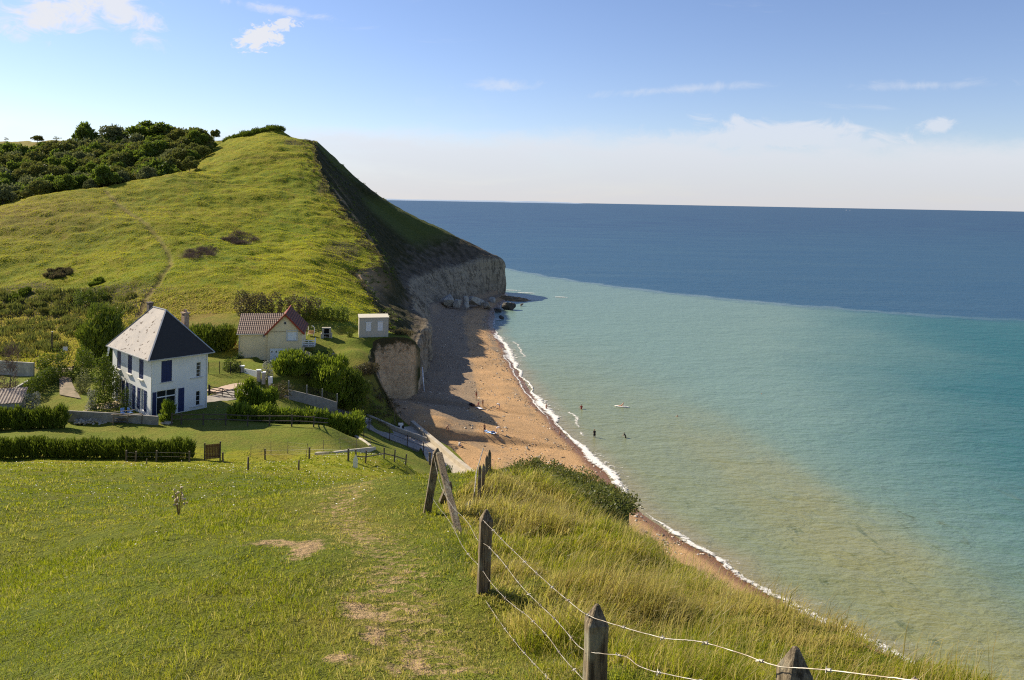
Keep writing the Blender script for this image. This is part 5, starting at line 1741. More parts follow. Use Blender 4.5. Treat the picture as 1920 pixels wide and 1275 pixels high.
for i in range(4):
    x0 = 0.37 + i * 0.645
    gd.box(x0, x0 + .63, 0.06, 0.10, -.45, 2.03)
g_ = gd.build('garage_door', M['white'], hc)
mb = MB()
for i in range(4):
    xc = 0.37 + i * 0.645 + .315
    mb.tube([(xc, 0.062, 1.5), (xc, 0.045, 1.5)], .12, 12)
mb.build('porthole', M['glass'], g_)
slab(hc, 'side_door', O0, RX, RZ, 3.37, 4.28, -.45, 1.83, -.08, -.04, M['browndoor'], 1)
sh = MB()
for i in range(9):
    zz = 3.27 + i * .163
    sh.box(2.97, 4.38, 0.04, 0.07 + .012, zz, zz + .155)
sh.build('roller_shutter', M['white'], hc)
slab(hc, 'window_sill', O0, RX, RZ, 2.85, 4.5, 3.12, 3.25, 0.003, .12, M['sill'])
mb = MB()
for x0, x1, z0, z1 in ((2.78, 2.94, 3.25, 4.9), (4.41, 4.57, 3.25, 4.9), (2.78, 4.57, 4.76, 4.9)):
    mb.box(x0, x1, -.03, -.002, z0, z1 - (.142 if z1 > 4.8 and x1 - x0 < .3 else 0))
mb.build('window_surround', M['sill'], hc)
mb = MB(); mb.box(2.42, 2.78, -.04, -.002, 5.75, 6.2)
v_ = mb.build('gable_vent', M['sill'], hc)
mb = MB(); mb.box(2.48, 2.72, -.055, -.042, 5.82, 6.15); mb.build('opening', M['dark'], v_)
win(hc, (-LW, .25, .2), RX, RZ, 3.55, 3.98, 3.55, 4.1, 0, 0, pane=M['glass'])
slab(hc, 'band_course', O0, RX, RZ, 0.0, W2, 2.22, 2.27, 0.002, .03, M['cream'])
mb = MB(); mb.tube([(-LW + .12, .17, .4), (-LW + .12, .17, E2 - .1)], .04, 8); mb.build('drainpipe', M['zinc'], hc)
mb = MB()
mb.box(W2 + .01, W2 + 2.0, .5, 3.0, 2.05, 2.2)
bal = mb.build('balcony', M['concrete'], hc)
mb = MB()
for x in (W2 + .06, W2 + 1.0, W2 + 1.94):
    mb.box(x - .05, x + .05, .5, .58, 2.2, 3.15)
mb.box(W2 + 1.88, W2 + 1.98, 2.85, 2.95, 2.2, 3.15)
for z in (2.45, 2.75, 3.05):
    mb.box(W2 + .11, W2 + .95, .52, .56, z, z + .12); mb.box(W2 + 1.05, W2 + 1.89, .52, .56, z, z + .12)
    mb.box(W2 + 1.91, W2 + 1.95, .585, 2.845, z, z + .12)
mb.build('railing', M['white'], bal)

# terrace and retaining block right of the tiled house
tq = [at(584, 653, 123), at(618, 654, 123.5), at(629, 641, 126.5), at(598, 640, 127)]
mb = MB()
zt = max(gz(p[0], p[1]) for p in tq) + 0.06
mb.prism([(p[0], p[1]) for p in tq], 12.4, zt)
tag(mb.build('terrace', M['pink']), 'pink paved terrace beside the balcony of the tiled-roof house', 'terrace')

# ------------------------------------------------------------------ flat-roofed hut on the lawn edge
h0 = at(673, 634, 134.5); h1 = at(728, 629.5, 135.6)
ph = math.atan2(h1[1] - h0[1], h1[0] - h0[0])
HL = math.hypot(h1[0] - h0[0], h1[1] - h0[1])
ht = empty('flat_roofed_hut', (h0[0], h0[1], 13.95), ph, 'flat-roofed grey hut with two white shuttered windows at the cliff edge', 'hut')
mb = MB()
HH = 3.45
wins = [(1.15, 2.05, 1.15, 2.6), (3.15, 4.05, 1.2, 2.65)]
wall_panel(mb, (0, 0, -.3), RX, RZ, HL, HH + .3, [(a, b, c + .3, d + .3) for a, b, c, d in wins], .1)
wall_panel(mb, (HL, 0, -.3), RY, RZ, 4.2, HH + .3, [])
wall_panel(mb, (HL, 4.2, -.3), (-1, 0, 0), RZ, HL, HH + .3, [])
wall_panel(mb, (0, 4.2, -.3), (0, -1, 0), RZ, 4.2, HH + .3, [(1.4, 2.3, .35, 2.4)], .1)
mclad = simple('weathered_cladding', (0.52, 0.48, 0.39), (0.42, 0.385, 0.31), 3.0, 0.9, 0.5, coord=(6, 6, 0.3))
mb.build('wall', mclad, ht)
mb = MB(); mb.box(-.12, HL + .12, -.12, 4.32, HH, HH + .1)
mb.build('roof', mclad, ht)
for a, b, c, d in wins:
    s_ = slab(ht, 'shutter', O0, RX, RZ, a + .01, b - .01, c + .01, d - .01, -.06, -.02, M['white'], 1)
    slab(ht, 'shutter_box', O0, RX, RZ, a - .05, b + .05, d, d + .16, .003, .1, M['white'])
slab(ht, 'door', (0, 4.2, 0), (0, -1, 0), RZ, 1.42, 2.28, .05, 2.08, -.08, -.04, M['browndoor'], 1)

# ------------------------------------------------------------------ corrugated shed at the left edge
s0 = at(20, 764, 86.5)
sg = empty('corrugated_shed', (s0[0], s0[1], 12.9), math.radians(22), 'small shed with a rusty corrugated roof at the left edge of the garden', 'shed')
mb = MB(); mb.box(-5, 0.9, 0, 3.4, -.3, 1.75)
mb.quad((0.9, 0, 1.75), (0.9, 3.4, 1.75), (.9, 3.4, 2.55)); mb.quad((-5, 0, 1.75), (-5, 3.4, 1.75), (-5, 3.4, 2.55))
mb.quad((.9, 3.4, 1.75), (-5, 3.4, 1.75), (-5, 3.4, 2.55), (.9, 3.4, 2.55))
mb.build('wall', M['concrete'], sg)
mb = MB()
nx = 80
xs_ = np.linspace(-5.2, 1.05, nx)
b0 = len(mb.V)
for i, x in enumerate(xs_):
    dz_ = .035 * math.sin(i * math.pi / 2 * 1.0 + .4)
    mb.V += [(x, -.2, 1.78 + dz_), (x, 3.55, 2.66 + dz_)]
for i in range(nx - 1):
    mb.F.append((2 * i, 2 * i + 2, 2 * i + 3, 2 * i + 1)); mb.I.append(0)
rfo = mb.build('roof', simple('rusty_sheet', (0.18, 0.135, 0.11), (0.27, 0.22, 0.185), 2.5, 0.85), sg)
so_m = rfo.modifiers.new('thick', 'SOLIDIFY'); so_m.thickness = .02

# ------------------------------------------------------------------ lane, slipway, walls
def strip(name, rows, mat, dz=0.06, sub=6):
    L_ = np.array([r[0] for r in rows], float); R_ = np.array([r[1] for r in rows], float)
    tq_ = np.linspace(0, len(rows) - 1, (len(rows) - 1) * sub + 1)
    k = np.arange(len(rows))
    l = np.stack([pchip(k, L_[:, i], tq_) for i in range(3)], 1); r = np.stack([pchip(k, R_[:, i], tq_) for i in range(3)], 1)
    w_ = np.linspace(0, 1, 7)
    V = l[:, None] * (1 - w_)[None, :, None] + r[:, None] * w_[None, :, None]
    V[..., 2] += dz
    Vb = V.copy(); Vb[..., 2] -= 0.35
    nr, nc = V.shape[:2]
    g_ = grid_faces(nr, nc)
    ed = []
    for a in range(nr - 1):
        for c in (0, nc - 1):
            ed.append((a * nc + c, (a + 1) * nc + c, (a + 1) * nc + c + nr * nc, a * nc + c + nr * nc))
    for c in range(nc - 1):
        for a in (0, nr - 1):
            ed.append((a * nc + c, a * nc + c + 1, a * nc + c + 1 + nr * nc, a * nc + c + nr * nc))
    o = mesh_np(name, np.concatenate([V.reshape(-1, 3), Vb.reshape(-1, 3)]), [np.concatenate([g_, np.array(ed)])], mat, smooth_shade=False)
    return tag(o, kind='structure')


def wall_line(name, pts, thick, depth, mat, label, cat='wall', cap=None, parent=None):
    """pts: (x, y, z of the top); the wall goes down by depth"""
    P_ = [Vector(p) for p in pts]
    V, F = [], []
    for i, p in enumerate(P_):
        d = (P_[min(i + 1, len(P_) - 1)] - P_[max(i - 1, 0)]); d.z = 0; d.normalize()
        n_ = Vector((-d.y, d.x, 0)) * thick / 2
        for q, zz in ((p - n_, p.z), (p + n_, p.z), (p + n_, p.z - depth), (p - n_, p.z - depth)):
            V.append((q.x, q.y, zz))
    for i in range(len(P_) - 1):
        for j in range(4):
            F.append((i * 4 + j, i * 4 + (j + 1) % 4, i * 4 + 4 + (j + 1) % 4, i * 4 + 4 + j))
    e = (len(P_) - 1) * 4
    F += [(0, 3, 2, 1), (e, e + 1, e + 2, e + 3)]
    mb = MB(); mb.V = V; mb.F = F; mb.I = [0] * len(F)
    o = mb.build(name, mat, parent, bevel=0.02)
    return tag(o, label, cat) if label else o


strip('lane', [((-40.2, 94.6, 13.0), (-36.2, 93.6, 12.95)), ((-37.2, 98.6, 12.85), (-33.6, 97.2, 12.8)), ((-35.2, 103.4, 12.6), (-31.8, 101.8, 12.5)), ((-28.4, 110.5, 9.2), (-26.6, 107.4, 9.2)), ((-20.2, 115.0, 5.55), (-20.8, 111.4, 5.55)),
                ((-16.5, 113.7, 4.15), (-16.9, 110.3, 4.15)), ((-11.9, 112.5, 3.05), (-12.4, 108.8, 3.05))], M['asphalt'], 0.05)
strip('slipway', [((-17.2, 117.4, 3.5), (-14.6, 118.6, 3.5)), ((-15.0, 115.0, 3.3), (-12.5, 114.8, 3.15)), ((-12.6, 111.2, 3.05), (-10.0, 110.4, 2.9)), ((-10.8, 105.4, 2.7), (-7.2, 105.4, 2.55)), ((-9.0, 100.5, 2.25), (-4.8, 101.0, 2.3)), ((-7.5, 96.0, 1.9), (-3.7, 97.0, 1.9))], M['paleconc'], 0.10)
strip('forecourt', [((-41.5, 101.0, 13.0), (-37.2, 99.5, 12.9)), ((-40.2, 106.0, 13.0), (-35.0, 104.2, 12.7)), ((-38.8, 110.5, 12.8), (-34.6, 108.8, 12.6))], M['pink'], 0.10)
_d = [np.r_[at(p_, q_, Y_)[:2], 0] for p_, q_, Y_ in ((112, 733, 96), (152, 740, 94), (110, 706, 104), (134, 708, 103), (98, 696, 110), (140, 697, 110))]
strip('driveway', [tuple(np.r_[_d[i][:2], gz(_d[i][0], _d[i][1])] for i in pr) for pr in ((0, 1), (2, 3), (4, 5))], simple('gravel', (0.27, 0.205, 0.14), (0.17, 0.14, 0.085), .9, .95, .5), 0.12)

wall_line('seawall', [(-14.65, 119.2, 4.25), (-12.15, 114.9, 3.9), (-9.65, 110.5, 3.58), (-6.85, 105.4, 3.2), (-4.3, 101.0, 2.95), (-3.0, 96.5, 2.7)], .6, 2.8, M['paleconc'], 'pale concrete seawall sloping down between the slipway and the beach', 'sea wall')
wall_line('low_wall', [(-21.6, 116.2, 6.25), (-16.5, 114.3, 4.75), (-11.7, 112.95, 3.6)], .4, 1.6, M['paleconc'], 'low concrete wall between the lane and the upper slipway')
bw = [at(541, 730, 103.5), at(575, 738, 104.6), at(604, 745, 105.6), at(632, 754, 106.5)]
rw = empty('block_wall', tuple(bw[0]), 0, 'grey block retaining wall topped with fence posts, above the lane', 'wall')
wv_ = wall_line('wall', [tuple(Vector(p) - Vector(bw[0])) for p in bw], .3, 2.6, M['block'], None, parent=rw)
for p in bw:
    mb = MB(); q = Vector(p) - Vector(bw[0])
    mb.box(q.x - .07, q.x + .07, q.y - .07, q.y + .07, q.z + .002, q.z + 1.15)
    mb.build('fence_post', M['block'], rw)
mb = MB()
for a, b in zip(bw[:-1], bw[1:]):
    a, b = Vector(a) - Vector(bw[0]), Vector(b) - Vector(bw[0])
    for k in range(1, 8):
        mb.tube([a + Vector((0, 0, .14 * k)), b + Vector((0, 0, .14 * k))], .008, 4)
    for k in range(18):
        p = a + (b - a) * (k / 18)
        mb.tube([p + Vector((0, 0, .1)), p + Vector((0, 0, 1.05))], .006, 4)
mb.build('wire_mesh', M['iron'], rw)

gw = [np.r_[at(126, 766, 85.0)[:2], 14.35], np.r_[at(210, 766, 84.4)[:2], 14.35], np.r_[at(297, 767, 83.6)[:2], 14.3]]
wall_line('garden_wall', [tuple(p) for p in gw], .2, 2.2, M['block'], 'grey concrete panel wall in front of the white house')
wall_line('boundary_wall', [tuple(at(-40, 674, 110)), tuple(at(64, 680, 107))], .25, 2.6, M['concrete'], 'pale boundary wall at the left edge behind the bare tree')
wall_line('garden_path_wall', [tuple(at(26, 728, 95)), tuple(at(56, 711, 99))], .3, 1.6, M['concrete'], 'short pale wall beside the corrugated shed and the small lawn')
wall_line('stone_edging', [tuple(np.r_[q[:2], gz(*q[:2]) + .22]) for q in (G(592, 853), G(625, 851), G(660, 847), G(702, 842))], .35, .6, M['stone'], 'line of pale stones edging the lower side of the fenced lawn', 'edging')
wall_line('stone_edging', [tuple(np.r_[q[:2], gz(*q[:2]) + .2]) for q in (G(641, 811), G(664, 818), G(680, 827), G(694, 838))], .3, .6, M['stone'], 'line of pale stones curving round the seaward end of the fenced lawn', 'edging')
wall_line('drive_wall', [tuple(at(463, 697, 111)), tuple(at(492, 686, 115.5))], .3, 1.8, M['concrete'], 'pale retaining wall along the garage drive')


def fence(name, posts, label, mat_post, post_w, post_h, rails, mat_rail, rail_r, square=True, sag=0.0, cat='fence', lean=0.0, pointed=False):
    """posts: ground points; one child per post, one per rail or wire"""
    P_ = [Vector(p) for p in posts]
    e = empty(name, P_[0], 0, label, cat)
    rg = random.Random(len(posts) * 13 + int(P_[0].x))
    tops = []
    for i, p in enumerate(P_):
        q = p - P_[0]
        hh = post_h[i] if isinstance(post_h, (list, tuple)) else post_h * rg.uniform(.95, 1.06)
        tp = q + Vector((rg.uniform(-lean, lean), rg.uniform(-lean, lean), hh))
        mb = MB()
        if square:
            mb.beam(q - Vector((0, 0, .3)), tp, post_w, post_w, up=(0, 1, 0))
        else:
            mb.tube([q - Vector((0, 0, .3)), q + (tp - q) * .5, tp], [post_w / 2, post_w / 2, post_w * .45], 7)
        mb.build('fence_post', mat_post, e)
        tops.append((q, tp))
    for f in rails:
        pts = []
        for (q0, t0), (q1, t1) in zip(tops[:-1], tops[1:]):
            a, b = q0 + (t0 - q0) * f, q1 + (t1 - q1) * f
            n_ = 6 if sag else 1
            for k in range(n_):
                s_ = k / n_
                pts.append(a + (b - a) * s_ - Vector((0, post_w * .55 if square else 0, sag * 4 * s_ * (1 - s_))))
        pts.append(tops[-1][0] + (tops[-1][1] - tops[-1][0]) * f)
        mb = MB()
        if isinstance(rail_r, tuple):
            for a, b in zip(pts[:-1], pts[1:]):
                mb.beam(a, b, rail_r[0], rail_r[1])
        else:
            mb.tube(pts, rail_r, 5)
        mb.build('rail' if isinstance(rail_r, tuple) or rail_r > .015 else 'wire', mat_rail, e)
    return e


fence('rail_fence', GL((322, 797), (340, 797), (381, 797), (423, 798), (464, 799), (505, 800), (547, 801), (588, 802), (626, 803)), 'dark two-rail timber fence along the back of the lower lawn', M['darkwood'], .12, 1.25, (.52, .92), M['darkwood'], (.05, .10))
fence('mesh_fence', GL((632, 806), (648, 812), (664, 817), (682, 822)), 'dark fence stepping down from the lawn towards the lane', M['darkwood'], .09, 1.3, (.3, .6, .92), M['darkwood'], .016, square=True)
_rp = [(-19.7, 110.8), (-16.6, 109.9), (-14.0, 109.1), (-11.6, 107.9), (-9.8, 104.9)]
fence('ramp_railing', [(x, y, z) for (x, y), z in zip(_rp, (5.2, 4.15, 3.5, 3.1, 2.65))], 'dark iron railing with two rails along the landward side of the slipway', M['rust'], .10, 1.55, (.55, .95), M['rust'], .03, square=True)
fence('wire_fence', GL((470, 858), (508, 853), (539, 852), (574, 858), (607, 849), (638, 846), (669, 841), (694, 836)), 'thin wire fence on slim stakes along the front of the lower lawn', M['wood'], .055, 1.25, (.35, .65, .93), M['wire'], .006, square=False, lean=.1)
fence('pasture_fence', GL((237, 866), (254, 866), (293, 866), (355, 867), (418, 868), (497, 862), (580, 862), (653, 865)), 'weathered fence of short posts along the foot of the meadow, beside the dark gate panel', M['wood'], .12, 1.0, (.5, .85), M['wire'], .006, square=True, lean=.06)
fence('broken_fence', GL((668, 868), (685, 868), (720, 861), (739, 866), (760, 872)), 'broken low timber fence near the pointed white board', M['wood'], .10, .95, (.5,), M['wood'], (.04, .08), lean=.08)
for px, py, hh, lab in ((465, 883, .75, 'stubby weathered post standing alone in the meadow below the thin wire fence'), (560, 881, .6, 'stubby dark post in the meadow, right of the other stubby post'),
                        (275, 870, .45, 'very short post stump in the meadow below the clipped hedge')):
    q = G(px, py)
    mb = MB(); mb.tube([(0, 0, -.2), (0, 0, hh * .6), (.01, 0, hh)], [.055, .055, .05], 7)
    o = mb.build('meadow_post', M['wood']); o.location = q
    tag(o, lab, 'post')
q = G(666, 879)
mb = MB(); mb.prism([(-.16, -.02), (.16, -.02), (.16, .02), (-.16, .02)], -.2, .62); mb.quad((-.16, -.02, .621), (.16, -.02, .621), (.03, 0, 1.05)); mb.quad((.16, .02, .621), (-.16, .02, .621), (.03, 0, 1.05)); mb.quad((-.16, .02, .621), (-.16, -.02, .621), (.03, 0, 1.05)); mb.quad((.16, -.02, .621), (.16, .02, .621), (.03, 0, 1.05))
o = mb.build('pointed_board', M['white']); o.location = q
tag(o, 'pointed white board standing in the meadow beside the broken timber fence', 'board')

# dark gate panel at the foot of the meadow
a, b = G(383, 864), G(413, 864)
L_ = np.linalg.norm((b - a)[:2])
e = empty('gate_panel', a, math.atan2(b[1] - a[1], b[0] - a[0]), 'dark brown boarded gate panel between two posts at the meadow edge', 'gate')
mb = MB()
for i in range(9):
    mb.box(.08 + i * (L_ - .16) / 9 + .008, .08 + (i + 1) * (L_ - .16) / 9, -.015, .015 + .004 * (i % 2), .12, 1.45)
mb.build('board_panel', simple('brown_board', (0.115, 0.058, 0.026), (0.17, 0.095, 0.045), 4, .9, .3, coord=(8, 8, .3)), e)
for x in (0.02, L_ - .02):
    mb = MB(); mb.box(x - .06, x + .06, -.06, .06, -.3, 1.62); mb.build('gate_post', M['darkwood'], e)
for z in (.3, 1.25):
    mb = MB(); mb.box(.09, L_ - .09, .022, .06, z - .05, z + .05); mb.build('crossbar', M['darkwood'], e)


def bar_gate(a, b, h_, nb, mat, label, brace=True, name='field_gate'):
    a, b = np.asarray(a, float), np.asarray(b, float)
    L_ = np.linalg.norm((b - a)[:2])
    e = empty(name, a, math.atan2(b[1] - a[1], b[0] - a[0]), label, 'gate')
    dzz = b[2] - a[2]
    mb = MB()
    for i in range(nb):
        z = .2 + (h_ - .25) * i / (nb - 1)
        mb.beam((.1, 0, z), (L_ - .1, 0, z + dzz), .05, .08)
    for x in (.1, L_ / 2, L_ - .1):
        mb.beam((x, .045, .15 + dzz * x / L_), (x, .045, h_ + dzz * x / L_), .08, .04)
    if brace:
        mb.beam((.14, -.045, .2), (L_ / 2, -.045, h_ + dzz / 2), .04, .06)
        mb.beam((L_ - .14, -.045, .2 + dzz), (L_ / 2, -.045, h_ + dzz / 2), .04, .06)
    mb.build('gate_bars', mat, e)
    for x, z in ((0, 0), (L_, dzz)):
        mb = MB(); mb.box(x - .08, x + .08, -.08, .08, z - .3, z + h_ + .2); mb.build('gate_post', mat, e)
    return e


bar_gate(np.r_[at(392, 741, 98.3)[:2], 12.9], np.r_[at(441, 746, 97.5)[:2], 12.6], 1.15, 4, M['iron'], 'black barred gate across the lane right of the white house')
bar_gate(np.r_[at(110, 702, 106)[:2], 13.3], np.r_[at(137, 703, 106)[:2], 13.3], 1.1, 4, M['darkwood'], 'dark wooden bar gate at the end of the drive', name='drive_gate')
# white gate of the tiled house with its two pillars
a, b = np.r_[at(458, 706, 109.5)[:2], 12.75], np.r_[at(482, 713, 108)[:2], 12.6]
L_ = np.linalg.norm((b - a)[:2])
e = empty('white_gate', a, math.atan2(b[1] - a[1], b[0] - a[0]), 'low solid white gate across the garage drive', 'gate')
mb = MB(); mb.box(.05, L_ - .05, -.03, .03, .1, 1.15); mb.build('gate_leaf', M['white'], e, bevel=.01)
mb = MB(); mb.tube([(.35, -.035, .8), (.35, -.06, .8)], .09, 10); mb.build('handle', M['iron'], e)
for q_, hh, lab in ((np.r_[at(454, 705, 110)[:2], 12.75], 1.3, 'slim pale pillar at the left end of the white gate'), (np.r_[at(485, 717, 107.4)[:2], 12.6], 1.5, 'white stone pillar with a flat cap at the right end of the white gate'), (np.r_[at(494, 716, 107.2)[:2], 12.6], 1.25, 'pinkish stone pillar in front of the tall pale shrub')):
    e = empty('gate_pillar', q_, .3, lab, 'pillar')
    mb = MB(); mb.box(-.25, .25, -.25, .25, -.3, hh); mb.build('shaft', M['stone'], e, bevel=.03)
    mb = MB(); mb.box(-.32, .32, -.32, .32, hh + .002, hh + .13); mb.build('cap', M['white'], e, bevel=.02)
q_ = np.r_[at(507, 714, 106.8)[:2], 12.2]
mb = MB(); mb.box(-.26, .26, -.16, .16, .3, 1.15); mb.box(-.28, .28, -.18, .18, 1.152, 1.2); mb.box(-.2, .2, -.12, .12, -.2, .298)
o = mb.build('meter_box', M['white'], None, bevel=.01); o.location = q_
tag(o, 'white meter box on a plinth beside the gate pillars', 'meter box')
fence('net_fence', [np.r_[at(p_, 712, Y_)[:2], gz(at(p_, 712, Y_)[0], Y_)] for p_, Y_ in ((390, 108), (411, 108.3), (432, 108.6), (451, 109))], 'dark netting fence in front of the low bush, right of the white house', M['iron'], .07, 1.7, tuple(np.linspace(.08, .97, 14)), M['iron'], .014)

# things round the houses
q_ = at(612, 632, 133.5)
e = empty('barbecue', (q_[0], q_[1], gz(q_[0], q_[1])), .2, 'pale stone barbecue with a dark hearth on the back lawn', 'barbecue')
mb = MB()
mb.box(-.75, -.42, -.35, .35, -.1, 1.55); mb.box(.42, .75, -.35, .35, -.1, 1.55); mb.box(-.418, .418, .15, .35, -.1, 1.55); mb.box(-.75, .75, -.35, .35, 1.552, 1.75); mb.box(-.418, .418, -.4, .148, .62, .72)
mb.build('hearth', M['stone'], e, bevel=.02)
mb = MB(); mb.box(-.41, .41, .1, .146, .73, 1.54); mb.box(-.41, .41, .1, .146, -.05, .61); mb.build('back_panel', M['dark'], e)  # near-black panels at the back of both recesses
mb = MB()
for i in range(7):
    mb.tube([(-.34 + (i % 4) * .22, -.2 + .1 * (i // 4), .08 + .16 * (i // 4)), (-.34 + (i % 4) * .22, .08, .08 + .16 * (i // 4))], .075, 8)
mb.build('log', M['stone'], e)
mb = MB(); mb.box(-.95, -.77, -.45, .3, -.1, .8); mb.box(.77, .98, -.45, .3, -.1, .8); mb.build('side_shelf', M['stone'], e, bevel=.02)
q_ = at(583, 630, 134)
e = empty('swing_seat', (q_[0], q_[1], gz(q_[0], q_[1])), -.1, 'garden swing seat hung between two white arched tubes', 'swing seat')
for x in (-.55, .5):
    mb = MB(); mb.tube([(x, -.15, -.1), (x + .08, .1, .8), (x + .02, .15, 1.35), (x - .2, .1, 1.6), (x - .38, .0, 1.62)], .06, 8); mb.build('arch', M['white'], e)
mb = MB(); mb.box(-.5, .55, -.45, .0, .3, .38); mb.box(-.5, .55, .01, .08, .3, .85); mb.build('seat', simple('tan_seat', (0.42, 0.27, 0.14), (.36, .23, .12), 4), e)
q_ = at(445, 646, 126)
e = empty('red_railing', (q_[0], q_[1], gz(q_[0], q_[1])), .2, 'red painted trellis railing at the left end of the tiled-roof house', 'railing')
mb = MB()
for i in range(5):
    mb.box(-.4 + i * .18, -.34 + i * .18, -.03, .03, 0, 1.1 + .25 * (i % 2))
mb.beam((-.42, -.05, .3), (.42, -.05, .9), .05, .06); mb.beam((-.42, -.05, .9), (.42, -.05, .3), .05, .06)
mb.build('trellis', M['redpaint'], e)
# front of the white house: chair, tables, sand, lumber, stones
def chair(loc, rz, label):
    e = empty('garden_chair', loc, rz, label, 'chair')
    mb = MB(); mb.box(-.22, .22, -.22, .22, .42, .46); mb.build('seat', M['blue'], e)
    mb = MB()
    for i in range(5):
        mb.box(-.21 + i * .088, -.14 + i * .088, .19, .22, .47, .95)
    mb.box(-.22, .22, .19, .22, .951, 1.0); mb.build('backrest', M['blue'], e)
    for sx in (-.2, .2):
        mb = MB(); mb.box(sx - .03, sx + .03, -.22, .19, .63, .67); mb.build('armrest', M['blue'], e)
        for sy in (-.2, .2):
            mb = MB(); mb.tube([(sx, sy, .42), (sx * 1.15, sy * 1.15, 0)], .022, 6); mb.build('leg', M['blue'], e)
    return e


chair(np.r_[at(244, 766, 86.3)[:2], 13.45], 2.6, 'blue plastic garden chair behind the garden wall, its back to the house')
chair(np.r_[at(231, 767, 85.9)[:2], 13.45], .9, 'blue plastic garden chair behind the garden wall, left of the other chair')
V_ = np.linspace(0, 1, 12)
gx, gy = np.meshgrid(np.linspace(-2, 2, 22), np.linspace(-2, 2, 22))
rr_ = np.hypot(gx, gy)
gzv = 0.5 * np.clip(1 - rr_ / 1.9, 0, 1) ** .8 + (fbm(gx, gy, seed=5) - .5) * .25 - .1
o = mesh_np('sand_heap', np.stack([gx, gy, gzv], -1).reshape(-1, 3), [grid_faces(22, 22)], M['sandpile'])
q_ = at(205, 762, 91); o.location = (q_[0], q_[1], gz(q_[0], q_[1]))
tag(o, 'heap of pale sand beside the corner of the white house', 'sand heap')
rgs = np.random.default_rng(4)
for px, py, n_, sp_, lab in ((168, 797, 170, (1.9, .55, .75), 'heap of grey rubble stones against the garden wall'), (308, 797, 26, (.55, .35, .35), 'small heap of pale stones at the end of the lumber pile')):
    q_ = G(px, py)
    x = rgs.uniform(-1, 1, n_); y = rgs.uniform(-1, 1, n_)
    z = np.clip(1 - .55 * np.hypot(x, y) ** 1.2, .05, 1) * rgs.uniform(.2, 1, n_)
    o = stones('rubble_heap', x * sp_[0], y * sp_[1], z * sp_[2], rgs.uniform(.12, .24, n_), M['stone'], .75, .35)
    o.location = q_ + np.array([0, .5, 0])
    tag(o, lab, 'rubble')
q_ = G(246, 797)
e = empty('lumber_pile', q_, .03, 'untidy pile of old planks and poles against the garden wall', 'lumber pile')
for i in range(16):
    mb = MB()
    z = .25 + .95 * rgs.random()
    x0 = rgs.uniform(-2.4, -.6); ln = rgs.uniform(1.4, 2.8)
    mb.beam((x0, rgs.uniform(.1, .8), z), (x0 + ln, rgs.uniform(.1, .8), z + rgs.uniform(-.15, .3)), rgs.uniform(.1, .25), .05)
    mb.build('plank', M['wood'] if i % 3 else M['darkwood'], e)
for x in (-1.9, -.4, 1.1):
    mb = MB(); mb.tube([(x, -.02, -.1), (x + .05, 0, 1.15)], .06, 7); mb.build('post', M['wood'], e)
q_ = G(205, 660, 95)
q_ = at(203, 659, 104)
mb = MB(); mb.box(-.12, .12, -.03, .03, -.6, .95); o = mb.build('white_board', M['white'], None, bevel=.01); o.location = (q_[0], q_[1], q_[2]); o.rotation_euler = (0, .16, 0)
tag(o, 'narrow white board leaning by the back corner of the white house', 'board')

# pole and notice by the lane, sign on the slipway
q_ = np.r_[at(97, 664, 122)[:2], 0]; q_[2] = gz(q_[0], q_[1])
e = empty('utility_pole', q_, 0, 'short wooden utility pole in the rough field behind the drive', 'pole')
mb = MB(); mb.tube([(0, 0, -.4), (0, 0, 1.5), (0, 0, 3.1)], [.12, .11, .09], 8); mb.build('post', M['darkwood'], e)
mb = MB(); mb.box(-.14, .14, -.14, .14, 3.102, 3.16); mb.build('cap', M['zinc'], e)
q_ = np.r_[at(122, 660, 121)[:2], 0]; q_[2] = gz(q_[0], q_[1])
e = empty('notice_board', q_, .1, 'small white notice board on posts in the rough field', 'sign')
mb = MB(); mb.box(-.36, .36, -.02, .02, .45, 1.05); mb.build('panel', M['white'], e, bevel=.01)
for x in (-.3, .3):
    mb = MB(); mb.box(x - .03, x + .03, .022, .07, -.3, 1.05); mb.build('post', M['wood'], e)
q_ = np.array([-15.75, 114.95, 3.45])
e = empty('slipway_sign', q_, .05, 'dark notice board with a white panel on two posts at the head of the slipway', 'sign')
for x in (-.42, .42):
    mb = MB(); mb.box(x - .045, x + .045, -.045, .045, -.3, 1.75); mb.build('post', M['iron'], e)
mb = MB(); mb.box(-.37, .37, -.02, .02, .55, 1.68); pn_ = mb.build('panel', M['iron'], e)
mb = MB(); mb.box(-.36, .36, -.035, -.022, 1.28, 1.66); mb.box(-.12, .14, -.035, -.022, .85, 1.278); mb.build('notice', M['white'], pn_)
q_ = np.array([-16.9, 116.6, 3.6])
mb = MB(); mb.tube([(.1, 0, -.3), (0, 0, 1.5), (-.18, 0, 3.6)], [.06, .05, .04], 6); o = mb.build('leaning_pole', M['wood']); o.location = q_
tag(o, 'tall leaning wooden pole beside the slipway sign', 'pole')

# waterfall beside the rock stack
wf, t = new_mat('falling_water')
nz = t.noise(3.0, t.scaled(t.pos(), (2, 2, .3)), 5, .7)
t.out(t.n('ShaderNodeMixShader', i0=t.sstep(nz, .3, .5, .35, 1.0), i1=t.n('ShaderNodeBsdfTransparent'), i2=t.bsdf(Base_Color=(.62, .66, .72), Roughness=.4)))
a_, b_ = at(791, 690, 146.0), at(793.5, 735, 144.5)
mb = MB()
pts = [Vector(a_) + Vector((0.1, -.2, .2)), Vector(a_) * .5 + Vector(b_) * .5 + Vector((.12, -.2, .3)), Vector(b_) + Vector((.1, -.1, 0))]
mb.tube(pts, [.10, .14, .24], 8)
o = mb.build('waterfall', wf, None, smooth_=True)
tag(o, 'thin white waterfall dropping beside the rock stack', 'waterfall')

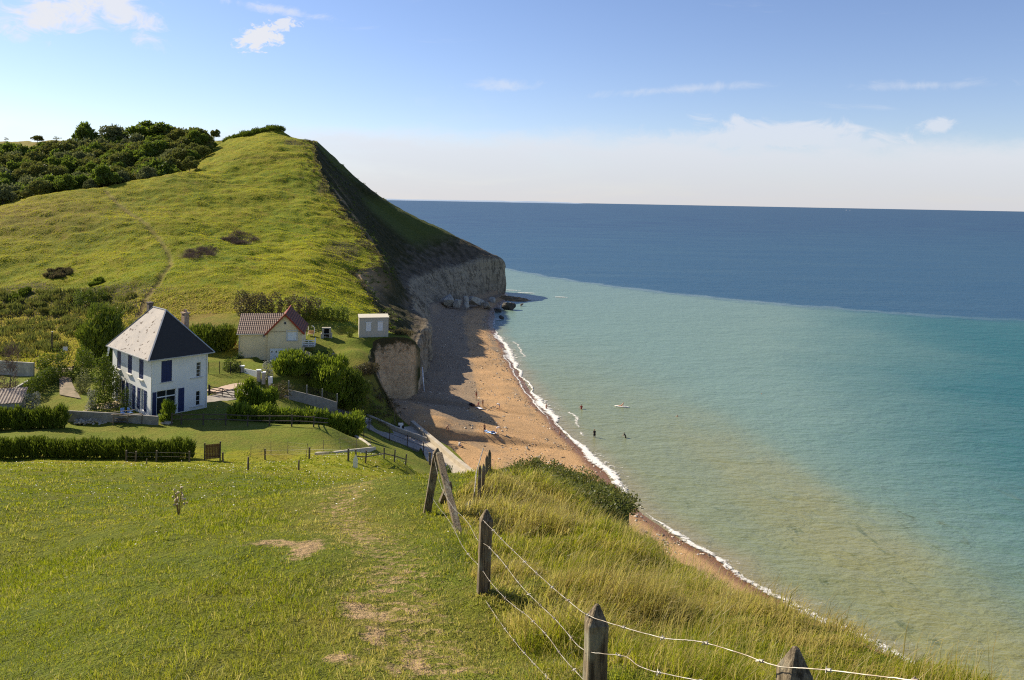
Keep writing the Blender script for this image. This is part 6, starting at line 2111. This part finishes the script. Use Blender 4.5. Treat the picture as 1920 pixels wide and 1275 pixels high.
# fallen blocks under the cliff, and the reef
def boulder(name, px, py, wpx, hpx, Y, mat, label, seed, group=None, rot=None):
    q = at(px, py, Y)
    r = wpx / F_PX * Y / 2; hz = hpx / F_PX * Y / 2
    bm_ = bmesh.new(); bmesh.ops.create_icosphere(bm_, subdivisions=4, radius=1.0)
    V = np.array([v.co[:] for v in bm_.verts])
    s = np.sign(V) * np.abs(V) ** 0.6
    s *= (1 + 0.40 * (fbm(V[:, 0] * 1.1 + seed, V[:, 1] * 1.1, V[:, 2] * 1.1, seed=seed, octv=4) - .5)[:, None] * 2)
    rg = np.random.default_rng(seed)
    for _ in range(7):
        nn = rg.normal(size=3); nn /= np.linalg.norm(nn); d = rg.uniform(.5, .8)
        ov_ = np.maximum(s @ nn - d, 0); s -= ov_[:, None] * nn * .9
    s *= np.array([r, r * .9, hz * 1.25])
    for v, c in zip(bm_.verts, s):
        v.co = c
    me = bpy.data.meshes.new(name); bm_.to_mesh(me); bm_.free()
    me.materials.append(mat)
    o = bpy.data.objects.new(name, me); COL.objects.link(o)
    o.location = (q[0], q[1], q[2] + hz * .75)
    o.rotation_euler = rot or (rg.uniform(-.25, .25), rg.uniform(-.25, .25), rg.uniform(0, 6))
    return tag(o, label, 'rock', group)


mrock = simple('fallen_limestone', (0.46, 0.42, 0.34), (0.27, 0.245, 0.20), 1.0, .95, .8, bdist=.25)
mwet = simple('wet_rock', (0.045, 0.040, 0.034), (0.10, 0.085, 0.065), .8, .6, .8, bdist=.3)
for i, (px, py, wpx, hpx, Y, lab) in enumerate(((842, 571, 26, 22, 262, 'tall tilted slab leaning at the foot of the pale cliff'), (856, 573, 20, 14, 262, 'flat pale block right of the tilted slab under the cliff'), (873, 574, 15, 22, 266, 'upright squarish block standing at the cliff foot'),
                                                (890, 572, 26, 18, 272, 'largest pale boulder among the fallen blocks'), (903, 573, 17, 14, 276, 'rounded block right of the largest pale boulder'), (874, 578, 14, 12, 258, 'small block in front of the upright squarish block'),
                                                (912, 578, 22, 11, 272, 'low boulder at the seaward end of the fallen blocks'), (924, 570, 14, 14, 290, 'pale block tucked under the tip of the cliff'))):
    boulder('fallen_block', px, py, wpx, hpx, Y, mrock, lab, 100 + i)
boulder('shore_rock', 953, 580, 22, 14, 274, mwet, 'dark wet boulder standing in the water off the cliff tip', 120)
boulder('shore_rock', 940, 598, 11, 6, 252, mwet, 'small dark rock at the water edge', 121)
boulder('shore_rock', 932, 584, 16, 8, 268, mwet, 'flat dark rock between the fallen blocks and the sea', 122)
boulder('shore_rock', 978, 572, 8, 3, 284, mwet, 'tiny dark rock awash beyond the wet boulder', 123)
mreef = simple('weedy_reef', (0.30, 0.17, 0.06), (0.10, 0.075, 0.035), .35, .85, .8, bdist=.3)
gx, gy = np.meshgrid(np.linspace(-1, 1, 60), np.linspace(-1, 1, 40))
bl = np.clip(1 - gx ** 2 - gy ** 2, 0, 1)
gzv = -0.4 + (bl ** .6) * (1.3 - .75 * gx) * .8 + (fbm(gx * 4, gy * 4, seed=7) - .5) * 1.1 * bl
q_ = atz(964, 561, 0)
o = mesh_np('reef', np.stack([gx * 8.6 + q_[0], gy * 8.0 + q_[1] - gx * 3.5, gzv], -1).reshape(-1, 3), [grid_faces(40, 60)], mreef)
tag(o, 'orange-brown weedy reef running out from the cliff tip', 'reef')
# broken water round it
for px, py, w_, lab in ((1052, 558, 3.6, 'breaker beyond the reef'), (996, 562, 3.2, 'r'), (985, 550, 5.0, 'r'), (958, 545, 5.0, 'r'), (934, 600, 1.6, 'r')):
    q_ = atz(px, py, 0)
    gx, gy = np.meshgrid(np.linspace(-1, 1, 24), np.linspace(-1, 1, 10))
    f_ = np.clip(1 - gx ** 2 - gy ** 2, 0, 1) * 1.1
    o = mesh_np('breaker', np.stack([gx * w_ * 1.2 + q_[0], gy * .8 + q_[1] - gx * .6, .06 + .25 * f_], -1).reshape(-1, 3), [grid_faces(10, 24)], m_foam, {'foam': f_})
    tag(o, kind='stuff')

# ------------------------------------------------------------------ near wire fence
mpost, t = new_mat('old_post')
oc = t.n('ShaderNodeTexCoord', 3)
gr = t.noise(3.0, t.scaled(oc, (22, 22, 1.2)), 6, 0.7)
bl_ = t.noise(6.0, oc, 4, 0.6)
c = t.mix(t.sstep(gr, .35, .65), (0.060, 0.046, 0.032), (0.26, 0.205, 0.135))
c = t.mix(t.math('MULTIPLY', t.sstep(bl_, .5, .66), .55), c, (0.30, 0.29, 0.22))
t.out(t.bsdf(Base_Color=c, Roughness=.95, Specular_IOR_Level=.1, Normal=t.bump(gr, .9, .012)))


def post_mesh(parent, base, top, w_, d_=None, point=0.10, name='fence_post', seed=1):
    """square-sawn post with a pointed head and slightly uneven sides"""
    base, top = Vector(base), Vector(top)
    ax = (top - base); L_ = ax.length; ax.normalize()
    sx = Vector((1, 0.15, 0)); sx = (sx - ax * sx.dot(ax)).normalized(); sy = ax.cross(sx)
    d_ = d_ or w_
    rg = random.Random(seed)
    mb = MB()
    n_ = 9
    for i in range(n_):
        s_ = i / (n_ - 1)
        p = base + ax * (-.3 + s_ * (L_ - point + .3))
        for q in ((-1, -1), (1, -1), (1, 1), (-1, 1)):
            k = 1 + rg.uniform(-.05, .05)
            mb.V.append(tuple(p + sx * (q[0] * w_ / 2 * k) + sy * (q[1] * d_ / 2 * k)))
    for q in ((-1, -1), (1, -1), (1, 1), (-1, 1)):
        mb.V.append(tuple(base + ax * L_ + sx * (q[0] * w_ * .09) + sy * (q[1] * d_ * .09)))
    for i in range(n_):
        for j in range(4):
            mb.F.append((i * 4 + j, i * 4 + (j + 1) % 4, i * 4 + 4 + (j + 1) % 4, i * 4 + 4 + j)); mb.I.append(0)
    mb.F.append((n_ * 4, n_ * 4 + 1, n_ * 4 + 2, n_ * 4 + 3)); mb.I.append(0)
    return mb.build(name, mpost, parent, bevel=.006)


YA, Y1, Y2, Y3 = 13.4, 7.67, 4.35, 3.05
nf = empty('wire_fence', G(908, 1150), 0, 'barbed wire fence on grey wooden posts running down the near meadow', 'fence')
nf.location = (0, 0, 0)
post_mesh(nf, at(795, 998, 13.4), at(820.5, 840, 13.2), .125, .11, seed=2)
post_mesh(nf, at(870, 1038, 11.3), at(822, 848, 13.05), .10, .09, .05, 'brace', seed=3)
post_mesh(nf, at(818, 972, 14.6), at(845, 903, 14.2), .13, .11, .12, 'brace', seed=4)
post_mesh(nf, at(904.5, 1150, Y1), at(912.5, 955, Y1), .118, seed=5)
q1 = at(1112, 1290, Y2); q1[2] = gz(q1[0], q1[1])
post_mesh(nf, q1, at(1120, 1132, Y2), .112, seed=6)
q1 = at(1482, 1300, Y3); q1[2] = gz(q1[0], q1[1])
post_mesh(nf, q1, at(1492, 1212, Y3), .108, seed=7)
WIRES = [[(902.7, 972), (930, 1000), (965, 1035), (1010, 1078), (1060, 1122), (1103, 1154), (1143, 1168), (1200, 1185), (1250, 1197), (1305, 1202), (1380, 1222), (1472, 1251), (1510, 1253), (1600, 1262), (1700, 1274), (1850, 1290)],
         [(813, 854), (826, 909), (847, 948), (878, 981), (898, 1015), (910, 1021), (935, 1045), (974, 1095), (1040, 1160), (1103, 1222), (1143, 1227), (1170, 1230), (1202, 1251), (1250, 1264), (1305, 1275), (1400, 1300), (1490, 1320)],
         [(803, 920), (812, 936), (847, 984), (866, 1022), (885, 1048), (898, 1060), (917, 1088), (953, 1127), (990, 1156), (1028, 1195), (1060, 1238), (1094, 1274), (1112, 1295)],
         [(794, 957), (806, 982), (833, 1020), (845, 1040), (860, 1063), (880, 1090), (896, 1104), (914, 1131), (940, 1170), (974, 1214), (1005, 1248), (1033, 1276), (1106, 1330)]]
kx = [780, 812, 906, 1110, 1487, 1900]
ki = [1 / (YA + .15), 1 / (YA - .15), 1 / (Y1 - .08), 1 / (Y2 - .08), 1 / (Y3 - .08), 1 / 2.35]
rgw = random.Random(8)
for wpts in WIRES:
    xs_ = np.array([p[0] for p in wpts], float); ys_ = np.array([p[1] for p in wpts], float)
    xq = np.linspace(xs_[0], xs_[-1], 130)
    yq = pchip(xs_, ys_, xq) + 1.2 * (vnoise(xq * .12, 3.3, seed=int(ys_[0])) - .5)
    pts = [at(a, b, 1 / np.interp(a, kx, ki)) for a, b in zip(xq, yq)]
    mb = MB(); mb.tube(pts, .0022, 5)
    bb = mb
    acc = 0
    for a, b in zip(pts[:-1], pts[1:]):
        acc += np.linalg.norm(b - a)
        if acc > .33:
            acc = 0
            for k in range(2):
                v = Vector((rgw.uniform(-1, 1), rgw.uniform(-1, 1), rgw.uniform(-1, 1))).normalized() * .017
                bb.tube([Vector(a) - v, Vector(a) + v], .0022, 4)
            bb.tube([Vector(a), Vector(a) + (Vector(b) - Vector(a)).normalized() * .022], .0065, 6)
    mb.build('wire', M['wire'], nf)

rf_ = empty('edge_fence', (0, 0, 0), 0, 'short run of leaning dark posts at the cliff edge above the slipway', 'fence')
for i, (bx, by, tx_, ty) in enumerate(((918, 888, 918, 843), (912, 897, 913, 853), (905, 925, 907, 869), (898, 945, 900, 871), (889, 955, 890, 921))):
    q = G(bx, by)
    if i == 3:
        q = G(898, 940)
    post_mesh(rf_, q, at(tx_, ty, q[1]), .0040 * q[1], .0036 * q[1], .08, seed=20 + i)
q = G(806, 872)
post_mesh(rf_, q, at(806, 848, q[1]), .3, .2, .05, seed=31)
q0, q1 = G(905, 925), G(889, 955)
mb = MB(); mb.tube([q0 + np.array([0, 0, .9]), (q0 + q1) / 2 + np.array([-.05, 0, .55]), q1 + np.array([0, 0, .3])], .01, 5); mb.build('wire', M['wire'], rf_)
q = G(881, 956)
o = stones('edge_stone', np.array([0.]), np.array([0.]), np.array([.05]), np.array([.16]), M['block'], .6, .2); o.location = q
tag(o, 'grey stone in the grass at the foot of the leaning posts', 'stone')
# withered thistle in the meadow
q = G(334, 968)
e = empty('withered_thistle', q, 0, 'withered thistle with pale seed heads standing alone in the meadow', 'plant')
mb = MB()
tips = []
for i in range(9):
    a = i * .7; r_ = .05 + .13 * random.random(); hh = .3 + .35 * random.random()
    mb.tube([(0, 0, -.05), (r_ * .4 * math.cos(a), r_ * .4 * math.sin(a), hh * .5), (r_ * math.cos(a), r_ * math.sin(a), hh)], .006, 5)
    tips.append((r_ * math.cos(a), r_ * math.sin(a), hh))
mb.build('stem', simple('dry_stem', (.30, .20, .09), (.22, .15, .07), 5), e)
tips = np.array(tips)
tips = np.concatenate([tips, tips * [1.3, 1.2, .75]])
fluff = simple('seed_fluff', (.62, .52, .36), (.45, .34, .2), 9)
for tx_ in tips:
    o = stones('seed_head', tx_[:1], tx_[1:2], tx_[2:], np.array([.03]), fluff, 1.0, .3); o.parent = e

# two sailing boats near the horizon
for px, py, Y, s_, lab in ((1587, 393.2, 9000, 1.0, 'tiny white sailing boat near the horizon, left of the pair'), (1594, 393.4, 9000, .8, 'tiny white sailing boat near the horizon, right of the pair')):
    q = at(px, py, Y)
    e = empty('sailing_boat', (q[0], Y, 0), .6, lab, 'boat')
    mb = MB(); mb.prism([(-8 * s_, -2.2 * s_), (4 * s_, -2.6 * s_), (10 * s_, 0), (4 * s_, 2.6 * s_), (-8 * s_, 2.2 * s_)], -.5, 2.6 * s_); mb.build('hull', M['white'], e)
    mb = MB(); mb.tube([(1, 0, 2), (1, 0, 22 * s_)], .2, 6); mb.build('mast', M['zinc'], e)
    mb = MB(); mb.quad((.6, .1, 4 * s_), (-9 * s_, .1, 4.4 * s_), (.6, .1, 21 * s_)); mb.quad((.6, -.1, 4 * s_), (.6, -.1, 21 * s_), (-9 * s_, -.1, 4.4 * s_)); mb.quad((1.5, .1, 20 * s_), (9 * s_, .1, 3 * s_), (1.5, .1, 4 * s_)); mb.build('sail', M['white'], e)

# ------------------------------------------------------------------ people on the beach and in the sea
SKIN = [simple('skin', (0.52, 0.30, 0.19), (0.46, 0.26, 0.16), 6, .6), simple('tanned_skin', (0.36, 0.19, 0.11), (0.31, 0.16, 0.09), 6, .6)]
HAIR = simple('dark_hair', (0.035, 0.022, 0.014), (0.06, 0.038, 0.022), 9, .7)
cloth_cache = {}


def cloth(c):
    if c not in cloth_cache:
        cloth_cache[c] = simple('cloth', c, tuple(min(1, v * .85) for v in c), 6, .9, .2)
    return cloth_cache[c]


def skin_obj(name, verts, edges, radii, root, parent, mat, sub=1):
    me = bpy.data.meshes.new(name)
    me.from_pydata([tuple(v) for v in verts], edges, [])
    o = bpy.data.objects.new(name, me)
    COL.objects.link(o)
    o.modifiers.new('skin', 'SKIN').use_smooth_shade = True
    sv = me.skin_vertices[0].data if me.skin_vertices else None
    if sv is None:
        bpy.context.view_layer.objects.active = o
        me.attributes  # skin layer is created with the modifier on update
    layer = me.skin_vertices[0].data
    for i, r in enumerate(radii):
        layer[i].radius = (r, r) if not isinstance(r, tuple) else r
        layer[i].use_root = (i == root)
    ss = o.modifiers.new('smooth', 'SUBSURF'); ss.levels = sub; ss.render_levels = sub
    dg = bpy.context.evaluated_depsgraph_get()
    ev = o.evaluated_get(dg)
    m2 = bpy.data.meshes.new_from_object(ev)
    bpy.data.objects.remove(o)
    m2.name = name
    m2.materials.clear(); m2.materials.append(mat)
    m2.polygons.foreach_set('use_smooth', [True] * len(m2.polygons))
    ob = bpy.data.objects.new(name, m2)
    COL.objects.link(ob)
    ob.parent = parent
    return ob


def rot_x(v, a):           # bend in the figure's own fore-and-aft plane; +y is forward
    c, s = math.cos(a), math.sin(a)
    return Vector((v[0], v[1] * c + v[2] * s, -v[1] * s + v[2] * c))


def person(loc, rz, label, h=1.68, lean=0.0, thigh=(0.05, -0.05), knee=(0.0, 0.0), arm=(0.1, 0.1), elbow=(0.25, 0.25), spread=(0.18, 0.18), head=0.0,
           skin=0, trunks=None, top=None, hair=True, hat=None, lift=None, roll=None):
    """a figure posed by joint angles: lean of the trunk, thigh and knee per leg, arm and elbow per arm"""
    S = h / 1.68
    e = empty('person', loc, rz, label, 'person')
    hip = Vector((0, 0, .86))
    up = rot_x((0, 0, 1), lean)
    V, E_, R = [hip], [], [.125]

    def add(p, par, r):
        V.append(Vector(p)); R.append(r); E_.append((par, len(V) - 1)); return len(V) - 1
    waist = add(hip + up * .17, 0, .115)
    chest = add(hip + up * .38, waist, (.15, .115))
    neckb = add(hip + up * .53, chest, .06)
    hu = rot_x((0, 0, 1), lean * .55 + head)
    hf = rot_x((0, 1, 0), lean * .55 + head)
    nk = add(V[neckb] + hu * .06, neckb, .05)
    jaw = add(V[nk] + hu * .06 + hf * .02, nk, .072)
    skull = add(V[jaw] + hu * .075, jaw, .092)
    crown = add(V[skull] + hu * .065 - hf * .01, skull, .062)
    nose = add(V[jaw] + hu * .035 + hf * .10, jaw, .012)
    hands = []
    for k, sx in enumerate((-1, 1)):
        sh = add(V[chest] + up * .10 + Vector((sx * .165, 0, 0)), chest, .06)
        ad = rot_x((sx * math.sin(spread[k]), 0, -math.cos(spread[k])), -(arm[k]) + lean * 0)
        el = add(V[sh] + ad * .28, sh, .043)
        fd = rot_x((sx * math.sin(spread[k]) * .4, 0, -1), -(arm[k] + elbow[k])).normalized()
        wr = add(V[el] + fd * .24, el, .029)
        pm = add(V[wr] + fd * .07, wr, (.036, .018))
        side = Vector((0, 1, 0)) if abs(fd.y) < .7 else Vector((0, 0, 1))
        side = (side - fd * side.dot(fd)).normalized()
        for f_, ln in zip((-.027, -.009, .009, .027), (.065, .08, .085, .07)):
            k1 = add(V[pm] + fd * .04 + side * f_, pm, .0095)
            k2 = add(V[k1] + fd * ln * .55 + Vector((-sx * .008, 0, 0)), k1, .0085)
            add(V[k2] + fd * ln * .4 + Vector((-sx * .02, 0, 0)), k2, .007)
        th = add(V[wr] + fd * .03 + side * .038, wr, .011)
        add(V[th] + fd * .045 + side * .018, th, .009)
    kn = []
    for k, sx in enumerate((-1, 1)):
        hj = add(hip + Vector((sx * .085, 0, -.06)), 0, .095)
        td = rot_x((sx * .05, 0, -1), -thigh[k])
        kj = add(V[hj] + td * .40, hj, .06)
        cd = rot_x((sx * .02, 0, -1), -(thigh[k] - knee[k]))
        mid = add(V[kj] + cd * .14, kj, .058)
        an = add(V[kj] + cd * .40, mid, .036)
        fdir = rot_x((0, 1, 0), -min(0.6, max(-.6, thigh[k] - knee[k])))
        toe = add(V[an] + fdir * .14 + cd * .045, an, .032)
        heel = add(V[an] - fdir * .04 + cd * .04, an, .035)
        kn.append((hj, kj))
    lowz = min(v.z - .03 for v in V)
    if lift is not None:
        lowz = lift
    off = Vector((0, 0, -lowz))
    V = [(v + off) * S for v in V]
    if roll:
        c_, s_ = math.cos(roll), math.sin(roll)
    RR = [tuple(x * S for x in r) if isinstance(r, tuple) else r * S for r in R]
    skin_obj('body', V, E_, RR, 0, e, SKIN[skin])
    if trunks:
        c0, legk = trunks
        tv = [V[0] - (V[waist] - V[0]) * .1, V[0].lerp(V[waist], .65)]
        te, tr = [(0, 1)], [.14 * S, .128 * S]
        for hj, kj in kn:
            tv.append(V[hj]); tr.append(.108 * S); te.append((0, len(tv) - 1))
            tv.append(V[hj].lerp(V[kj], legk)); tr.append(.09 * S); te.append((len(tv) - 2, len(tv) - 1))
        skin_obj('shorts', tv, te, tr, 0, e, cloth(c0))
    if top:
        tv = [V[0].lerp(V[waist], .5), V[waist], V[chest], V[neckb].lerp(V[chest], .25)]
        te, tr = [(0, 1), (1, 2), (2, 3)], [.137 * S, .13 * S, (.165 * S, .13 * S), (.09 * S, .08 * S)]
        for i, p in enumerate(V):
            pass
        sh_i = [i for (a, i) in E_ if a == chest and i not in (neckb,)]
        for i in sh_i:
            tv.append(V[i]); tr.append(.072 * S); te.append((2, len(tv) - 1))
            el_ = [b for (a, b) in E_ if a == i][0]
            tv.append(V[i].lerp(V[el_], .55)); tr.append(.058 * S); te.append((len(tv) - 2, len(tv) - 1))
        skin_obj('shirt', tv, te, tr, 1, e, cloth(top))
    if hair or hat:
        tv = [V[skull] - (V[jaw] - V[nk]) * .0 + (hf * -.03 * S), V[crown] + (hu * .012 * S) - hf * .012 * S]
        o = skin_obj('hat' if hat else 'hair', tv, [(0, 1)], [.093 * S, .078 * S], 0, e, cloth(hat) if hat else HAIR)
    return e


def on_beach(px, py):
    d = ray(px, py)
    t_ = np.arange(90, 200, .1)
    gap = EYE + d.z * t_ - beach_z(d.x * t_, t_)
    i = int(np.argmax(gap <= 0))
    return Vector((d.x * t_[i], t_[i], beach_z(np.array([d.x * t_[i]]), np.array([t_[i]]))[0]))


def in_sea(px, py):
    return Vector(atz(px, py, 0))


RED, NAVYC, WHT, DARK = (0.50, 0.03, 0.025), (0.02, 0.025, 0.06), (0.74, 0.74, 0.74), (0.02, 0.02, 0.025)
person(on_beach(893, 748), 2.6, 'standing sunbather in red shorts farthest up the beach beside the shadow', 1.5, arm=(.1, .15), trunks=(RED, .3), skin=1)
person(on_beach(896.5, 763), 1.0, 'sitting sunbather in a red top with legs stretched on a towel', 1.5, lean=-.25, thigh=(1.5, 1.45), knee=(.1, .3), arm=(-.3, .5), elbow=(.1, .5), trunks=(DARK, .3), top=RED)
person(on_beach(905, 763), 3.3, 'child standing just right of the sitting sunbather in red', 1.28, arm=(.2, .5), trunks=((.3, .1, .05), .35), skin=1)
person(on_beach(936.5, 768), 1.2, 'person in a white shirt bending over on the open sand nearest the sea', 1.5, lean=1.35, thigh=(.0, -.1), arm=(.3, .1), elbow=(.2, .3), top=WHT, trunks=((.62, .62, .64), .5), head=.2)
person(on_beach(908, 813), 2.9, 'standing bather in dark swim shorts by the blue and white mat', 1.5, arm=(.15, .5), elbow=(.3, 1.0), trunks=(DARK, .35), skin=1)
person(on_beach(931, 812), -1.2, 'person in a white top bending over the end of the blue and white mat', 1.4, lean=1.2, thigh=(.1, -.1), arm=(.5, .3), elbow=(.1, .2), top=WHT, trunks=((.60, .42, .38), .4), head=.2)
person(on_beach(837, 806), -1.9, 'dark-haired person sitting hunched on the shingle at the edge of the shadow', 1.5, lean=.45, thigh=(1.9, 1.85), knee=(1.9, 1.9), arm=(1.0, 1.0), elbow=(.5, .5), trunks=(DARK, .4), skin=0, lift=.60)
person(on_beach(861, 838), -.9, 'person in a pale shirt sitting on the beach against the seawall', 1.5, lean=.15, thigh=(1.6, 1.5), knee=(.7, .5), arm=(-.3, .4), elbow=(.2, .4), top=(.60, .58, .55), trunks=((.13, .14, .2), .8), lift=.62)
mt_, t = new_mat('striped_mat')
sx_ = t.n('ShaderNodeSeparateXYZ', None, Vector=t.n('ShaderNodeTexCoord', 3))
t.out(t.bsdf(Base_Color=t.mix(t.sstep(t.math('SINE', t.math('MULTIPLY', sx_.outputs[0], 9.0)), -.2, .2), (.10, .26, .58), (.76, .78, .80)), Roughness=.7))
a, b = on_beach(909, 808), on_beach(929, 815)
e = empty('beach_mat', (a + b) / 2 + Vector((0, 0, .05)), math.atan2(b.y - a.y, b.x - a.x), 'blue and white beach mat laid on the sand between two bathers', 'beach mat')
mb = MB(); mb.box(-1.0, 1.0, -.42, .42, 0, .05); mb.box(-1.0, -.62, -.40, .40, .052, .16); mb.build('mat', mt_, e, bevel=.02)
mb = MB(); mb.box(.2, .75, -.2, .25, .054, .26); mb.build('bag', cloth((.06, .09, .2)), e, bevel=.06)
p = on_beach(896, 765)
mb = MB(); mb.box(-.9, .9, -.35, .35, 0, .035); o = mb.build('towel', cloth((.74, .74, .78)), None, bevel=.01); o.location = p + Vector((.1, -.1, .04)); o.rotation_euler = (0, 0, 2.2)
tag(o, 'white towel under the legs of the sitting sunbather in red', 'towel')
for px, py, c, lab in ((883, 760, (.025, .025, .03), 'dark beach bag beside the sitting sunbather in red'), (887, 762, (.06, .03, .03), 'dark rucksack between the beach bag and the towel')):
    p = on_beach(px, py)
    e = empty('beach_bag', p, .3, lab, 'bag')
    mb = MB(); mb.prism([(-.3, -.16), (.3, -.16), (.3, .16), (-.3, .16)], 0, .36); mb.build('body', cloth(c), e, bevel=.07)
    mb = MB(); mb.tube([(-.16, 0, .355), (-.1, 0, .5), (.1, 0, .5), (.16, 0, .355)], .018, 6); mb.build('handle', cloth(c), e)
# in the water
person(in_sea(1024.5, 768) + Vector((0, 0, -.35)), .6, 'slim bather wading at the foam, nearest the waterline', 1.5, arm=(.1, .1), trunks=((.35, .3, .3), .3), lift=0)
person(in_sea(1090, 767) + Vector((0, 0, -.78)), .2, 'bather with red costume standing waist-deep left of the paddleboard', 1.66, arm=(.5, .6), elbow=(.5, .5), spread=(.5, .5), top=(.42, .05, .04), trunks=(RED, .3), lift=0, skin=1)
person(in_sea(1114.5, 820) + Vector((0, 0, -.32)), 2.8, 'dark figure standing knee-deep with a long evening shadow on the water', 1.68, arm=(.1, .0), trunks=(DARK, .95), top=DARK, skin=1, lift=0)
person(in_sea(1173, 821) + Vector((0, 0, -.55)), 1.0, 'dark wading figure leaning forward, right of the standing one', 1.5, lean=.5, arm=(.5, .8), elbow=(.3, .2), spread=(.4, .4), trunks=(DARK, .9), top=DARK, skin=1, lift=0)
person(in_sea(1050, 819) + Vector((0, 0, -.18)), 2.2, 'small dark figure paddling at the edge of the surf', 1.25, arm=(.3, .1), trunks=(DARK, .5), skin=1, lift=0)
person(in_sea(1270, 781) + Vector((0, 0, -1.28)), .5, 'swimmer with only head and shoulders showing, right of the paddleboard', 1.62, arm=(1.2, 1.3), elbow=(.3, .3), spread=(.7, .7), trunks=(DARK, .3), lift=0)
person(in_sea(1428, 739) + Vector((0, 0, -1.42)), 1.5, 'farthest swimmer, just a dark head above the water', 1.62, arm=(1.2, 1.3), elbow=(.3, .3), spread=(.7, .7), trunks=(DARK, .3), lift=0)
p = in_sea(1166, 763)
e = empty('paddleboard', p + Vector((0, 0, .06)), -.35, 'white paddleboard carrying a lying bather', 'paddleboard')
pl_ = [(-1.4, 0), (-1.15, -.25), (-.4, -.38), (.5, -.37), (1.1, -.22), (1.5, 0), (1.1, .22), (.5, .37), (-.4, .38), (-1.15, .25)]
mb = MB(); mb.prism(pl_, -.04, .09); mb.build('board', cloth((.74, .72, .66)), e, bevel=.03)
pp = person(p + Vector((-.05, .02, .20)), 1.22, 'bather half lying on the white paddleboard', 1.5, lean=-.75, thigh=(1.45, 1.5), knee=(.35, .05), arm=(-.2, .4), elbow=(.2, .4), trunks=((.5, .08, .04), .3), skin=0, lift=.72)
